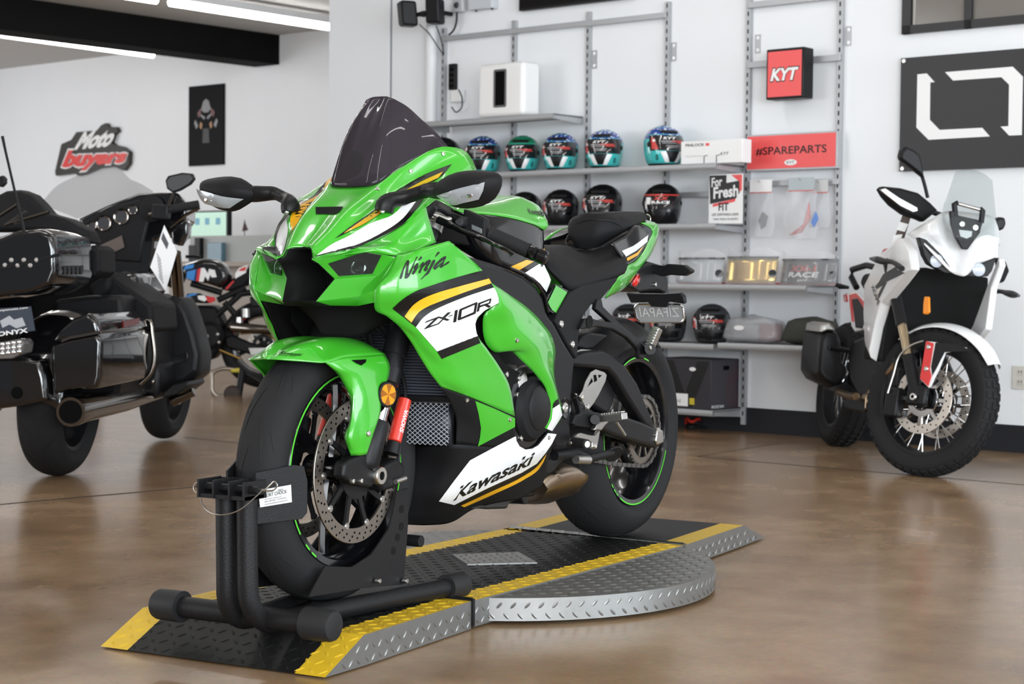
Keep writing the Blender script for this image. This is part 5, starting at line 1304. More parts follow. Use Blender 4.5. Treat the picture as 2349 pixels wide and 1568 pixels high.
build('bar_clamp_arm', MB().prism(L_(h7, [(300, 390, .15), (380, 365, .155), (560, 425, .175), (620, 430, .182), (640, 470, .187), (560, 500, .178), (430, 470, .16)]), V((-.02, -.01, -.004))), M['alu'], bike, bevel=.004)
build('lever_mount', MB().prism(L_(h7, [(660, 480, .19), (770, 415, .2), (800, 460, .205), (790, 560, .205), (740, 600, .2), (660, 540, .19)]), V((-.03, 0, 0))), M['satin_black'], bike, bevel=.006)
build('fork_cap', MB().lathe([(0, .012), (.014, .012), (.020, .006), (.022, -.02)], h7(290, 280, .15), V((-.3, .5, .6)), 18), M['satin_black'], bike)
build('cable_cover', MB().loft([L_(h7, [(260, 210, .12), (400, 190, .13), (620, 300, .15)]), L_(h7, [(270, 320, .14), (420, 300, .15), (630, 420, .16)])], 10, 5), M['satin_black'], bike, solid=.01)
hs = MB().loft([L_(h7, [(280, 360, .10), (640, 430, .11)]), L_(h7, [(400, 620, .12), (800, 650, .13)]), L_(h7, [(420, 800, .12), (900, 860, .14)])], 8, 8)
for m_ in (hs, hs.mirror()): build('headstock_cover', m_, M['deep_black'], bike, solid=.01)
# radiator and oil cooler
ra, rb = z2(985, 640, -.02), z2(1880, 1370, .185)
RX = -.235
def rad_pt(y, z, bow=.03): return V((RX + bow * (1 - (abs(y) / .20) ** 2), y, z))
zt_, zb_ = .745, at_x(*z2.px(1880, 1390), RX).z
rg = MB().grid([[rad_pt(y, z) for y in [-.19 + .38 * i / 16 for i in range(17)]] for z in (zb_, zt_)])
rad = build('radiator', rg, mat('dark radiator core', (.010, .012, .018), .5), bike, solid=.03, away=lambda c: c - V((1, 0, 0)))
nf = 27
for k in range(nf):
    z = zb_ + (zt_ - zb_) * (k + .5) / nf
    build('radiator_fin', MB().grid([[rad_pt(y, z + dz) + V((dx, 0, 0)) for y in [-.188 + .376 * i / 12 for i in range(13)]] for dx, dz in ((.0015, -.0022), (.006, 0), (.0015, .0022))]), mat('fin metal', (.34, .37, .43), .4, metal=.8) if k == 0 else bpy.data.materials['fin metal'], rad)
build('radiator_frame', MB().tube([rad_pt(-.19, zb_) + V((.004, 0, 0))] + [rad_pt(-.19 + .38 * i / 10, zb_) + V((.004, 0, 0)) for i in range(1, 11)], .009, 8), M['satin_black'], bike)
oz1, oz0 = at_x(*z4.px(1190, 345), -.245).z, at_x(*z4.px(1190, 580), -.245).z
def oc_pt(y, z, d=0.0): return V((-.255 + .02 * (1 - (abs(y) / .17) ** 2) + d, y, z))
oc = build('oil_cooler', MB().grid([[oc_pt(-.165 + .33 * i / 14, z) for i in range(15)] for z in (oz0, oz1)]), bpy.data.materials['dark radiator core'], bike, solid=.03, away=lambda c: c - V((1, 0, 0)))
gm = mat('cooler mesh wire', (.62, .66, .74), .35, metal=.7)
gw = MB()
W_, H_ = .33, oz1 - oz0; stp = .0135
for sgn in (1, -1):
    k = -int(H_ / stp * 2)
    while k * stp < W_ + H_ * 2:
        # wire along direction (2,1)/(2,-1) clipped to the rectangle
        pts_ = []
        for i in range(60):
            v = H_ * i / 59; y = (k * stp + sgn * v * 1.25)
            if sgn < 0: y += 0
            if 0 <= y <= W_: pts_.append(oc_pt(-.165 + y, oz0 + v, .004))
        if len(pts_) > 3: gw.tube([pts_[0], pts_[len(pts_) // 3], pts_[2 * len(pts_) // 3], pts_[-1]], .0011, 4)
        k += 1
build('cooler_mesh', gw, gm, oc)
build('cooler_rail', MB().tube([oc_pt(-.165 + .33 * i / 8, oz1 + .004, .002) for i in range(9)], .006, 8), M['alu'], oc)
# hoses in front of the radiator
for pts_ in ([(1060, 560, .03), (1120, 680, .035), (1190, 780, .035), (1220, 890, .03)], [(1210, 600, .06), (1300, 720, .07), (1390, 840, .08), (1400, 890, .085)], [(1100, 600, .045), (1200, 690, .06), (1380, 860, .075)]):
    build('hose', MB().tube(spline(L_(z2, pts_), 20), .008 if len(pts_) == 4 else .004, 10), M['satin_black'], bike)
# maker's plate riveted on the chock's left guide plate
lp = [at_y(*p, .088) for p in ((591, 1124), (668, 1112), (669, 1152), (596, 1164))]
gpl = bvh_of(MB().poly([V((.335, .0415, .30)), V((.335, .0415, .45)), V((.245, .0818, .45)), V((.245, .0818, .30))]).poly([V((.245, .0818, .30)), V((.245, .0818, .45)), V((.195, .0880, .45)), V((.195, .0880, .30))]))
label_px = [(592, 1122), (667, 1110), (669, 1150), (596, 1164)]
v2, f_ = flat_tris([(592, 1164 - 40), (667, 1111), (669, 1151), (596, 1163)], 12)
lb = build('maker_plate', drape(v2, f_, gpl, .0012), mat('stamped aluminium plate', (.55, .55, .54), .5, metal=.3), chock, away=lambda c: c + (c - CAM) * .1)
def lbl(s, x0, y0, x1, y1, h): decal_text('lettering', s, [(x0, y0), (x1, y1), (x1, y1 - h), (x0, y0 - h)], gpl, M['graphic_black'], lb, bold=.005, off=.0022)
lbl('SPORT CHOCK', 603, 1141, 657, 1130, 8); lbl('by Providence Products, LLC', 606, 1147, 645, 1139.5, 3.2); lbl('(800) 988-0833   PATENTED', 606, 1152.5, 656, 1142.5, 3.2); lbl('The BAXLEY', 604, 1131.5, 627, 1127, 3.2); lbl('2453', 636, 1126, 648, 1123.5, 4); lbl('www.baxleybyprovidence.com', 606, 1158.5, 659, 1148, 3.6)
# ------------------------------------------------------------------ shelf system on the back wall
M['shelf_metal'] = mat('grey shelf metal', (.40, .41, .425), .42, metal=.35)
M['shelf_board'] = mat('grey shelf board', (.26, .265, .27), .5)
M['slot'] = mat('dark slot', (.008, .009, .012), .8)
M['plastic_white'] = mat('white plastic', (.80, .80, .80), .3)
M['card_white'] = mat('white card', (.82, .82, .82), .6)
M['sign_red'] = mat('coral red sign face', (.78, .085, .085), .4)
M['sign_black'] = mat('charcoal sign face', (.012, .012, .014), .45)
M['poly_bag'] = glass('clear plastic bag', (.97, .97, .98), .26, .2, base=(.75, .76, .78))
def wbox(mb, s0, s1, z0, z1, d0, d1, mi=0, k=WK):
    P_ = lambda s, z, d: wall(s, z, d, k)
    return mb.add([P_(s0, z0, d0), P_(s1, z0, d0), P_(s1, z0, d1), P_(s0, z0, d1), P_(s0, z1, d0), P_(s1, z1, d0), P_(s1, z1, d1), P_(s0, z1, d1)], [(0, 1, 2, 3), (4, 7, 6, 5), (0, 4, 5, 1), (1, 5, 6, 2), (2, 6, 7, 3), (3, 7, 4, 0)], mi)
def wtext(s, s0, s1, z0, z1, d, m, parent, name='lettering', shear=0.0, bold=0.0, k=WK, tilt=0.0):
    mb = text_mb(s, wall(s0, z0, d, k), WD * (s1 - s0) + V((0, 0, tilt)), V((0, 0, z1 - z0)), .0008, shear, bold)
    return build(name, mb, m, parent, away=lambda c: c - WN)
UP = [wc(x, 300)[0] for x in (1021, 1182, 1352, 1533, 1719, 1929)]
ut = [wc(1021, 63, .03)[1], wc(1182, 46, .03)[1], wc(1352, 26, .03)[1], wc(1533, 3, .03)[1], 2.75, 2.75]
z_lo = wc(1712, 974, .03)[1]
ulab = ['shelf upright at the far left, beside the power strip', 'shelf upright behind the white subwoofer', 'shelf upright right of the white subwoofer shelf', 'shelf upright between the black round helmets, fourth from the left', 'tall shelf upright left of the red square sign', 'rightmost shelf upright, beside the white motorcycle']
for i, s in enumerate(UP):
    t = thing('shelf_upright', 'grey slotted ' + ulab[i], 'shelf upright', wall(s, z_lo, 0), 'slotted shelf uprights')
    mb = wbox(MB(), s - .014, s + .014, z_lo, ut[i], 0, .026)
    z = z_lo + .05
    while z < ut[i] - .03:
        wbox(mb, s - .005, s + .004, z, z + .024, .0255, .0264, 1); z += .0475
    build('channel', mb, [M['shelf_metal'], M['slot']], t)
for px_, y0, y1, lab in ((1364, 116, 157, 2), (1546, 98, 140, 3), (1739, 80, 122, 4), (1947, 61, 105, 5)):
    s0, z1_ = wc(px_ - 6, y0); s1, z0_ = wc(px_ + 6, y1)
    t = thing('wall_clip', 'small screwed metal clip beside the ' + ulab[lab].replace('shelf upright ', 'upright '), 'bracket', wall(s0, z0_, 0), 'wall clips')
    mb = wbox(MB(), s0, s1, z0_, z1_, 0, .004)
    build('plate', mb, M['shelf_metal'], t)
    for zz in (z0_ + .018, z1_ - .018): build('screw', MB().lathe([(0, .004), (.006, .003), (.010, 0)], wall((s0 + s1) / 2, zz, .004), WN, 12), M['card_white'], t)
def rail(x0, y0, x1, y1, h, lab, d=.028):
    s0, z0_ = wc(x0, y0, d); s1, z1_ = wc(x1, y1, d); z = (z0_ + z1_) / 2
    return tag(build('shelf_rail', wbox(MB(), s0, s1, z - h, z, d, d + .012), M['shelf_metal'], bevel=.002), lab, 'rail', 'shelf rails')
rail(1015, 83, 1174, 67, .031, 'top grey rail bar left, above the power strip'); rail(1174, 66, 1345, 48, .031, 'top grey rail bar above the white subwoofer'); rail(1344, 50, 1530, 27, .031, 'top grey rail bar right of the white subwoofer')
rail(1717, 2, 1930, -14, .033, 'grey rail bar at the top edge above the red square sign'); rail(1716, 141, 1930, 126, .034, 'grey rail bar behind the red square sign')
rail(1711, 418, 1926, 408, .03, 'grey rail bar with the hanging bags'); rail(1540, 442, 1711, 437, .03, 'grey rail bar behind the white comfort sign')
def shelf(s0, s1, z, lab, d=.30):
    t = thing('shelf', lab, 'shelf', wall(s0, z - .03, 0), 'wall shelves')
    build('board', wbox(MB(), s0, s1, z - .012, z, .026, d - .012), M['shelf_board'], t)
    fe_ = MB(); prof = [(d - .016, z - .032), (d - .004, z - .032), (d, z - .026), (d + .002, z - .016), (d, z - .006), (d - .004, z), (d - .016, z)]
    fe_.grid([[wall(s, zz, dd) for dd, zz in prof] for s in (s0, s1)]); fe_.poly([wall(s0, zz, dd) for dd, zz in prof]); fe_.poly([wall(s1, zz, dd) for dd, zz in prof])
    build('front_edge', fe_, M['shelf_metal'], t, smooth=50)
    for s in (s0, s1 - .004):
        build('end_bracket', MB().prism([wall(s, z - .002, .02), wall(s, z - .002, d - .002), wall(s, z - .030, d - .002), wall(s, z - .048, .02)], WD * .004), M['shelf_metal'], t)
    return t
ZS = dict(a=1.790, b=1.463, c=1.140, d=.812, e=.488, f=.500, g=.130)
shelf(wc(960, 280, .3)[0], -3.626, ZS['a'], 'top grey shelf under the white subwoofer')
shelf(UP[0], -2.487, ZS['b'], 'grey shelf carrying the teal and blue helmets')
shelf(UP[0], -2.487, ZS['c'], 'grey shelf carrying the round black helmets')
shelf(UP[2], -1.915, ZS['d'], 'grey shelf carrying the bagged visors, near the white motorcycle')
shelf(UP[0], -2.486, ZS['e'], 'grey shelf carrying the matte dark helmets')
shelf(wc(1645, 783, .33)[0], -1.905, ZS['f'], 'short grey shelf carrying the clear bag and dark pouch', .325)
shelf(UP[1], -2.486, ZS['g'], 'lowest grey shelf with the dark carton')

# ------------------------------------------------------------------ helmets
HP = [(.000, .105, -.090, .082), (.012, .122, -.104, .094), (.035, .134, -.114, .102), (.07, .138, -.124, .108), (.10, .132, -.130, .111), (.14, .118, -.131, .112), (.172, .098, -.122, .104), (.20, .068, -.098, .084), (.220, .035, -.062, .054), (.230, .008, -.026, .022)]
def hsec(z):
    for a, b in zip(HP, HP[1:]):
        if z <= b[0]:
            u = (z - a[0]) / (b[0] - a[0]); return [a[i] + (b[i] - a[i]) * u for i in (1, 2, 3)]
    return list(HP[-1][1:])
def hpt(a, z, off=0.0):
    xf, xb, w = hsec(z); c, s = cos(a), sin(a)
    x = (xf if c > 0 else -xb) * math.copysign(abs(c) ** .9, c); y = w * math.copysign(abs(s) ** .9, s)
    n = V((x / max(.03, abs(xf)) , y / max(.03, w), (z - .10) / .14 * .6)).normalized()
    return V((x, y, z)) + n * off
def hpatch(left, right, z0, z1, off, n=10, m=8):
    # patch between two angle functions of height
    return MB().grid([[hpt(left(z) + (right(z) - left(z)) * j / n, z, off) for j in range(n + 1)] for z in [z0 + (z1 - z0) * i / m for i in range(m + 1)]])
def star_mat():
    m = bpy.data.materials.new('blue shell with pale stars'); m.use_nodes = True; nt = m.node_tree; b = nt.nodes['Principled BSDF']; b.inputs['Roughness'].default_value = .25; b.inputs['Coat Weight'].default_value = .8
    tc = nt.nodes.new('ShaderNodeTexCoord'); v = nt.nodes.new('ShaderNodeTexVoronoi'); v.inputs['Scale'].default_value = 48; nt.links.new(tc.outputs['Object'], v.inputs['Vector'])
    r = nt.nodes.new('ShaderNodeValToRGB'); r.color_ramp.interpolation = 'CONSTANT'; r.color_ramp.elements[0].color = (.75, .80, .85, 1); r.color_ramp.elements[1].position = .30; r.color_ramp.elements[1].color = (.02, .06, .30, 1)
    nt.links.new(v.outputs['Distance'], r.inputs['Fac']); nt.links.new(r.outputs['Color'], b.inputs['Base Color']); return m
M['teal'] = mat('teal gloss shell', (.05, .50, .50), .25, coat=.8)
M['stars'] = star_mat()
M['deep_green'] = mat('green gloss shell', (.01, .22, .10), .25, coat=.8)
M['helmet_grey'] = mat('matte graphite shell', (.035, .037, .042), .55)
M['visor'] = mat('dark visor', (.010, .010, .012), .08, coat=1.0)
M['visor_red'] = mat('red visor sticker', (.55, .05, .04), .35)
M['visor_grey'] = mat('grey visor print', (.30, .30, .31), .4)
def make_helmet(kind):
    shell_m = {'blue': M['teal'], 'green': M['teal'], 'black': M['gloss_black'], 'grey': M['helmet_grey'], 'race': M['gloss_black']}[kind]
    t = thing('helmet', '', 'helmet')
    L_ = lambda name, mb, m, away=V((0, 0, .1)): build(name, mb, m, t, away=away, smooth=60)
    rows = []
    for z in [0, .006, .012, .025, .04, .055, .07, .085, .10, .12, .14, .155, .172, .186, .20, .21, .220, .226, .230]:
        rows.append([hpt(2 * pi * k / 36, z) for k in range(36)])
    sh = MB().grid(rows, 0, True); sh.poly(rows[-1])
    shell = L_('shell', sh, shell_m)
    L_('neck_roll', MB().tube([hpt(2 * pi * k / 30, .002, -.006) for k in range(30)], .008, 8, closed=True), M['satin_black'])
    if kind in ('blue', 'green'):
        build('crown_graphic', MB().grid([[hpt(2 * pi * k / 36, z, .0012) for k in range(37)] for z in (.150, .165, .180, .20, .215, .226, .230)]), M['stars'] if kind == 'blue' else M['deep_green'], shell, away=V((0, 0, .1)), smooth=60)
    zt = lambda z: 0
    vis = L_('visor', hpatch(lambda z: -1.25, lambda z: 1.25, .078, .166, .004, 26, 8), M['visor'])
    build('visor_pivot', MB().lathe([(0, .004), (.012, .003), (.016, 0)], hpt(1.32, .115, .004), V((.2, 1, 0)), 16), M['satin_black'], vis)
    build('visor_pivot', MB().lathe([(0, .004), (.012, .003), (.016, 0)], hpt(-1.32, .115, .004), V((.2, -1, 0)), 16), M['satin_black'], vis)
    def vtext(s, a0, a1, z0, z1, m, shear=.2):      # text runs from the wearer's right to left as the viewer reads it
        vs, fs = text_polys(s, shear, .03)
        build('lettering', MB().add([hpt(a0 + (a1 - a0) * u, z0 + (z1 - z0) * v, .0052) for u, v in vs], fs), m, vis, away=V((0, 0, .12)))
    if kind == 'race':
        vtext('XX', -.35, .38, .128, .150, M['visor_red']); vtext('RACE', -.42, .45, .108, .124, M['card_white'], .1)
        build('visor_sticker', hpatch(lambda z: -.80, lambda z: -.50, .105, .145, .0048, 4, 3), M['card_white'], vis, away=V((0, 0, .12)))
        build('visor_sticker', hpatch(lambda z: -1.1, lambda z: 1.1, .155, .163, .0048, 16, 2), M['visor_red'], vis, away=V((0, 0, .12)))
    else:
        vtext('KYT', -.42, .22, .140, .156, M['card_white'], .3)
        build('visor_sticker', hpatch(lambda z: -1.12, lambda z: -.72 - (z - .085) * 3, .085, .150, .0048, 6, 4), M['visor_red'], vis, away=V((0, 0, .12)))
        build('visor_sticker', hpatch(lambda z: -1.02, lambda z: -.85, .128, .142, .0054, 4, 2), M['card_white'], vis, away=V((0, 0, .12)))
        for a0, a1, z0, z1, m in ((-.55, .15, .126, .133, 'visor_grey'), (-.05, .70, .127, .135, 'visor_red'), (.25, .78, .119, .125, 'visor_red'), (-.5, .2, .117, .121, 'visor_grey'), (-.32, .30, .102, .107, 'visor_grey'), (-.25, .25, .093, .097, 'visor_grey')):
            build('visor_sticker', hpatch(lambda z: a0, lambda z: a1, z0, z1, .0048, 8, 2), M[m], vis, away=V((0, 0, .12)))
    # chin: dark centre with wings
    L_('chin_vent', hpatch(lambda z: -.10 - z * 3.4, lambda z: .10 + z * 3.4, .012, .076, .0025, 8, 6), M['satin_black'])
    if kind in ('blue', 'green'):
        for s in (1, -1):
            L_('chin_stripe', hpatch(lambda z: s * (.10 + z * 3.4), lambda z: s * (.34 + z * 4.6), .010, .072, .0022, 6, 6), M['white'])
            vs, fs = text_polys('0', 0, .02); L_('number', MB().add([hpt(s * .86 + .16 * (u - .5), .022 + .032 * v, .003) for u, v in vs], fs), M['graphic_black'])
    else:
        for s in (1, -1): L_('chin_wing', hpatch(lambda z: s * (.12 + z * 3.4), lambda z: s * (.75 + z * 1.5), .020, .060, .0018, 6, 4), M['satin_black'] if kind != 'race' else M['gloss_black'])
    tv = MB()
    for s in (1, -1): tv.grid([[hpt(s * a, z, o) for a, z, o in ((.15, .186, .002), (.45, .188, .009), (.8, .186, .002))], [hpt(s * a, z, o) for a, z, o in ((.15, .205, .002), (.6, .206, .008), (1.0, .204, .002))]])
    L_('top_vent', MB().grid([[hpt(a, .178, .002) for a in (-.5, -.25, 0, .25, .5)], [hpt(a, .184, .008) for a in (-.5, -.25, 0, .25, .5)], [hpt(a, .192, .007) for a in (-.6, -.3, 0, .3, .6)], [hpt(a, .200, .001) for a in (-.8, -.4, 0, .4, .8)]]), M['satin_black'])
    return t
protos = {}
def place_helmet(kind, px0, px1, py_top, zsh, turn, label, group, d=.17, sc=None):
    pc = wall_px((px0 + px1) / 2, (py_top + 380) / 2 if False else py_top + 45, d)
    s_ = pc.dot(WD); base = wall(s_, zsh + .010, d)
    to = (CAM - base); rz = math.atan2(to.y, to.x) + radians(turn)
    wm = (wall_px(px1, py_top + 50, d) - wall_px(px0, py_top + 50, d)).dot(CR)
    if kind in protos: o = copy_tree(protos[kind])
    else: o = make_helmet(kind); protos[kind] = o
    o.location = base; o.rotation_euler = (0, 0, rz)
    k = sc or wm / .248; o.scale = (k, k, k)
    o['label'] = label; o['group'] = group; o['category'] = 'helmet'
    return o
g1, g2, g3 = 'helmets on the teal helmet shelf', 'round black helmets', 'matte dark helmets'
place_helmet('black', 972, 1060, 312, ZS['b'], 12, 'black helmet partly hidden behind the smoked windscreen', g1)
place_helmet('blue', 1064, 1152, 308, ZS['b'], -12, 'teal and starred blue helmet left of the green topped helmet', g1)
place_helmet('green', 1156, 1243, 303, ZS['b'], -12, 'teal helmet with a green crown', g1)
place_helmet('blue', 1241, 1332, 295, ZS['b'], -12, 'teal and starred blue helmet right of the green topped helmet', g1)
place_helmet('blue', 1339, 1436, 288, ZS['b'], -12, 'teal and starred blue helmet second from right in its row', g1)
place_helmet('blue', 1470, 1574, 280, ZS['b'], 24, 'teal and starred blue helmet turned right, beside the white box', g1)
place_helmet('black', 1163, 1246, 426, ZS['c'], -12, 'glossy black helmet showing only its top above the green fuel tank', g2)
place_helmet('black', 1243, 1332, 422, ZS['c'], -12, 'glossy black helmet with red visor print above the fuel tank end', g2)
place_helmet('black', 1332, 1434, 419, ZS['c'], -12, 'glossy black helmet with red visor print above the black seat', g2)
place_helmet('race', 1468, 1572, 412, ZS['c'], -6, 'black helmet with large red and white print across its visor', g2)
place_helmet('grey', 1396, 1486, 690, ZS['e'], -8, 'matte dark helmet left of the motorcycle license plate', g3)
place_helmet('grey', 1484, 1582, 688, ZS['e'], -8, 'matte dark helmet behind the motorcycle license plate', g3)
place_helmet('grey', 1582, 1684, 684, ZS['e'], -8, 'matte dark helmet fully visible right of the license plate', g3)

# ------------------------------------------------------------------ goods and signs
def card(name, lab, cat, x0, x1, yt0, yt1, yb0, yb1, d, th, m, group=None):
    s0, za = wc(x0, yt0, d); s1, zb = wc(x1, yt1, d); _, zc = wc(x0, yb0, d); _, zd = wc(x1, yb1, d)
    z1_, z0_ = (za + zb) / 2, (zc + zd) / 2
    t = thing(name, lab, cat, wall((s0 + s1) / 2, z0_, d - th / 2), group)
    return t, s0, s1, z0_, z1_
# white subwoofer on the top shelf
t = thing('subwoofer', 'white rounded subwoofer cabinet with dark slot on the top shelf', 'speaker', wall(wc(1150, 262, .27)[0], ZS['a'], .2))
s0, z1_ = wc(1096, 148, .30); s1, _ = wc(1201, 138, .30); z0_ = ZS['a']; z1_ = (wc(1096, 149, .30)[1] + wc(1201, 137, .30)[1]) / 2
build('cabinet', wbox(MB(), s0, s1, z0_, z1_, .14, .30), M['plastic_white'], t, bevel=.028, seg=5, smooth=60)
sl0, zt0 = wc(1133, 160, .301); sl1, zb0 = wc(1161, 245, .301)
def wpill(s0, s1, z0, z1, d, r, n=6):
    out = []
    for (cs_, cz_, a0) in ((s1 - r, z1 - r, 0), (s0 + r, z1 - r, 90), (s0 + r, z0 + r, 180), (s1 - r, z0 + r, 270)):
        for j in range(n + 1):
            a = radians(a0 + 90 * j / n); out.append(wall(cs_ + r * cos(a), cz_ + r * sin(a), d))
    return out
build('slot_rim', MB().ring_prism(wpill(sl0, sl1, zb0, zt0, .2995, .012), wpill(sl0 + .012, sl1 - .012, zb0 + .012, zt0 - .012, .2995, .006), WN * .004), mat('grey slot rim', (.10, .10, .105), .4), t)
build('slot', MB().prism(wpill(sl0 + .011, sl1 - .011, zb0 + .011, zt0 - .011, .2995, .006), WN * .0015), M['void'], t)
# white boxed visor insert
t, s0, s1, z0_, z1_ = card('product_box', 'white flat product box beside the teal helmet turned right', 'box', 1562, 1703, 320, 322, 372, 371, .26, .07, None)
z0_ = ZS['b'] + .001
build('carton', wbox(MB(), s0, s1, z0_, z1_, .17, .26), M['card_white'], t, bevel=.004)
W_, H_ = s1 - s0, z1_ - z0_
wtext('PINLOCK', s0 + W_ * .08, s0 + W_ * .39, z0_ + H_ * .76, z0_ + H_ * .88, .26, M['graphic_black'], t, bold=.02)
build('red_mark', wbox(MB(), s0 + W_ * .41, s0 + W_ * .47, z0_ + H_ * .76, z0_ + H_ * .88, .2595, .2608), M['sign_red'], t)
wtext('KYT', s0 + W_ * .65, s0 + W_ * .79, z0_ + H_ * .34, z0_ + H_ * .46, .26, M['graphic_black'], t, shear=.2, bold=.01)
wtext('Clear insert lens'[:0] or 'Fog resistant lens', s0 + W_ * .08, s0 + W_ * .36, z0_ + H_ * .30, z0_ + H_ * .38, .26, M['visor_grey'], t)
for i, (u0, u1) in enumerate(((.44, .455), (.64, .655))): build('hook', MB().tube([wall(s0 + W_ * u0, z0_ + .001, .29), wall(s0 + W_ * u0, z0_ + .04, .29), wall(s0 + W_ * (u0 + .05), z0_ + .042, .29)], .0025, 6), M['satin_black'], t)
# comfort sign in a holder
t, s0, s1, z0_, z1_ = card('counter_sign', 'white red and black printed sign card standing at the shelf end', 'sign', 1627, 1704, 398, 400, 513, 515, .20, .004, None)
z0_ = ZS['c'] + .001
build('card', wbox(MB(), s0, s1, z0_, z1_, .195, .20), M['card_white'], t)
W_, H_ = s1 - s0, z1_ - z0_
q_ = lambda pts, d=.2006: [wall(s0 + W_ * u, z0_ + H_ * v, d) for u, v in pts]
build('panel_graphic', MB().prism(q_([(.01, .98), (.52, .98), (.52, .82), (.90, .86), (.92, .62), (.80, .50), (.04, .40)]), WN * .0004), M['sign_black'], t)
build('panel_graphic', MB().prism(q_([(.66, .98), (.98, .98), (.98, .66), (.90, .64), (.90, .84)]), WN * .0004), M['sign_red'], t)
build('panel_graphic', MB().prism(q_([(.12, .40), (.80, .50), (.78, .44), (.12, .34)]), WN * .0004), M['sign_red'], t)
wtext('For', s0 + W_ * .08, s0 + W_ * .40, z0_ + H_ * .74, z0_ + H_ * .93, .2012, M['card_white'], t, bold=.03, tilt=.006)
wtext('Fresh', s0 + W_ * .14, s0 + W_ * .88, z0_ + H_ * .50, z0_ + H_ * .74, .2012, M['card_white'], t, bold=.03, tilt=.012)
wtext('FIT', s0 + W_ * .30, s0 + W_ * .60, z0_ + H_ * .26, z0_ + H_ * .42, .2012, M['graphic_black'], t, bold=.02)
wtext('USE DISPOSABLE LINER', s0 + W_ * .10, s0 + W_ * .90, z0_ + H_ * .16, z0_ + H_ * .21, .2012, M['graphic_black'], t)
wtext('WHEN TRYING ON HELMETS', s0 + W_ * .14, s0 + W_ * .88, z0_ + H_ * .07, z0_ + H_ * .11, .2012, M['graphic_black'], t)
# red square box sign
t, s0, s1, z0_, z1_ = card('box_sign', 'red square box sign with white lettering in a black frame', 'sign', 1757, 1843, 113, 107, 228, 224, .16, .1, None)
build('frame', wbox(MB(), s0, s1 + .0, z0_, z1_, .055, .155), M['satin_black'], t, bevel=.006)
build('bracket', wbox(MB(), s0 + .06, s1 - .06, z0_ + .12, z1_ - .12, .04, .055), M['satin_black'], t)
W_, H_ = s1 - s0, z1_ - z0_
build('face', wbox(MB(), s0 + W_ * .05, s1 - W_ * .05, z0_ + H_ * .045, z1_ - H_ * .055, .155, .157), M['sign_red'], t)
wtext('KYT', s0 + W_ * .11, s0 + W_ * .90, z0_ + H_ * .34, z0_ + H_ * .63, .1575, M['graphic_black'], t, shear=.25, bold=.07)
wtext('KYT', s0 + W_ * .13, s0 + W_ * .88, z0_ + H_ * .36, z0_ + H_ * .61, .1590, M['card_white'], t, shear=.25, bold=.04)
# spare parts sign
t, s0, s1, z0_, z1_ = card('sign', 'long red spare parts sign with black lettering and grey edge', 'sign', 1715, 1918, 313, 304, 387, 383, .075, .02, None)
build('frame', wbox(MB(), s0 - .008, s1 + .008, z0_ - .01, z1_ + .008, .03, .073), M['shelf_metal'], t, bevel=.002)
build('face', wbox(MB(), s0, s1 - .002, z0_, z1_, .073, .075), M['sign_red'], t)
W_, H_ = s1 - s0, z1_ - z0_
wtext('#SPAREPARTS', s0 + W_ * .10, s0 + W_ * .90, z0_ + H_ * .40, z0_ + H_ * .66, .0755, M['graphic_black'], t, bold=.012)
build('badge', MB().prism([wall(s0 + W_ * (.5 + .07 * cos(a)), z0_ + H_ * (.17 + .09 * sin(a)), .075) for a in [2 * pi * k / 24 for k in range(24)]], WN * .0008), M['card_white'], t)
wtext('KYT', s0 + W_ * .455, s0 + W_ * .545, z0_ + H_ * .13, z0_ + H_ * .21, .0760, M['graphic_black'], t, shear=.2, bold=.01)
# bags hanging from the rail
def bag(x0, x1, y0, y1, ym, lab, d, inside, header, hook_z=None):
    s0, z1_ = wc(x0, y0, d); s1, z0_ = wc(x1, y1, d); _, zm = wc(x0, ym, d); W_ = s1 - s0
    t = thing('hanging_bag', lab, 'bag', wall((s0 + s1) / 2, z0_, d), 'bags hanging on the rail')
    build('header_card', wbox(MB(), s0 + W_ * .08, s1 - W_ * .08, zm, z1_, d, d + .002), header, t)
    build('header_edge', wbox(MB(), s0 + W_ * .08, s1 - W_ * .08, zm - .006, zm, d, d + .0022), M['visor_red'], t)
    rows = []
    for i in range(9):
        v = i / 8; rows.append([wall(s0 + W_ * (u + .05 * sin(v * 7 + u * 3)), zm - .004 - (zm - z0_) * v, d + (.004 + .016 * sin(pi * u)) * (.3 + v) + .004 * sin(9 * u + 5 * v)) for u in [j / 8 for j in range(9)]])
    rb = [[p - WN * (.012 * (.4 + i / 8)) for p in r] for i, r in enumerate(rows)]
    mb = MB().grid(rows); mb.grid(rb)
    build('pouch', mb, M['poly_bag'], t, smooth=180)
    for pts, m in inside:
        build('visor_tab', MB().prism([wall(s0 + W_ * u, z0_ + (zm - z0_) * v, d + .004) for u, v in pts], WN * .006), m, t)
    build('hook', MB().tube([wall((s0 + s1) / 2, z1_ - .012, .035), wall((s0 + s1) / 2, z1_ - .012, d + .02), wall((s0 + s1) / 2, z1_ - .004, d + .024)], .002, 6), M['steel'], t)
    return t
bg = mat('blue tinted visor piece', (.03, .16, .55), .2, coat=.6); rp = mat('red tinted visor piece', (.50, .12, .11), .3, coat=.6)
bag(1716, 1774, 413, 541, 441, 'clear bag with grey part hanging left on the rail', .085, [([(.45, .35), (.60, .55), (.80, .45), (.72, .22), (.55, .15)], mat('smoke grey part', (.12, .12, .12), .4))], M['card_white'])
bag(1804, 1872, 408, 545, 437, 'clear bag with a blue card header in front, hanging in the middle', .10, [([(.15, .05), (.62, .30), (.78, .75), (.82, .40), (.55, .10)], rp), ([(.86, .32), (1.0, .55), (1.08, .40), (.95, .22)], bg)], mat('pale blue header card', (.42, .47, .50), .5))
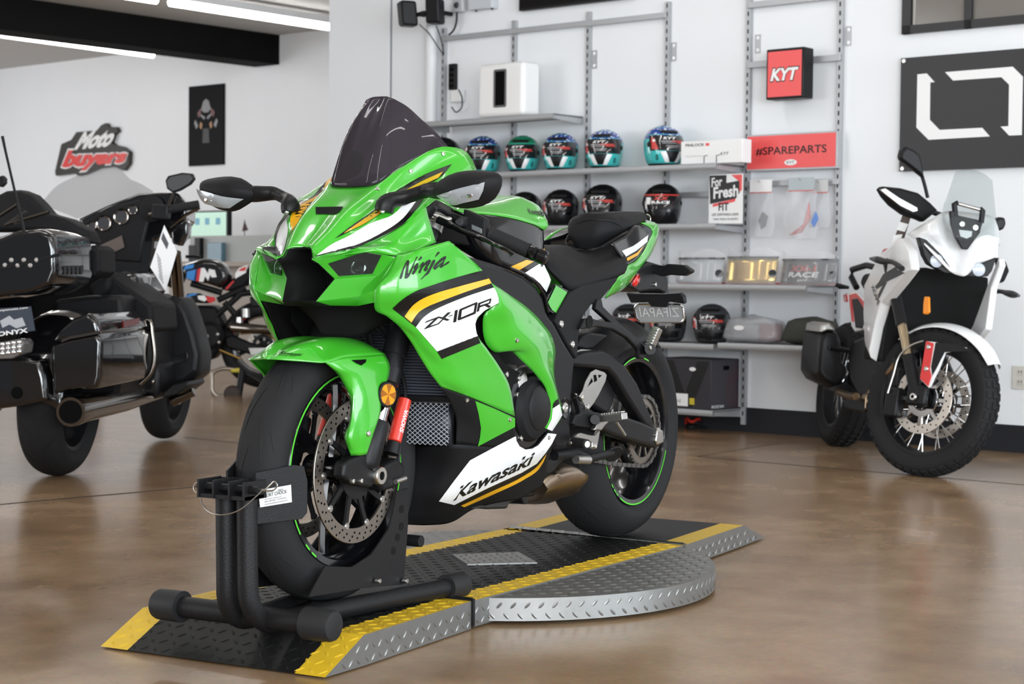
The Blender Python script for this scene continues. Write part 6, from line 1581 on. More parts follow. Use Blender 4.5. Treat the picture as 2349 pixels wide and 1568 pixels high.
bag(1856, 1902, 413, 520, 441, 'clear bag with a grey header hanging behind the blue headed bag', .065, [], mat('grey header card', (.55, .55, .55), .5))
# bagged visors on the fourth shelf
def visor_pack(x0, x1, y_top, vm, lab, d, wrap=True, tint=None, text=None, zsh=ZS['d'], red=True):
    s0, z1_ = wc(x0, y_top, d); s1, _ = wc(x1, y_top, d); z0_ = zsh + .002; W_, H_ = s1 - s0, z1_ - z0_
    t = thing('bagged_visor', lab, 'helmet visor', wall((s0 + s1) / 2, zsh, d - .05), 'bagged visors')
    def vp(u, v, o=0.0):      # curved band bulging to the front
        a = (u - .5) * 2.1; return wall(s0 + W_ * (.5 + .5 * sin(a) / sin(1.05)), z0_ + H_ * v, d - .10 + .11 * cos(a) - .03 * v + o)
    build('visor_shield', MB().grid([[vp(u, v * .78 + .04) for u in [j / 18 for j in range(19)]] for v in [i / 6 for i in range(7)]]), vm, t, solid=.002, smooth=180)
    build('visor_rim', MB().tube([vp(u, .86, .002) for u in [j / 18 for j in range(19)]], .006, 8), M['satin_black'], t)
    build('visor_hinge', MB().lathe([(0, .006), (.018, .004), (.022, 0)], vp(.93, .35, .004), WN + WD * .9, 18), M['satin_black'], t)
    if red: build('red_tray', wbox(MB(), s0 + .02, s1 - .03, z0_, z0_ + .010, d - .16, d - .03), M['visor_red'], t, bevel=.004)
    if text:
        for st_, u0, u1, v0, v1, m in text:
            vs, fs = text_polys(st_, .1, .03); build('lettering', MB().add([vp(u0 + (u1 - u0) * u, v0 + (v1 - v0) * v, .003) for u, v in vs], fs), m, t, away=lambda c: c - WN)
    if wrap:
        rows = []
        for i in range(10):
            v = i / 9
            rows.append([vp(-.02 + 1.04 * u, v * (1.10 + .10 * sin(u * 9 + x0)), .010 + .008 * noise.noise(V((u * 7, v * 7, x0 * .01)))) for u in [j / 20 for j in range(21)]])
        build('wrap', MB().grid(rows), M['poly_bag'], t, smooth=180)
    return t
visor_pack(1541, 1646, 583, mat('silver grey visor', (.42, .45, .47), .15, coat=1.0), 'silver grey bagged visor at the left of the fourth shelf', .25)
visor_pack(1654, 1770, 580, mat('gold mirror visor', (.85, .58, .16), .12, metal=.8), 'gold mirrored bagged visor in the middle of the fourth shelf', .26)
visor_pack(1780, 1908, 586, mat('dark smoke visor', (.05, .05, .055), .15, coat=1.0), 'dark bagged visor with red and white print, right of the gold visor', .25, text=[('XX-1', .28, .68, .45, .66, M['visor_red']), ('RACE', .25, .72, .26, .44, M['card_white']), ('000000'[:0] or 'KYT', .42, .56, .12, .18, M['card_white'])])
# fifth shelf, right part
def blob(name, lab, cat, x0, x1, y_top, zsh, d0, d1, m, amp=.012, seed=0.0, group=None):
    s0, z1_ = wc(x0, y_top, d1); s1, _ = wc(x1, y_top, d1); z0_ = zsh + .002; rows = []
    t = thing(name, lab, cat, wall((s0 + s1) / 2, zsh, (d0 + d1) / 2), group)
    for i in range(13):
        v = i / 12; sh_ = 1 - .22 * v ** 2; rr = sin(min(1, (v + .12) / .3) * pi / 2) * (1 if v < .8 else cos((v - .8) / .2 * pi / 2 * .85))
        row = []
        for k in range(32):
            a = 2 * pi * k / 32; c, q = math.copysign(abs(cos(a)) ** .6, cos(a)), math.copysign(abs(sin(a)) ** .6, sin(a))
            p = wall((s0 + s1) / 2 + (s1 - s0) / 2 * c * sh_ * rr, z0_ + (z1_ - z0_) * v, (d0 + d1) / 2 + (d1 - d0) / 2 * q * sh_ * rr)
            row.append(p + WN * (amp * noise.noise(p * 14 + V((seed, 0, 0)))) + V((0, 0, amp * .8 * noise.noise(p * 11 + V((0, seed, 0))) * v)))
        rows.append(row)
    mb = MB().grid(rows, 0, True); mb.poly(rows[-1]); mb.poly(rows[0][::-1])
    return t, mb, (s0, s1, z0_, z1_)
t, mb, (s0, s1, z0_, z1_) = blob('clear_bag', 'clear plastic bag with a dark red insert beside the dark pouch', 'bag', 1645, 1776, 722, ZS['f'], .10, .30, None, .02, 1.0)
build('bag_film', mb, glass('crumpled clear film', (.92, .92, .93), .42, .2, base=(.55, .56, .58)), t, smooth=180)
build('red_insert', wbox(MB(), s0 + (s1 - s0) * .55, s0 + (s1 - s0) * .92, z0_ + .01, z0_ + (z1_ - z0_) * .72, .16, .20), mat('dark red insert', (.22, .03, .04), .5), t, bevel=.01)
build('grey_insert', wbox(MB(), s0 + (s1 - s0) * .12, s0 + (s1 - s0) * .56, z0_ + .01, z0_ + (z1_ - z0_) * .70, .15, .22), mat('grey insert', (.33, .34, .36), .4), t, bevel=.012)
build('badge', MB().prism([wall((s0 * .6 + s1 * .4) + .032 * cos(a), z0_ + (z1_ - z0_) * .55 + .013 * sin(a), .304) for a in [2 * pi * k / 20 for k in range(20)]], WN * .001), M['card_white'], t)
t, mb, _ = blob('pouch', 'dark olive fabric pouch at the right end of the short shelf', 'pouch', 1782, 1895, 726, ZS['f'], .08, .29, None, .014, 5.0)
build('fabric', mb, mat('dark olive fabric', (.035, .037, .030), .8, bump=.3, noise_scale=200), t, smooth=180)
# dark carton on the lowest shelf
t = thing('carton', 'dark printed carton with white label on the lowest shelf', 'box', wall(-2.7, ZS['g'], .16))
s1, s0 = -2.505, wc(1508, 870, .29)[0]; z0_ = ZS['g'] + .001; z1_ = wc(1627, 825, .29)[1]
build('box', wbox(MB(), s0, s1, z0_, z1_, .02, .29), mat('dark purple grey carton', (.022, .020, .027), .5), t, bevel=.003)
W_, H_ = s1 - s0, z1_ - z0_
fq = lambda pts: [wall(s0 + W_ * u, z0_ + H_ * v, .2902) for u, v in pts]
for k in range(4):
    x = .06 + k * .04
build('chevron_print', MB().prism(fq([(.06, .96), (.30, .96), (.52, .30), (.74, .96), (.97, .96), (.66, .04), (.38, .04)]), WN * .0003), M['graphic_black'], t)
build('shipping_label', wbox(MB(), s0 + W_ * .28, s0 + W_ * .58, z0_ + H_ * .05, z0_ + H_ * .30, .29, .2912), M['card_white'], t)
wtext('XL 61-62', s0 + W_ * .32, s0 + W_ * .45, z0_ + H_ * .12, z0_ + H_ * .19, .2914, M['graphic_black'], t)
build('yellow_label', wbox(MB(), s0 + W_ * .61, s0 + W_ * .70, z0_ + H_ * .09, z0_ + H_ * .22, .29, .2912), mat('yellow label', (.55, .45, .03), .5), t)
build('handle_hole', MB().prism([wall(s0 + W_ * (.66 + .06 * cos(a)), z0_ + H_ * (.80 + .04 * sin(a)), .2902) for a in [2 * pi * k / 16 for k in range(16)]], WN * .0008), M['card_white'], t)
sq = lambda pts: [wall(s1 + .0002, z0_ + H_ * v, .29 - .27 * u) for u, v in pts]
build('side_panel', MB().prism(sq([(.01, .01), (.99, .01), (.99, .99), (.01, .99)]), WD * .0004), mat('grey carton side', (.045, .042, .052), .55), t)
build('handle_hole', MB().prism([p + WD * .0004 for p in sq([(.42, .83), (.44, .87), (.62, .87), (.65, .83), (.62, .78), (.44, .78)])], WD * .0005), M['void'], t)
for k in range(5):
    u = .52 + k * .085
    build('chevron_line', MB().prism([p + WD * .0004 for p in sq([(u + .36, .98), (u + .38, .98), (u + .02, .55), (u + .12, .03), (u + .10, .03), (u, .55)] if k < 2 else [(.97, .98 - k * .08), (.985, .96 - k * .08), (u + .02, .55), (u + .10, .03), (u + .08, .03), (u, .55)])], WD * .0003), mat('maroon print', (.10, .022, .035), .6), t)
wtext_s = text_mb('MOTORCYCLE'[:0] or 'PROTECTION', wall(s1 + .0004, z0_ + H_ * .03, .285), -WN * .12, V((0, 0, .016)), .0006, .2, .02)
build('lettering', wtext_s, M['card_white'], t, away=lambda c: c - WD)
# sandals on the floor under the shelves
for i, (x, y, lab) in enumerate(((1590, 975, 'black and red sandal on the floor under the carton, left one'), (1640, 972, 'black and red sandal on the floor under the carton, right one'))):
    p = at_z(x, y + 6, 0); t = thing('sandal', lab, 'sandal', p, 'sandals under the shelf', math.atan2(WN.y, WN.x) + .5)
    sole = [V((.12 * cos(a) * (1 if cos(a) > 0 else .9), .042 * sin(a) * (1 - .2 * cos(a)), 0)) for a in [2 * pi * k / 24 for k in range(24)]]
    build('sole', MB().prism([q + V((0, 0, .001)) + p for q in sole], V((0, 0, .022))), M['rubber'], t, bevel=.004)
    build('strap', MB().tube([q + p for q in spline([V((-.02, .042, .018)), V((.03, .035, .055)), V((.07, 0, .040)), V((.03, -.035, .055)), V((-.02, -.042, .018))], 20)], .009, 8), M['red'], t)
# black wall sign with the angular white logo
t, s0, s1, z0_, z1_ = card('wall_sign', 'large charcoal wall sign with an angular white ring logo', 'sign', 2067, 2600, 133.5, 90, 393, 374, .03, .02, None)
build('board', wbox(MB(), s0, s1, z0_, z1_, .012, .030), M['sign_black'], t)
l8 = Z(2040, 0, .2678)
for pts in ([(243, 637), (322, 629), (390, 703), (352, 706), (348, 1025), (432, 1112), (797, 1094), (862, 1168), (338, 1197), (234, 1092)],
            [(480, 618), (1058, 571), (1145, 656), (1136, 1156), (1028, 1161), (956, 1084), (1022, 1080), (1028, 725), (962, 661), (548, 690)]):
    build('logo_bar', MB().prism([wall_px(*l8.px(*p), .0302) for p in pts], WN * .003), M['card_white'], t)
for x, y in ((125, 520), (110, 1443)): build('standoff', MB().lathe([(0, .004), (.010, .003), (.011, 0)], wall_px(*l8.px(x, y), .030), WN, 16), M['steel'], t)
# interior window at the top right
s0, zb = wc(2070, 79, .02); s1 = wc(2640, 40, .02)[0]; zt2 = zb + 1.0
fr = MB(); wbox(fr, s0, s1, zb, zb + .042, 0, .03); wbox(fr, s0, s0 + .05, zb, zt2, 0, .03); wbox(fr, s1 - .05, s1, zb, zt2, 0, .03)
ms, _ = wc(2222, 40, .02); wbox(fr, ms - .02, ms + .02, zb, zt2, 0, .03); wbox(fr, s0, s1, zt2 - .05, zt2, 0, .03)
wf = struct('window_1', fr, mat('black window frame', (.014, .014, .015), .5))
build('pane', wbox(MB(), s0 + .05, s1 - .05, zb + .042, zt2 - .05, .006, .010), mat('grey dim window pane', (.17, .155, .14), .12), wf)
build('jamb', wbox(MB(), s0 + .055, s0 + .068, zb + .045, zt2 - .05, .010, .014), mat('pale jamb', (.40, .38, .35), .6), wf)
# dark screen at the top edge
s0, zb = wc(1190, 25, .05); s1 = wc(1450, -8, .05)[0]
t = thing('television', 'dark flat television cut by the top edge above the shelves', 'television', wall((s0 + s1) / 2, zb, .03))
build('bezel', wbox(MB(), s0, s1, zb, zb + .42, .01, .05), M['satin_black'], t, bevel=.003); build('screen', wbox(MB(), s0 + .012, s1 - .012, zb + .015, zb + .41, .05, .0512), M['gloss_black'], t)
# power outlet by the white motorcycle
s0, z1_ = wc(2322, 838, .006); _, z0_ = wc(2322, 892, .006)
t = thing('wall_outlet', 'pale double wall outlet right of the white motorcycle', 'outlet', wall(s0, z0_, 0))
build('cover', wbox(MB(), s0, s0 + .085, z0_, z1_, 0, .006), mat('ivory plastic', (.62, .60, .55), .4), t, bevel=.002)
for v in (.28, .70):
    build('socket', wbox(MB(), s0 + .026, s0 + .060, z0_ + (z1_ - z0_) * (v - .13), z0_ + (z1_ - z0_) * (v + .13), .006, .0075), mat('socket face', (.55, .53, .49), .4), t)
    for u in (.034, .048): build('socket_slot', wbox(MB(), s0 + u, s0 + u + .003, z0_ + (z1_ - z0_) * v, z0_ + (z1_ - z0_) * v + .012, .0075, .0079), M['void'], t)
# speakers, conduit, cables in the corner
s0 = wc(992, 300, .03)[0]
tag(build('conduit', MB().cyl(wall(s0, .30, .045), wall(s0, wc(992, -40, .03)[1], .045), .036, n=24), mat('white conduit', (.74, .75, .77), .5)), 'wide white painted pipe running up the wall left of the shelves', 'pipe')
def spk(cx, cy, w, h, yaw, lab, dep=.10, d=.16):
    c = wall_px(cx, cy, d); t = thing('speaker', lab, 'speaker', c - V((0, 0, h / 2)), 'black wall speakers')
    n = (WN * cos(yaw) + WD * sin(yaw)).normalized(); sd = V((-n.y, n.x, 0))
    sh_ = n * dep / 2
    build('cabinet', MB().obox(c, sd * w / 2, n * dep / 2, V((0, 0, h / 2)) + n * h * .05), M['satin_black'], t, bevel=.016, seg=4)
    build('grille', MB().obox(c + n * dep / 2, sd * (w / 2 - .012), n * .002, V((0, 0, h / 2 - .012)) + n * h * .045), M['matte_black'], t)
    build('mount_arm', MB().tube([c - n * dep / 2, c - n * (dep / 2 + .03), c - n * (dep / 2 + .04) - WN * .03], .012, 10), M['satin_black'], t)
    return c
c1 = spk(935, 32, .105, .155, -.5, 'black speaker tilted left on the corner wall mount', d=.26); c2_ = spk(998, 26, .095, .155, .35, 'black speaker facing right on the corner wall mount', d=.18)
tag(build('speaker_mount', MB().tube([c1 + V((0, 0, -.01)) - WN * .04, (c1 + c2_) / 2 - WN * .02, c2_ - WN * .03, c2_ - WN * .15], .014, 10), M['satin_black']), 'black double arm joining the two corner speakers', 'bracket')
def cable(pts, r, lab, d=.05):
    tag(build('cable', MB().tube(spline([wall_px(x, y, d) for x, y in pts], 30), r, 8), M['satin_black']), lab, 'cable', 'corner cables')
cable([(962, 56), (985, 78), (1005, 108), (1015, 122)], .0035, 'thin black cable from the tilted speaker to the upright', .09); cable([(1000, 58), (1010, 85), (1016, 110), (1018, 125)], .0035, 'thin black cable from the right corner speaker', .07)
cable([(1048, 28), (1047, 50), (1040, 70), (1030, 80)], .006, 'thick black cable below the round white wall camera', .05)
cable([(1052, 205), (1060, 225), (1058, 248), (1046, 257), (1036, 245)], .004, 'black cable loop under the white power adapter', .05)
t = thing('power_strip', 'black power strip beside the far left upright', 'power strip', wall_px(1038, 206, .02)); sA, zA = wc(1031, 147, .02); sB_, zB_ = wc(1045, 205, .02)
build('housing', wbox(MB(), sA, sB_, zB_, zA, .0, .03), M['satin_black'], t, bevel=.004)
for k in range(4): build('socket', wbox(MB(), sA + .008, sB_ - .008, zB_ + .015 + k * .034, zB_ + .030 + k * .034, .03, .031), M['void'], t)
sA, zA = wc(1033, 207, .05); sB_, zB_ = wc(1055, 233, .05)
tag(build('power_adapter', wbox(MB(), sA, sB_, zB_, zA, .005, .05), M['plastic_white'], bevel=.006), 'small white power adapter below the power strip', 'adapter')
t = thing('wall_camera', 'round white wall camera cut by the top edge', 'camera', wall_px(1046, 26, .03)); sA, zA = wc(1036, -30, .05); sB_, zB_ = wc(1060, 26, .05)
build('housing', wbox(MB(), sA, sB_, zB_, zA, .0, .045), mat('grey white plastic', (.5, .51, .53), .4), t, bevel=.012, seg=3); build('lens', MB().lathe([(0, .012), (.014, .010), (.020, 0)], wall_px(1047, 12, .045), WN, 20), M['helmet_grey'], t)
sA, zA = wc(1075, -40, .06); sB_, zB_ = wc(1127, 17, .06)
t = thing('junction_box', 'pale grey junction box cut by the top edge', 'junction box', wall(sA, zB_, .02)); build('housing', wbox(MB(), sA, sB_, zB_, zA, 0, .06), mat('pale grey box', (.55, .58, .62), .5), t, bevel=.003)
for u in (.2, .9): build('gland', MB().cyl(wall(sA + (sB_ - sA) * u, zB_ - .008, .03), wall(sA + (sB_ - sA) * u, zB_, .03), .008, n=12), M['satin_black'], t)

# ------------------------------------------------------------------ far wall: sign, poster, desk
def F(px, py, d=0.0): return wall_px(px, py, d, FK)
m9 = Z(0, 0, .39166)
def frel(zf, pts, d): return [F(*zf.px(*p), d) for p in pts]
t = thing('dealer_sign', 'raised black white and red lettering sign on the far wall', 'sign', F(220, 400, .05))
out1 = [(345, 1005), (350, 1030), (460, 1015), (480, 1030), (520, 1020), (600, 985), (690, 975), (745, 1000), (775, 960), (778, 890), (740, 862), (690, 850), (668, 830), (685, 790), (712, 770), (700, 745), (655, 745), (640, 722), (615, 735), (590, 765), (470, 775), (440, 820), (382, 845)]
build('backing', MB().prism(frel(m9, out1, .0), WN * .05), mat('dark bronze edge', (.03, .027, .024), .5), t)
def ftext(name, s, quad, d, m, shear, bold):
    vs, fs = text_polys(s, shear, bold); g = quad_map([m9.px(*p) for p in quad])
    return build(name, MB().add([F(*g(u, v), d) for u, v in vs], fs), m, t, away=lambda c: c - WN)
ftext('lettering', 'Moto', [(430, 880), (645, 858), (690, 745), (470, 775)], .053, M['card_white'], .3, .05)
ftext('lettering', 'buyers', [(345, 1022), (735, 985), (760, 862), (378, 870)], .053, M['card_white'], .18, .09)
ftext('lettering', 'buyers', [(352, 1010), (728, 975), (752, 872), (384, 880)], .060, mat('sign red lettering', (.70, .055, .05), .4), .18, .055)
s0, z1_ = wc(433, 199, .02, FK); s1, z0_ = wc(512.5, 377, .02, FK)
t = thing('poster', 'tall glossy black motorcycle poster on the far wall', 'poster', wall(s0, z0_, 0, FK))
build('panel', wbox(MB(), s0, s1, z0_, z1_, 0, .02, k=FK), mat('glossy black poster', (.004, .004, .005), .5, spec=.08), t)
W_, H_ = s1 - s0, z1_ - z0_
fp = lambda u, v: wall(s0 + W_ * u, z0_ + H_ * v, .0205, FK)
def fshape(pts, m, nm='print'): build(nm, MB().prism([fp(u, v) for u, v in pts], WN * .0004), m, t)
pg_ = mat('grey poster print', (.18, .18, .19), .4); po = mat('orange poster print', (.35, .16, .04), .4); pr_ = mat('dark red poster print', (.12, .02, .02), .4)
fshape([(.36, .70), (.42, .80), (.5, .83), (.58, .80), (.64, .70), (.56, .66), (.44, .66)], pg_); fshape([(.25, .66), (.36, .72), (.36, .63), (.28, .60)], pr_); fshape([(.64, .72), (.75, .66), (.72, .60), (.64, .63)], pr_)
for s in (1, -1): fshape([(.5 + s * .02, .60), (.5 + s * .18, .66), (.5 + s * .2, .64), (.5 + s * .05, .57)], pg_); fshape([(.5 + s * .10, .52), (.5 + s * .16, .55), (.5 + s * .18, .48), (.5 + s * .13, .45)], po); fshape([(.5 + s * .22, .50), (.5 + s * .30, .58), (.5 + s * .34, .54), (.5 + s * .28, .46)], pg_)
fshape([(.40, .28), (.60, .28), (.58, .46), (.42, .46)], mat('black tyre print', (.02, .02, .02), .5))
# reception desk with low screens
dk = lambda px, py, d: F(px, py, d)
t = thing('reception_desk', 'grey reception desk with frosted screen far behind the motorcycles', 'desk', V((*F(520, 600, 1.2).xy, 0)))
s0, z1_ = wc(436, 541, 1.2, FK); s1, _ = wc(600, 541, 1.2, FK); _, zm = wc(520, 600, 1.2, FK)
build('screen_panel', wbox(MB(), s0, s1 + .5, zm, z1_, 1.16, 1.2, k=FK), mat('frosted grey screen', (.36, .38, .37), .5), t)
build('counter', wbox(MB(), s0 - .3, s1 + .5, zm - .04, zm, .5, 1.3, k=FK), mat('warm grey counter', (.35, .30, .26), .5), t)
build('base', wbox(MB(), s0 - .3, s1 + .5, 0, zm - .04, .6, 1.2, k=FK), mat('desk base', (.40, .36, .32), .6), t)
s0, z1_ = wc(428, 488, .6, FK); s1, z0_ = wc(519, 541, .6, FK)
t = thing('monitor', 'mint coloured display panel with three blue squares behind the desk', 'monitor', wall(s0, z0_, .6, FK))
build('bezel', wbox(MB(), s0 - .02, s1 + .02, z0_ - .02, z1_ + .015, .55, .60, k=FK), M['satin_black'], t)
build('screen', wbox(MB(), s0, s1, z0_, z1_, .60, .602, k=FK), mat('mint screen', (.45, .68, .55), .4, emit=((.45, .70, .58), .35)), t)
for u in (.28, .53, .80): build('icon', wbox(MB(), s0 + (s1 - s0) * (u - .055), s0 + (s1 - s0) * (u + .055), z0_ + (z1_ - z0_) * .48, z0_ + (z1_ - z0_) * .76, .602, .604, k=FK), mat('blue icon', (.12, .40, .55), .4), t)
build('stand', wbox(MB(), (s0 + s1) / 2 - .05, (s0 + s1) / 2 + .05, zm, z0_, .55, .58, k=FK), M['satin_black'], t)
p = F(561, 541, 1.18)
t = thing('desk_flag', 'tiny dark flag on a stick standing on the desk screen', 'flag', p)
build('pole', MB().cyl(p, p + V((0, 0, .14)), .004, n=8), M['satin_black'], t); build('cloth', MB().prism([p + V((0, 0, .135)), p + WD * .05 + V((0, 0, .05)), p - WD * .03 + V((0, 0, .04))], WN * .003), mat('dark striped cloth', (.06, .03, .035), .8), t)
for x0, y0, x1, y1, lab, nm, cat in ((446, 545, 458, 585, 'black upright desk phone stand beside the frosted screen', 'phone_stand', 'phone'), (475, 556, 508, 572, 'tilted glossy tablet on the desk behind the frosted screen', 'tablet', 'tablet'), (432, 562, 452, 588, 'small dark printer at the left end of the desk', 'printer', 'printer')):
    s0, z1_ = wc(x0, y0, 1.25, FK); s1, _ = wc(x1, y1, 1.25, FK)
    tag(build(nm, wbox(MB(), s0, s1, zm + .001, z1_, 1.205, 1.25, k=FK), M['satin_black'] if nm != 'tablet' else mat('bluish tablet glass', (.10, .20, .26), .2), bevel=.004), lab, cat)
# ------------------------------------------------------------------ three more motorcycles in the background
class BF:      # a motorcycle's own frame: x forward, y to its left, z up (with its lean)
    def __init__(s, o, h, lean=0.0):
        s.o = V(o); s.x = V((h[0], h[1], 0)).normalized(); l = V((-s.x.y, s.x.x, 0))
        s.y = (l * cos(lean) - V((0, 0, 1)) * sin(lean)).normalized(); s.z = s.x.cross(s.y)     # positive lean tips towards its left
    def w(s, x, y, z): return s.o + s.x * x + s.y * y + s.z * z
    def at(s, zf, x, y, Y): return at_plane(*zf.px(x, y), s.o + s.y * Y, s.y)
    def pts(s, zf, pts, Y): return [s.at(zf, x, y, Y) for x, y in pts]
    def prism(s, zf, pts, Y0, Y1): return MB().prism(s.pts(zf, pts, Y0), s.y * (Y1 - Y0))
    def dome(s, zf, pts, Y0, Y1, k=.80, bulge=.0):      # plate whose outer face is a smaller copy of its outline
        a = s.pts(zf, pts, Y0); c = sum(a, V()) / len(a); b = [p.lerp(c, 1 - k) + s.y * (Y1 - Y0) for p in a]; m = [p.lerp(c, (1 - k) * .3) + s.y * (Y1 - Y0) * .7 for p in a]
        mb = MB().grid([a, m, b], 0, True); mb.poly(b); mb.poly(a[::-1]); return mb
    def atx(s, zf, x, y, X): return at_plane(*zf.px(x, y), s.o + s.x * X, s.x)
    def xpts(s, zf, pts, X): return [s.atx(zf, x, y, X) for x, y in pts]
    def xprism(s, zf, pts, X, L, k=1.0):      # an outline facing the rear or the front, running L along the motorcycle
        a = s.xpts(zf, pts, X); c = sum(a, V()) / len(a); b = [c + (p - c) * k + s.x * L for p in a]
        mb = MB().grid([a, b], 0, True); mb.poly(b); mb.poly(a[::-1]); return mb
    def xdome(s, zf, pts, X, L, k=.85, d=.03):      # the same with a face that bulges out
        a = s.xpts(zf, pts, X); c = sum(a, V()) / len(a); sg = -1 if L > 0 else 1
        f1 = [p.lerp(c, (1 - k) * .35) + s.x * (sg * d * .7) for p in a]; f2 = [p.lerp(c, 1 - k) + s.x * (sg * d) for p in a]; b = [p + s.x * L for p in a]
        mb = MB().grid([f2, f1, a, b], 0, True); mb.poly(f2[::-1]); mb.poly(b); return mb
    def loc(s, p): d = V(p) - s.o; return V((d.dot(s.x), d.dot(s.y), d.dot(s.z)))
def wheel(parent, bf, c, R, w, rimr, m_rim, knob=False, spokes='cast', disc=None, name='front_wheel'):
    wp = build(name, MB().lathe([(rimr - .014, -w * .36), (rimr + .002, -w * .39), (rimr + .004, -w * .34), (rimr - .016, -w * .25), (rimr - .022, 0), (rimr - .016, w * .25), (rimr + .004, w * .34), (rimr + .002, w * .39), (rimr - .014, w * .36), (rimr - .026, 0)], c, bf.y, 64, closed_prof=True), m_rim, parent)
    sl = []
    if not knob:
        for k in range(14): t = 2 * pi * k / 14; sl += [(t, 8, t + .22, 46, .008, 4), (t + .2, -8, t + .42, -46, .008, -4)]
    ty = tyre_mb(c, bf.y, R, w, rimr, sl, ref=bf.x, nseg=72, crown=.6 if knob else .75)
    if knob:
        for k in range(44):
            a = 2 * pi * k / 44
            for (a0, a1) in ((-62, -36), (-26, -4), (4, 26), (36, 62)):
                o_ = .5 * (2 * pi / 44) if abs(a0) < 30 and a0 > 0 else 0
                rows = []
                for da in (-.052, .052):
                    rows.append([tpt(c, bf.y, bf.x, R - .6 * (w / 2) * (1 - cos(radians(q))) + h, a + o_ + da * (.9 if h > 0 else 1), w / 2 * sin(radians(q)) * 1.01) for q, h in ((a0, -.004), (a0 + 3, .006), (a1 - 3, .006), (a1, -.004))])
                b = len(ty.v); ty.v += rows[0] + rows[1]
                ty.f += [[b + i for i in f] for f in ((0, 1, 5, 4), (1, 2, 6, 5), (2, 3, 7, 6), (0, 3, 2, 1), (4, 5, 6, 7))]; ty.m += [0] * 5
    build('tyre', ty, [M['rubber'], M['groove']], wp)
    build('hub', MB().lathe([(0, -w * .45), (.03, -w * .45), (.04, -.02), (.04, .02), (.03, w * .45), (0, w * .45)], c, bf.y, 28), m_rim, wp)
    if spokes == 'wire':
        for k in range(32):
            a = 2 * pi * k / 32; s_ = 1 if k % 2 else -1
            build('spoke', MB().cyl(tpt(c, bf.y, bf.x, .042, a + (.5 if k % 4 < 2 else -.5), s_ * .035), tpt(c, bf.y, bf.x, rimr - .012, a, s_ * .012), .0022, n=6), M['chrome'], wp)
    else:
        for k in range(spokes if isinstance(spokes, int) else 5):
            n_ = spokes if isinstance(spokes, int) else 5; a = 2 * pi * k / n_ + .3
            build('spoke', spoke_mb(c, bf.y, bf.x, a, a + .1, .035, rimr - .01, .04, .03, .02), m_rim, wp)
    if disc:
        r0, r1, offs = disc
        for s_ in offs:
            dc_ = V(c) + bf.y * s_
            build('brake_disc', ring_plate(dc_, bf.y, r0, r1, .005, [(r0 + (r1 - r0) * (.3 + .4 * (k % 2)), 2 * pi * k / 36, .004) for k in range(36)], ref=bf.x), [mat('pale disc steel', (.52, .47, .42), .35, metal=.9) if 'pale disc steel' not in bpy.data.materials else bpy.data.materials['pale disc steel'], M['void']], wp, smooth=30)
            cr = MB().lathe([(.05, -.004), (.075, -.004), (.075, .004), (.05, .004)], dc_, bf.y, 40, closed_prof=True)
            for k in range(8):
                a = 2 * pi * k / 8
                cr.grid([[tpt(dc_, bf.y, bf.x, r, a + o / r, h) for o, h in ((-.008, -.003), (-.008, .003), (.008, .003), (.008, -.003))] for r in (.07, .09, r0 + .005)], 0, True)
            build('disc_carrier', cr, M['chrome'] if knob else M['satin_black'], wp)
    return wp

# ---- white adventure motorcycle by the wall
aw = Z(1840, 320, .51)
hA = V((.825, .566)); FA = V((-4.20, .12, 0)); RA_ = FA - V((hA.x, hA.y, 0)) * 1.38
A = BF(RA_, hA, radians(9))
adv = thing('adventure_motorcycle', 'white and red adventure motorcycle with spoked wheels leaning by the back wall', 'motorcycle', RA_)
ang = math.atan2(hA.y, hA.x) + radians(36)
S = BF(FA, (cos(ang), sin(ang)), radians(12))          # the steered front end
wc_ = S.w(0, 0, .325)
M['adv_white'] = mat('white painted panel', (.80, .81, .82), .3, coat=.6)
M['adv_red'] = mat('red graphic', (.62, .02, .02), .35, coat=.4)
M['gold'] = mat('golden fork metal', (.45, .36, .24), .3, metal=1.0)
def pa(name, mb, m, parent=adv, **k): return build(name, mb, m, parent, **k)
wheel(adv, S, wc_, .322, .110, .240, M['satin_black'], True, 'wire', (.110, .150, (-.065, .065)))
wheel(adv, A, A.w(0, 0, .315), .315, .150, .225, M['satin_black'], True, 'wire', None, 'rear_wheel')
# forks in the steered frame
for s in (1, -1):
    lo, hi = S.w(.0, s * .105, .325), S.w(-.26, s * .105, .93)
    pa('fork_slider', MB().cyl(lo, lo.lerp(hi, .30), .028, n=18), M['satin_black']); pa('fork_inner_tube', MB().cyl(lo.lerp(hi, .28), lo.lerp(hi, .55), .021, n=18), M['gold']); pa('fork_outer_tube', MB().cyl(lo.lerp(hi, .52), hi, .027, n=18), M['satin_black'])
    pa('fork_foot', MB().obox(lo + S.z * .01, S.x * .05, S.y * .018, S.z * .045), M['satin_black'], bevel=.012)
    pa('brake_caliper', MB().obox(S.w(-.13, s * .085, .30), S.x * .035, S.y * .03, S.z * .065), M['satin_black'], bevel=.01)
    pa('axle_end', MB().lathe([(.008, .006), (.014, .006), (.017, .002), (.017, -.004)], lo + S.y * (s * .03), S.y * s, 18), M['steel'])
pa('brake_hose', MB().tube(spline(S.pts(aw, [(385, 1140), (410, 1060), (440, 970), (500, 920), (545, 905)], -.13), 20), .004, 8), M['alu'])
ff = [(555, 905), (560, 868), (640, 861), (740, 898), (800, 955), (842, 1000), (838, 1014), (780, 978), (700, 962), (640, 968), (612, 1030), (568, 1116), (528, 1076)]
rows = []
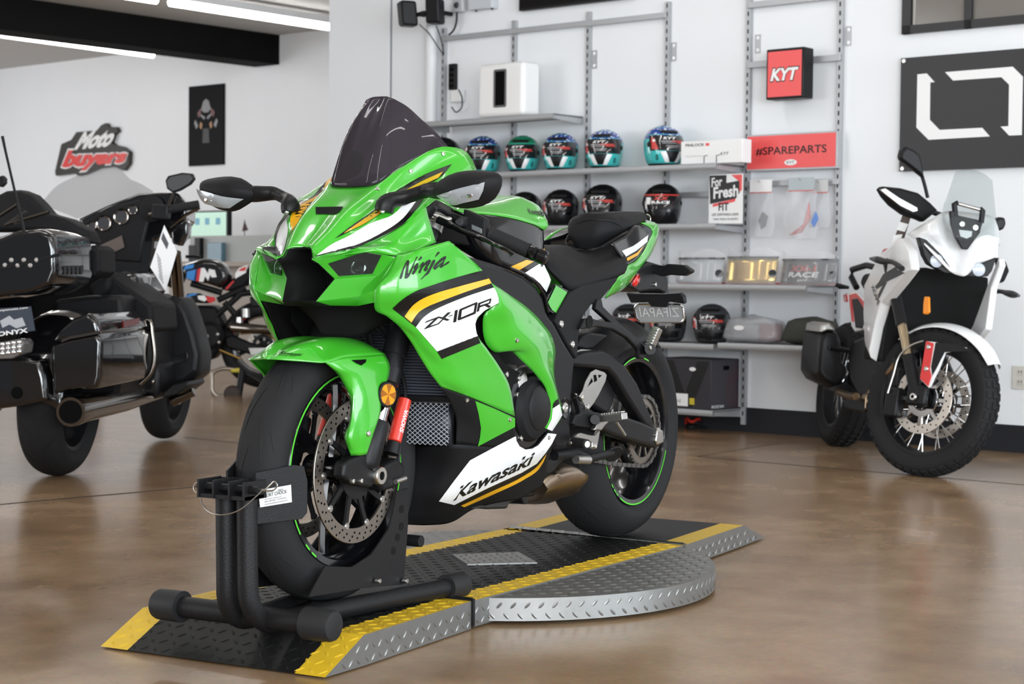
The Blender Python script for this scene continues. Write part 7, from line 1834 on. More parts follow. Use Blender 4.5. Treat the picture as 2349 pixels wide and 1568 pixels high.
for th, hw, r in ((30, .045, .362), (42, .060, .362), (55, .068, .358), (70, .070, .354), (88, .070, .350), (105, .066, .348), (125, .058, .346)):
    t_ = radians(th); rows.append([S.w(cos(t_) * (r - .03 * abs(y) ** 2), y * hw, .325 + sin(t_) * (r - .03 * abs(y) ** 2)) for y in (-1, -.6, 0, .6, 1)])
fen_a = pa('front_fender', MB().loft(rows, 12, 18), M['adv_white'], away=lambda c: wc_, solid=.004)
pa('fender_guard', S.prism(aw, [(556, 905), (600, 910), (740, 935), (640, 958), (612, 1030), (568, 1116), (528, 1076)], -.125, -.110), M['adv_white'], fen_a, bevel=.004)
pa('fender_black_panel', S.prism(aw, [(600, 912), (700, 918), (760, 950), (640, 955), (610, 1015), (585, 1060), (580, 1020)], -.127, -.124), M['satin_black'], fen_a)
pa('fender_red_panel', S.prism(aw, [(558, 905), (590, 915), (572, 1030), (580, 1062), (566, 1108), (530, 1074)], -.130, -.126), M['adv_red'], fen_a)
for x, y in ((568, 932), (558, 1030)): pa('guard_bolt', MB().lathe([(0, .006), (.008, .005), (.011, 0)], S.at(aw, x, y, -.130), -S.y, 14), M['alu'], fen_a)
pa('fork_reflector', S.prism(aw, [(548, 705), (570, 705), (572, 775), (560, 785), (542, 783), (543, 740)], -.14, -.128), mat('amber reflector', (.80, .25, .01), .25), bevel=.004)
# nose and screen
pa('front_cowl', MB().loft([[A.at(aw, x, y, Y) for x, y, Y in r] for r in (
    [(470, 425, -.19), (600, 345, -.12), (665, 320, -.03), (770, 330, .05), (862, 350, .12), (888, 420, .17)],
    [(500, 440, -.19), (610, 420, -.12), (690, 430, -.02), (760, 420, .03), (840, 420, .10), (890, 450, .165)],
    [(530, 440, -.18), (600, 480, -.11), (690, 560, -.02), (745, 560, .02), (810, 520, .09), (880, 500, .16)],
    [(555, 470, -.17), (620, 540, -.10), (690, 605, -.02), (722, 612, .0), (790, 570, .08), (880, 525, .155)])], 18, 12), M['adv_white'], solid=.006, bevel=None)
pa('side_panel', A.dome(aw, [(450, 462), (480, 440), (520, 500), (530, 585), (480, 650), (398, 748), (368, 850), (336, 1000), (312, 945), (306, 800), (310, 660), (345, 590), (390, 505)], -.19, -.235, .86), M['adv_white'], bevel=.004)
pa('side_panel', A.prism(aw, [(830, 662), (882, 530), (888, 560), (850, 665), (826, 850), (768, 922), (745, 895), (795, 760)], .17, .20), M['adv_white'], bevel=.006)
pa('red_tank_edge', A.prism(aw, [(312, 655), (345, 585), (392, 490), (375, 495), (335, 570), (305, 650), (302, 800), (310, 800)], -.20, -.21), M['adv_red'])
for q in ([(365, 605), (440, 560), (425, 582), (462, 600), (325, 665), (345, 640)], [(330, 660), (382, 640), (345, 715), (340, 700), (362, 655), (335, 672)]):
    pa('panel_line', A.prism(aw, q, -.236, -.2368), mat('dark line print', (.03, .03, .03), .5) if 'dark line print' not in bpy.data.materials else bpy.data.materials['dark line print'])
vs, fs = text_polys('XCAPE', 0, .02); g_ = quad_map([aw.px(338, 748), aw.px(310, 660), aw.px(318, 648), aw.px(348, 730)])
pa('lettering', MB().add([at_plane(*g_(1 - u, v), A.o + A.y * -.238, A.y) for u, v in vs], fs), M['graphic_black'], away=lambda c: c + A.y)
hlm = M['satin_black']
for q, y0, y1 in (([(525, 438), (560, 450), (630, 520), (690, 606), (640, 600), (570, 560), (548, 520)], -.165, -.145), ([(720, 612), (790, 565), (875, 528), (855, 590), (835, 615), (780, 618)], .04, .06)):
    h = pa('headlight', A.xprism(aw, q, 1.42 if y0 < 0 else 1.43, -.05), hlm, bevel=.004)
    c = A.atx(aw, 605 if y0 < 0 else 795, 545 if y0 < 0 else 585, 1.422 if y0 < 0 else 1.432)
    pa('headlight_lens', MB().lathe([(0, .006), (.018, .004), (.028, 0)], c, A.x, 18), mat('pale headlight lens', (.5, .55, .62), .1) if 'pale headlight lens' not in bpy.data.materials else bpy.data.materials['pale headlight lens'], h)
scr = MB().loft([[A.at(aw, x, y, Y) for x, y, Y in r] for r in (
    [(690, 142, -.08), (730, 136, -.03), (775, 138, .02), (825, 160, .07), (855, 185, .10)], [(660, 230, -.10), (725, 230, -.04), (780, 235, .02), (835, 250, .08), (862, 270, .115)],
    [(630, 325, -.12), (710, 345, -.05), (780, 350, .02), (840, 355, .09), (872, 365, .13)], [(645, 400, -.125), (700, 450, -.06), (770, 450, .02), (830, 430, .09), (880, 440, .14)])], 14, 14)
pa('windscreen', scr, M['clear_screen'], solid=.003, smooth=180)
pa('screen_bracket', A.xprism(aw, [(665, 322), (690, 320), (700, 340), (790, 360), (812, 375), (800, 420), (745, 495), (720, 492), (690, 440), (670, 380)], 1.455, -.02), M['satin_black'], bevel=.004)
pa('bracket_window', A.xprism(aw, [(705, 405), (765, 412), (762, 435), (740, 445), (712, 435)], 1.4556, .0004), M['adv_white'])
for x, y in ((718, 380), (778, 396)): pa('bracket_bolt', MB().lathe([(0, .008), (.011, .007), (.014, 0)], A.atx(aw, x, y, 1.456), A.x, 14), M['steel'])
pa('screen_arm', MB().tube(A.xpts(aw, [(690, 345), (684, 290), (700, 285)], 1.445), .012, 10), M['satin_black']); pa('screen_arm', MB().tube(A.xpts(aw, [(805, 375), (812, 320), (800, 312)], 1.445), .012, 10), M['satin_black'])
pa('screen_bar', MB().tube(A.xpts(aw, [(690, 285), (812, 318)], 1.445), .008, 10), M['alu'])
# dark centre: radiator, frame, engine
pa('radiator_shroud', A.xprism(aw, [(500, 590), (560, 575), (680, 600), (840, 620), (838, 680), (800, 780), (745, 895), (640, 870), (540, 1000), (360, 1000), (380, 850), (400, 748)], 1.16, -.30), M['deep_black'], bevel=.01)
pa('engine', A.prism(aw, [(230, 900), (300, 870), (380, 900), (420, 1010), (400, 1120), (330, 1200), (260, 1180), (210, 1080), (200, 960)], -.16, .12), M['frame'], bevel=.02)
pa('exhaust_header', MB().tube(spline(A.pts(aw, [(420, 1020), (370, 1075), (330, 1110), (305, 1160), (300, 1210)], -.15), 18), .020, 12), mat('golden header pipe', (.42, .30, .19), .25, metal=1.0))
pa('muffler', A.xdome(aw, [(75, 880), (100, 855), (150, 860), (168, 900), (170, 1000), (200, 1030), (195, 1070), (150, 1120), (85, 1090), (60, 1050), (65, 960)], .42, -.30, .8, .04), M['satin_black'], bevel=.012)
pa('muffler_cap', A.xdome(aw, [(78, 868), (85, 830), (120, 822), (140, 840), (142, 862), (110, 858)], .43, -.28, .8, .03), M['alu'], bevel=.006)
pa('passenger_peg', MB().cyl(A.atx(aw, 120, 935, .48), A.atx(aw, 210, 950, .45), .012), M['satin_black'])
pa('crash_plate', A.xprism(aw, [(110, 1118), (200, 1095), (245, 1140), (240, 1165), (190, 1150), (120, 1130)], .50, -.06), M['satin_black'], bevel=.004)
pa('exhaust_pipe', MB().tube(spline(A.pts(aw, [(160, 1130), (210, 1150), (245, 1155)], -.18), 8), .018, 12), bpy.data.materials['golden header pipe'])
pa('swingarm', A.prism(aw, [(180, 1170), (260, 1130), (300, 1180), (280, 1230), (190, 1210)], -.12, -.08), M['frame'], bevel=.01)
# seat, rack, tail
pa('seat', A.prism(aw, [(255, 650), (270, 600), (330, 592), (335, 620), (320, 720), (305, 740)], -.14, .14), M['seat'], bevel=.03, seg=3)
pa('rear_rack', MB().tube([A.atx(aw, 245, 665, .16), A.atx(aw, 222, 620, .08), A.atx(aw, 225, 585, .06), A.atx(aw, 290, 565, .22), A.atx(aw, 335, 575, .35)], .016, 10), M['satin_black'])
tl_ = pa('tail_panel', A.prism(aw, [(200, 690), (240, 682), (300, 745), (300, 800), (285, 850), (235, 865), (220, 840)], -.15, -.12), M['adv_white'], bevel=.006)
pa('tail_red_stripe', A.prism(aw, [(210, 698), (242, 690), (298, 752), (292, 785), (250, 712), (222, 716), (232, 820), (222, 815)], -.153, -.150), M['adv_red'], tl_)
pa('tail_dark_panel', A.prism(aw, [(224, 718), (250, 714), (288, 780), (270, 850), (240, 845)], -.152, -.150), M['satin_black'], tl_)
pa('tail_light', A.xprism(aw, [(182, 700), (200, 690), (205, 712), (188, 732)], .05, .06), M['red_lens'], bevel=.004)
pa('rear_indicator', MB().tube(A.xpts(aw, [(210, 665), (170, 660), (152, 650)], .02), [.008, .014, .008], 10), M['satin_black'])
for q, y in (([(450, 580), (400, 548), (370, 548), (340, 540), (308, 535)], -.30), ([(858, 682), (900, 684), (920, 690), (975, 702)], .30)):
    pa('indicator', MB().tube(spline(A.pts(aw, q, y), 10), [.012, .012, .010, .010, .011, .014, .016, .016, .012, .006], 10), M['satin_black'])
    pa('indicator_lens', MB().tube(A.pts(aw, q[-2:], y - .006), [.014, .007], 10), M['lens_clear'])
# bars, handguards, mirrors
hgd_ = [(346, 222), (360, 210), (440, 218), (520, 240), (575, 285), (608, 318), (570, 350), (545, 370), (520, 358), (455, 335), (400, 295), (365, 255)]
hgp = pa('handguard', A.xdome(aw, hgd_, 1.16, -.05, .8, .03), M['matte_black'], bevel=.004)
pa('handguard_strip', A.xprism(aw, [(350, 225), (375, 218), (440, 262), (520, 305), (522, 322), (500, 328), (440, 298), (385, 255)], 1.196, -.02), M['alu'], hgp, bevel=.003)
pa('handguard', A.xdome(aw, [(880, 530), (912, 545), (928, 590), (905, 640), (875, 650), (890, 600)], 1.05, -.05, .8, .02), M['matte_black'], bevel=.004)
pa('mirror', A.xdome(aw, [(432, 75), (440, 45), (460, 28), (500, 45), (528, 70), (542, 130), (545, 175), (520, 155), (470, 115), (436, 90)], 1.02, -.02, .8, .025), M['satin_black'], bevel=.006)
pa('mirror_stem', MB().tube(spline(A.xpts(aw, [(535, 150), (550, 200), (565, 262)], 1.01), 8), .008, 10), M['satin_black'])
pa('mirror', A.xdome(aw, [(840, 375), (880, 348), (905, 350), (912, 378), (900, 405), (870, 415)], 1.0, -.02, .8, .025), M['satin_black'], bevel=.006)
pa('handlebar', MB().tube(A.xpts(aw, [(540, 310), (640, 345), (800, 420), (880, 480)], 1.06), .012, 10), M['satin_black'])
tg = tag(build('price_tag', A.xprism(aw, [(452, 338), (488, 352), (436, 520), (390, 515)], 1.12, -.0015), mat('brown printed tag', (.06, .035, .025), .5)), 'long printed price tag hanging from the handguard of the white motorcycle', 'tag')
build('tag_label', A.xprism(aw, [(440, 370), (478, 380), (462, 415), (424, 405)], 1.1206, -.0004), M['card_white'], tg); build('tag_label', A.xprism(aw, [(412, 430), (452, 425), (440, 468), (400, 480)], 1.1206, -.0004), M['card_white'], tg)

# ---- black touring motorcycle at the left, seen from its right rear
bw = Z(0, 280, .53586)
RB = V((-2.16, -2.93, 0)); hB = V((-.905, -.425))
B = BF(RB, hB, radians(-3))
tour = thing('touring_motorcycle', 'black touring motorcycle with hard luggage seen from behind at left', 'motorcycle', RB)
M['tour_black'] = mat('deep gloss black paint', (.004, .004, .005), .12, coat=1.0)
M['tour_chrome'] = mat('dark chrome', (.22, .20, .18), .12, metal=1.0)
def pt(name, mb, m, parent=tour, **k): return build(name, mb, m, parent, **k)
wheel(tour, B, B.w(0, 0, .325), .325, .185, .215, M['satin_black'], False, 7, None, 'rear_wheel')
wheel(tour, B, B.w(1.62, 0, .325), .318, .135, .235, M['satin_black'], False, 7, (.09, .14, (-.07,)))
bp = lambda q, y0, y1: B.prism(bw, q, y0, y1)
bd_ = lambda q, y0, y1, k=.85: B.dome(bw, q, y0, y1, k)
pt('rear_fender', MB().loft([[B.w(-.335 * cos(radians(a)) * 1.08, y * .125, .325 + .335 * 1.10 * sin(radians(a)) - .05 * abs(y) ** 3) for y in (-1, -.8, -.4, 0, .4, .8, 1)] for a in (2, 20, 40, 65, 90)], 16, 16), M['tour_black'], away=lambda c: B.w(0, 0, .325), solid=.006)
xd = lambda q, X, L, k=.88, d=.03: B.xdome(bw, q, X, L, k, d)
xp = lambda q, X, L, k=1.0: B.xprism(bw, q, X, L, k)
pt('saddlebag', xd([(225, 950), (300, 925), (430, 900), (446, 930), (440, 1090), (425, 1138), (300, 1150), (238, 1165), (226, 1060)], -.36, .62), M['tour_black'], bevel=.02, seg=4)
sbl = pt('saddlebag_lid', xd([(232, 940), (262, 890), (320, 840), (390, 815), (428, 850), (440, 902), (330, 925)], -.36, .63), M['tour_black'], bevel=.02, seg=4)
pt('saddlebag_reflector', bp([(528, 852), (598, 838), (598, 862), (530, 880)], B.loc(B.atx(bw, 446, 930, -.36)).y - .004, B.loc(B.atx(bw, 446, 930, -.36)).y + .004), mat('dark red reflector', (.12, .01, .01), .2))
pt('latch', xp([(262, 930), (300, 915), (430, 893), (432, 903), (300, 928), (264, 942)], -.395, .01), M['tour_chrome'], sbl)
pt('saddlebag', MB().obox(B.w(-.02, .36, .66), B.x * .31, B.y * .12, B.z * .17), M['tour_black'], bevel=.05, seg=4)
pt('saddlebag_guard', MB().tube(spline(B.xpts(bw, [(600, 855), (640, 850), (650, 900), (640, 1080), (600, 1120)], .30), 24), .010, 10), M['tour_chrome'])
pt('seat_bucket', xp([(60, 745), (240, 690), (380, 640), (470, 650), (650, 780), (660, 900), (420, 900), (230, 900), (60, 820)], .30, .40), M['seat'], bevel=.02)
pt('rear_fender_skirt', xd([(-90, 1010), (60, 1000), (180, 1015), (205, 1090), (216, 1190), (110, 1212), (-90, 1240)], -.40, .06, .88, .03), M['tour_black'], bevel=.01)
box = pt('luggage_trunk', xd([(-90, 560), (-10, 495), (90, 462), (190, 455), (238, 480), (252, 540), (256, 640), (232, 700), (150, 735), (-90, 768)], -.42, .42, .9, .04), M['tour_black'], bevel=.03, seg=4)
pt('trunk_seam', xp([(-60, 628), (150, 585), (254, 560), (256, 572), (150, 600), (-60, 645)], -.464, .02), M['satin_black'], box)
lb_ = mat('small lamp lens', (.35, .33, .32), .15)
for k in range(6): pt('trunk_lamp', MB().sphere(B.atx(bw, 22 + k * 27, 612 - (k % 2) * 22, -.458), .010, 10, 6), lb_, box)
for k in range(5): pt('trunk_vent', bp([(272 + k * 18, 618), (286 + k * 18, 614), (284 + k * 18, 648), (274 + k * 18, 652)], B.loc(B.atx(bw, 256, 640, -.42)).y - .003, B.loc(B.atx(bw, 256, 640, -.42)).y + .01), M['satin_black'], box)
pt('trunk_backrest', xd([(-60, 400), (-20, 320), (30, 295), (90, 290), (140, 310), (180, 350), (215, 392), (300, 415), (385, 465), (410, 520), (360, 520), (200, 470), (-60, 470)], .02, .10, .8, .04), M['seat'], bevel=.02, seg=3)
pt('passenger_armrest', xd([(372, 540), (400, 525), (430, 545), (434, 640), (410, 665), (375, 660)], .03, .20, .8, .02), M['seat'], bevel=.015)
pt('luggage_rack', MB().tube(B.xpts(bw, [(-30, 420), (75, 352), (110, 380), (20, 440), (210, 385), (60, 430)], -.20), .007, 8), M['tour_chrome'])
pt('antenna', MB().tube(B.xpts(bw, [(125, 560), (62, 290), (25, 130), (10, 60)], -.45), [.007, .005, .005, .006], 8), M['satin_black'])
pt('seat', xp([(370, 700), (470, 640), (470, 720), (400, 780)], .25, .45), M['seat'], bevel=.02)
pt('fuel_tank', xd([(440, 700), (480, 655), (540, 635), (590, 650), (600, 720), (560, 770), (470, 770)], .55, .45, .85, .04), M['tour_black'], bevel=.02)
pt('frame_cover', xp([(230, 760), (380, 740), (520, 740), (540, 1000), (500, 1180), (250, 1170)], .10, .8), M['satin_black'], bevel=.02)
pt('engine', xp([(520, 1040), (640, 980), (690, 1060), (680, 1180), (590, 1200), (500, 1160)], .62, .35), M['satin_black'], bevel=.03)
for x, y in ((560, 1080), (620, 1050), (600, 1130), (650, 1110)): pt('engine_bolt', MB().sphere(B.atx(bw, x, y, .615), .016, 10, 6), M['tour_chrome'])
mo = B.loc(B.atx(bw, 302, 1240, -.40))
mw = lambda x, dz=0: B.w(x, mo.y, mo.z + dz)
pt('muffler', MB().tube([mw(-.40), mw(-.38), mw(-.26), mw(.30), mw(1.0)], [.058, .060, .054, .052, .030], 24), M['tour_chrome'])
pt('muffler_mouth', MB().tube([mw(-.404), mw(-.398)], [.046, .046], 20), M['void'])
pt('lower_fairing', xd([(655, 800), (690, 752), (780, 748), (812, 800), (845, 900), (868, 1000), (860, 1080), (800, 1130), (715, 1140), (690, 1050), (680, 950), (655, 880)], .92, .18, .85, .05), M['satin_black'], bevel=.02, seg=3)
pt('speaker_pod', MB().lathe([(0, .01), (.05, .008), (.07, 0), (.08, -.03)], B.atx(bw, 722, 815, .88), -B.x, 24), M['matte_black'])
pt('fairing_vent', xp([(715, 1010), (800, 985), (805, 1000), (800, 1025), (720, 1045)], .868, .02), M['gloss_black'], bevel=.004)
pt('floorboard', xp([(690, 1165), (740, 1120), (800, 1110), (808, 1128), (760, 1165), (700, 1180)], .62, .30), M['satin_black'], bevel=.006)
pt('crash_bar', MB().cyl(B.atx(bw, 735, 1195, .80), B.atx(bw, 830, 1150, .80), .024, n=14), M['tour_chrome'])
pt('fork', MB().cyl(B.w(1.60, -.10, .33), B.w(1.28, -.10, .95), .03, n=16), M['tour_chrome'])
pt('front_fender', MB().loft([[B.w(1.62 + .345 * cos(radians(a)), y * .09, .325 + .345 * sin(radians(a)) - .03 * abs(y) ** 3) for y in (-1, -.6, 0, .6, 1)] for a in (20, 60, 100, 140, 175)], 12, 16), M['tour_black'], away=lambda c: B.w(1.62, 0, .325), solid=.006)
fair = pt('fairing', xp([(330, 415), (460, 355), (590, 305), (690, 300), (760, 300), (800, 350), (795, 420), (740, 470), (660, 500), (640, 710), (540, 710), (425, 690), (400, 500)], 1.02, .30, .85), M['tour_black'], bevel=.012)
pt('dash_panel', xp([(345, 430), (460, 365), (600, 330), (640, 400), (610, 520), (600, 600), (430, 590), (415, 520)], 1.005, .02), M['satin_black'], fair, bevel=.008)
for x, y, r in ((445, 432, .036), (520, 405, .036), (395, 445, .022), (570, 375, .022)):
    c = B.atx(bw, x, y, 1.003); g0 = pt('gauge', MB().lathe([(r * .8, .006), (r, .008), (r * 1.1, 0)], c, -B.x, 22), M['tour_chrome'], fair); pt('gauge_face', MB().lathe([(0, .004), (r * .8, .004)], c, -B.x, 22), mat('gauge face', (.05, .05, .055), .2) if 'gauge face' not in bpy.data.materials else bpy.data.materials['gauge face'], g0)
pt('display', xp([(422, 530), (520, 485), (532, 535), (450, 575)], .998, .01), mat('warm dim display', (.12, .095, .085), .25), fair)
pt('speaker_grille', MB().lathe([(0, .006), (.05, .004), (.062, 0)], B.atx(bw, 650, 370, 1.0), -B.x, 24), M['matte_black'], fair)
ts = MB().loft([[B.atx(bw, x, y, X) for x, y in r] for r, X in (([(185, 335), (240, 275), (330, 230), (510, 196), (560, 245), (600, 262), (655, 295)], 1.10), ([(190, 350), (300, 330), (420, 300), (510, 290), (570, 290), (615, 295), (655, 300)], 1.16), ([(330, 412), (380, 395), (460, 360), (530, 335), (580, 318), (620, 310), (656, 304)], 1.20))], 30, 10)
pt('windscreen', ts, glass('hazy windscreen', (.93, .93, .93), .16, .12), solid=.003, smooth=180)
pt('handlebar', MB().tube(B.xpts(bw, [(640, 400), (720, 375), (845, 350)], .90), .014, 10), M['tour_chrome']); pt('grip', MB().tube(B.xpts(bw, [(730, 372), (850, 352)], .90), .020, 14), M['rubber'])
pt('lever', MB().tube(B.xpts(bw, [(730, 450), (790, 400), (855, 366)], .95), .008, 8), M['tour_chrome'])
pt('switch_housing', MB().obox(B.atx(bw, 690, 385, .90), B.x * .03, B.y * .04, B.z * .035), M['satin_black'], bevel=.008)
mr = pt('mirror', xd([(708, 250), (720, 230), (780, 216), (822, 220), (832, 242), (815, 265), (770, 292), (740, 302), (715, 285)], 1.0, .03, .9, .006), M['satin_black'], bevel=.004); pt('mirror_glass', xp([(715, 252), (728, 236), (780, 224), (815, 226), (824, 243), (808, 262), (765, 286), (740, 294), (720, 280)], .992, .002), mat('grey mirror glass', (.16, .16, .165), .1, metal=.6), mr)
pt('mirror_stem', MB().tube(B.xpts(bw, [(745, 300), (720, 360)], 1.0), .008, 8), M['tour_chrome'])
pt('mirror', xd([(-20, 240), (10, 228), (22, 240), (22, 262), (5, 278), (-20, 270)], 1.0, .03, .9, .006), M['satin_black'], bevel=.004)
pt('turn_signal', xd([(735, 470), (790, 420), (808, 430), (806, 480), (770, 530), (740, 520)], 1.0, .06, .85, .02), M['tour_black'], bevel=.01)
plt_ = pt('license_plate', xp([(-60, 800), (132, 788), (150, 892), (-40, 918)], -.470, .004), mat('printed dealer plate', (.035, .045, .065), .4))
vs, fs = text_polys('ONYX', 0, .03); g_ = quad_map([bw.px(-12, 918), bw.px(120, 900), bw.px(118, 880), bw.px(-12, 898)])
pt('lettering', MB().add([at_plane(*g_(u, v), B.o - B.x * .4715, B.x) for u, v in vs], fs), M['card_white'], plt_, away=lambda c: c + B.x)
vs, fs = text_polys('www.onyxmoto.com', 0, .01); g_ = quad_map([bw.px(-60, 820), bw.px(120, 800), bw.px(118, 790), bw.px(-60, 808)])
pt('lettering', MB().add([at_plane(*g_(u, v), B.o - B.x * .4715, B.x) for u, v in vs], fs), M['card_white'], plt_, away=lambda c: c + B.x)
for q in ([(0, 850), (40, 828), (60, 845), (95, 835), (110, 870), (70, 882), (40, 866), (10, 880)], [(-40, 840), (-10, 830), (0, 860), (-30, 880)]): pt('plate_graphic', xp(q, -.4712, .001), mat('pale plate print', (.40, .42, .45), .4) if 'pale plate print' not in bpy.data.materials else bpy.data.materials['pale plate print'], plt_)
tlx = pt('tail_lamp', xd([(-30, 945), (90, 925), (108, 945), (100, 990), (60, 1012), (-30, 1015)], -.45, .10, .88, .02), mat('clear lamp cluster', (.16, .15, .15), .15, coat=1.0), bevel=.006)
for i in range(4):
    for j in range(3): pt('led', MB().sphere(B.atx(bw, 12 + i * 24, 950 + j * 20 - i * 3, -.47), .010, 10, 6), M['chrome'], tlx)
pt('fender_hole', MB().lathe([(0, .002), (.020, .002), (.024, 0)], B.atx(bw, 72, 1158, -.432), -B.x, 18), M['void'])
ps = build('price_sheet', xp([(703, 440), (758, 555), (708, 724), (643, 620)], .80, .0015), M['card_white'])
tag(ps, 'white printed price sheet hanging from the handlebar of the black touring motorcycle', 'paper')
for i in range(8): build('print_line', xp([(672 + i * 1.5, 560 + i * 14), (690 + i * 1.5, 590 + i * 14), (688 + i * 1.5, 594 + i * 14), (670 + i * 1.5, 564 + i * 14)], .7994, .0004), M['visor_grey'], ps)
build('print_picture', xp([(698, 470), (722, 520), (714, 545), (690, 500)], .7994, .0004), mat('dark print', (.08, .08, .09), .5), ps)

# ---- black naked motorcycle with coloured tank, on a paddock stand
cw = Z(380, 460, .30622)
hC = V((.52, -.854)); OC = at_z(598, 902, 0) 
C_ = BF(V((OC.x, OC.y, 0)), hC, 0)
hC3 = -hC
K = BF(V((OC.x, OC.y, 0)), (-hC.x * -1, -hC.y * -1), 0)
nk = thing('naked_motorcycle', 'black naked motorcycle with blue red and white tank behind the touring motorcycle', 'motorcycle', K.o)
def pk(name, mb, m, parent=nk, **k): return build(name, mb, m, parent, **k)
cc = K.at(cw, 740, 1075, 0); kr = abs(project(cc + V((0, 0, .31)))[1] - project(cc)[1])
wheel(nk, K, cc, .31, .17, .215, M['gloss_black'], False, 5, (.07, .11, (.09,)), 'rear_wheel')
fc_ = cc + K.x * 1.43; wheel(nk, K, V((fc_.x, fc_.y, cc.z)), .30, .12, .215, M['gloss_black'], False, 5, (.12, .16, (.07,)))
kp = lambda q, y0, y1: K.prism(cw, q, y0, y1)
tk = pk('fuel_tank', K.dome(cw, [(105, 540), (118, 480), (200, 455), (300, 430), (400, 440), (470, 485), (508, 560), (500, 600), (440, 665), (330, 630), (180, 600)], .02, .17, .8), M['tour_black'], bevel=.02, seg=3)
blu, dbl = mat('light blue graphic', (.04, .25, .65), .3, coat=.6), mat('navy graphic', (.01, .02, .12), .3, coat=.6)
def onk(nm, q, m, y=.172): pk(nm, kp(q, y, y + .001), m, tk)
onk('tank_graphic', [(130, 520), (205, 505), (215, 475), (150, 485)], blu); onk('tank_graphic', [(160, 530), (225, 515), (210, 600), (155, 580)], blu); onk('tank_graphic', [(225, 515), (240, 512), (228, 602), (210, 600)], dbl); onk('tank_graphic', [(240, 512), (265, 505), (250, 606), (228, 602)], M['adv_red'])
onk('tank_graphic', [(265, 505), (290, 503), (316, 545), (325, 510), (368, 520), (382, 572), (345, 575), (335, 555), (318, 600), (296, 565), (282, 608), (250, 606)], M['card_white'])
pk('seat', kp([(440, 660), (510, 600), (600, 530), (680, 490), (690, 560), (620, 640), (520, 680)], -.12, .12), M['seat'], bevel=.02)
pk('seat_red_edge', kp([(445, 660), (505, 598), (515, 604), (462, 665)], .121, .124), M['adv_red'])
pk('seat_sticker', kp([(522, 545), (550, 505), (615, 480), (600, 540), (520, 585)], .122, .124), M['card_white']); pk('seat_sticker_print', kp([(545, 528), (560, 508), (605, 492), (598, 525)], .1242, .125), M['visor_red'])
pk('side_panel', K.dome(cw, [(140, 720), (170, 690), (270, 690), (370, 720), (380, 750), (320, 770), (200, 765)], .08, .16, .85), M['tour_black'], bevel=.01)
pk('side_graphic', kp([(148, 718), (180, 700), (235, 692), (228, 705), (150, 726)], .161, .163), blu); pk('side_graphic', kp([(240, 712), (290, 708), (310, 740), (290, 755), (245, 738)], .161, .163), M['card_white']); pk('side_graphic', kp([(300, 712), (365, 722), (375, 745), (335, 768), (310, 750)], .161, .163), M['adv_red'])
for q in ([(390, 745), (600, 650)], [(360, 880), (560, 700)], [(440, 760), (520, 850)], [(190, 620), (420, 690)], [(540, 700), (700, 680)]): pk('frame_tube', MB().tube(K.pts(cw, q, .12), .022, 10), M['frame'])
pk('engine', kp([(180, 780), (420, 780), (470, 900), (460, 1080), (400, 1180), (240, 1180), (190, 1050)], -.18, .14), M['frame'], bevel=.03)
pk('engine_cover', MB().lathe([(0, .03), (.07, .028), (.10, 0), (.10, -.03)], K.at(cw, 330, 1010, .15), K.y, 28), M['satin_black'])
for x, y, r in ((220, 822, .02), (255, 880, .02), (310, 1015, .018), (400, 1060, .014), (390, 1000, .016), (300, 1130, .02), (320, 1190, .016)): pk('bolt', MB().sphere(K.at(cw, x, y, .17), r, 10, 6), M['alu'])
pk('muffler', MB().tube([K.at(cw, 470, 935, .16), K.at(cw, 500, 945, .17), K.at(cw, 840, 975, .19)], [.02, .035, .03], 16), M['tour_chrome'])
pk('swingarm', kp([(440, 1030), (500, 1000), (640, 1060), (780, 1100), (780, 1150), (640, 1150), (460, 1100)], .08, .12), M['frame'], bevel=.015)
pk('axle_block', kp([(620, 1100), (780, 1100), (780, 1150), (640, 1160)], .121, .135), M['alu'], bevel=.004)
pk('chain', MB().tube(spline(K.pts(cw, [(560, 995), (760, 1000), (825, 1050), (845, 1120), (830, 1200), (770, 1245), (660, 1225)], .11), 30), .007, 8), mat('gold chain', (.45, .28, .08), .35, metal=.9)); pk('chain', MB().tube(spline(K.pts(cw, [(400, 1115), (480, 1150), (560, 1185)], .11), 12), .007, 8), bpy.data.materials['gold chain'])
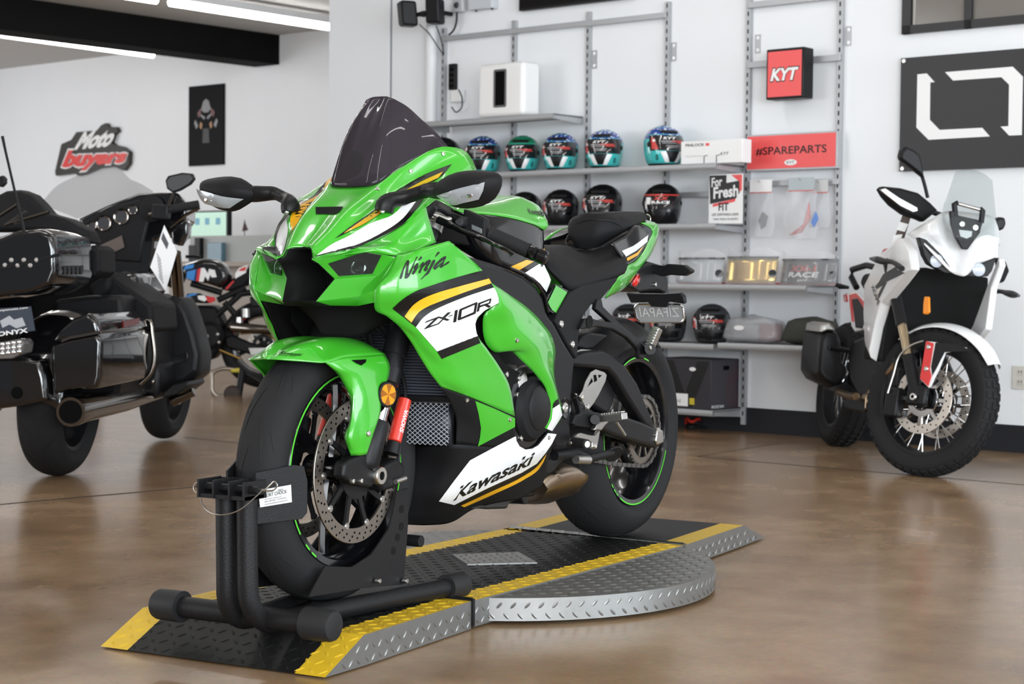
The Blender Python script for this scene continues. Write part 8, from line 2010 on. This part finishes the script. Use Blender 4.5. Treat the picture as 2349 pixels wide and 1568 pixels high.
pk('rim_tape', MB().tube([cc + K.y * .075 + (K.x * cos(a) + K.z * sin(a)) * .222 for a in [radians(t) for t in range(155, 195, 4)]], .004, 6), M['adv_red']); pk('rim_tape', MB().tube([cc + K.y * .075 + (K.x * cos(a) + K.z * sin(a)) * .222 for a in [radians(t) for t in range(20, 60, 4)]], .004, 6), M['adv_red'])
pk('tail', kp([(600, 560), (700, 480), (760, 470), (740, 540), (650, 620)], -.08, .08), M['tour_black'], bevel=.02)
pk('plate_holder', kp([(650, 720), (740, 700), (770, 740), (760, 790), (660, 790)], -.09, .09), M['satin_black'], bevel=.008)
pk('reservoir', MB().lathe([(0, .03), (.03, .03), (.034, -.03), (0, -.03)], K.at(cw, 600, 840, .12), V((0, 0, 1)), 16), M['alu']); pk('reservoir', MB().lathe([(0, .03), (.025, .03), (.03, -.03), (0, -.03)], K.at(cw, 550, 905, .12), V((0, 0, 1)), 16), M['steel'])
for x in (600, 700): pass
pk('handlebar', MB().tube(K.pts(cw, [(150, 420), (210, 415), (260, 425)], .2), .012, 8), M['satin_black'])
pk('headlight', MB().sphere(K.at(cw, 60, 560, .0), .09, 16, 10), M['gloss_black'])
# paddock stand under its rear wheel
st_ = thing('paddock_stand', 'small steel paddock stand with dark wheel under the naked motorcycle', 'stand', K.at(cw, 500, 1500, .25))
stm = mat('worn stand steel', (.42, .37, .31), .35, metal=.9)
build('handle', MB().tube(spline(K.pts(cw, [(555, 1268), (400, 1265), (355, 1290), (348, 1360), (358, 1440), (390, 1462), (450, 1460)], .25), 40), .014, 12), stm, st_)
build('leg', MB().tube(K.pts(cw, [(575, 1270), (560, 1370), (545, 1470)], .24), .024, 12), M['satin_black'], st_)
build('arm', MB().tube(K.pts(cw, [(570, 1275), (700, 1350), (860, 1440)], .22), .022, 12), M['satin_black'], st_)
build('grip_tape', MB().tube(K.pts(cw, [(490, 1270), (553, 1270)], .25), .017, 12), mat('yellow tape', (.55, .45, .05), .5), st_)
sw_ = K.at(cw, 500, 1445, .25); build('wheel', MB().lathe([(0, -.03), (.045, -.03), (.058, -.018), (.058, .018), (.045, .03), (0, .03)], sw_, K.y, 24), mat('brown rubber wheel', (.035, .022, .018), .6), st_)
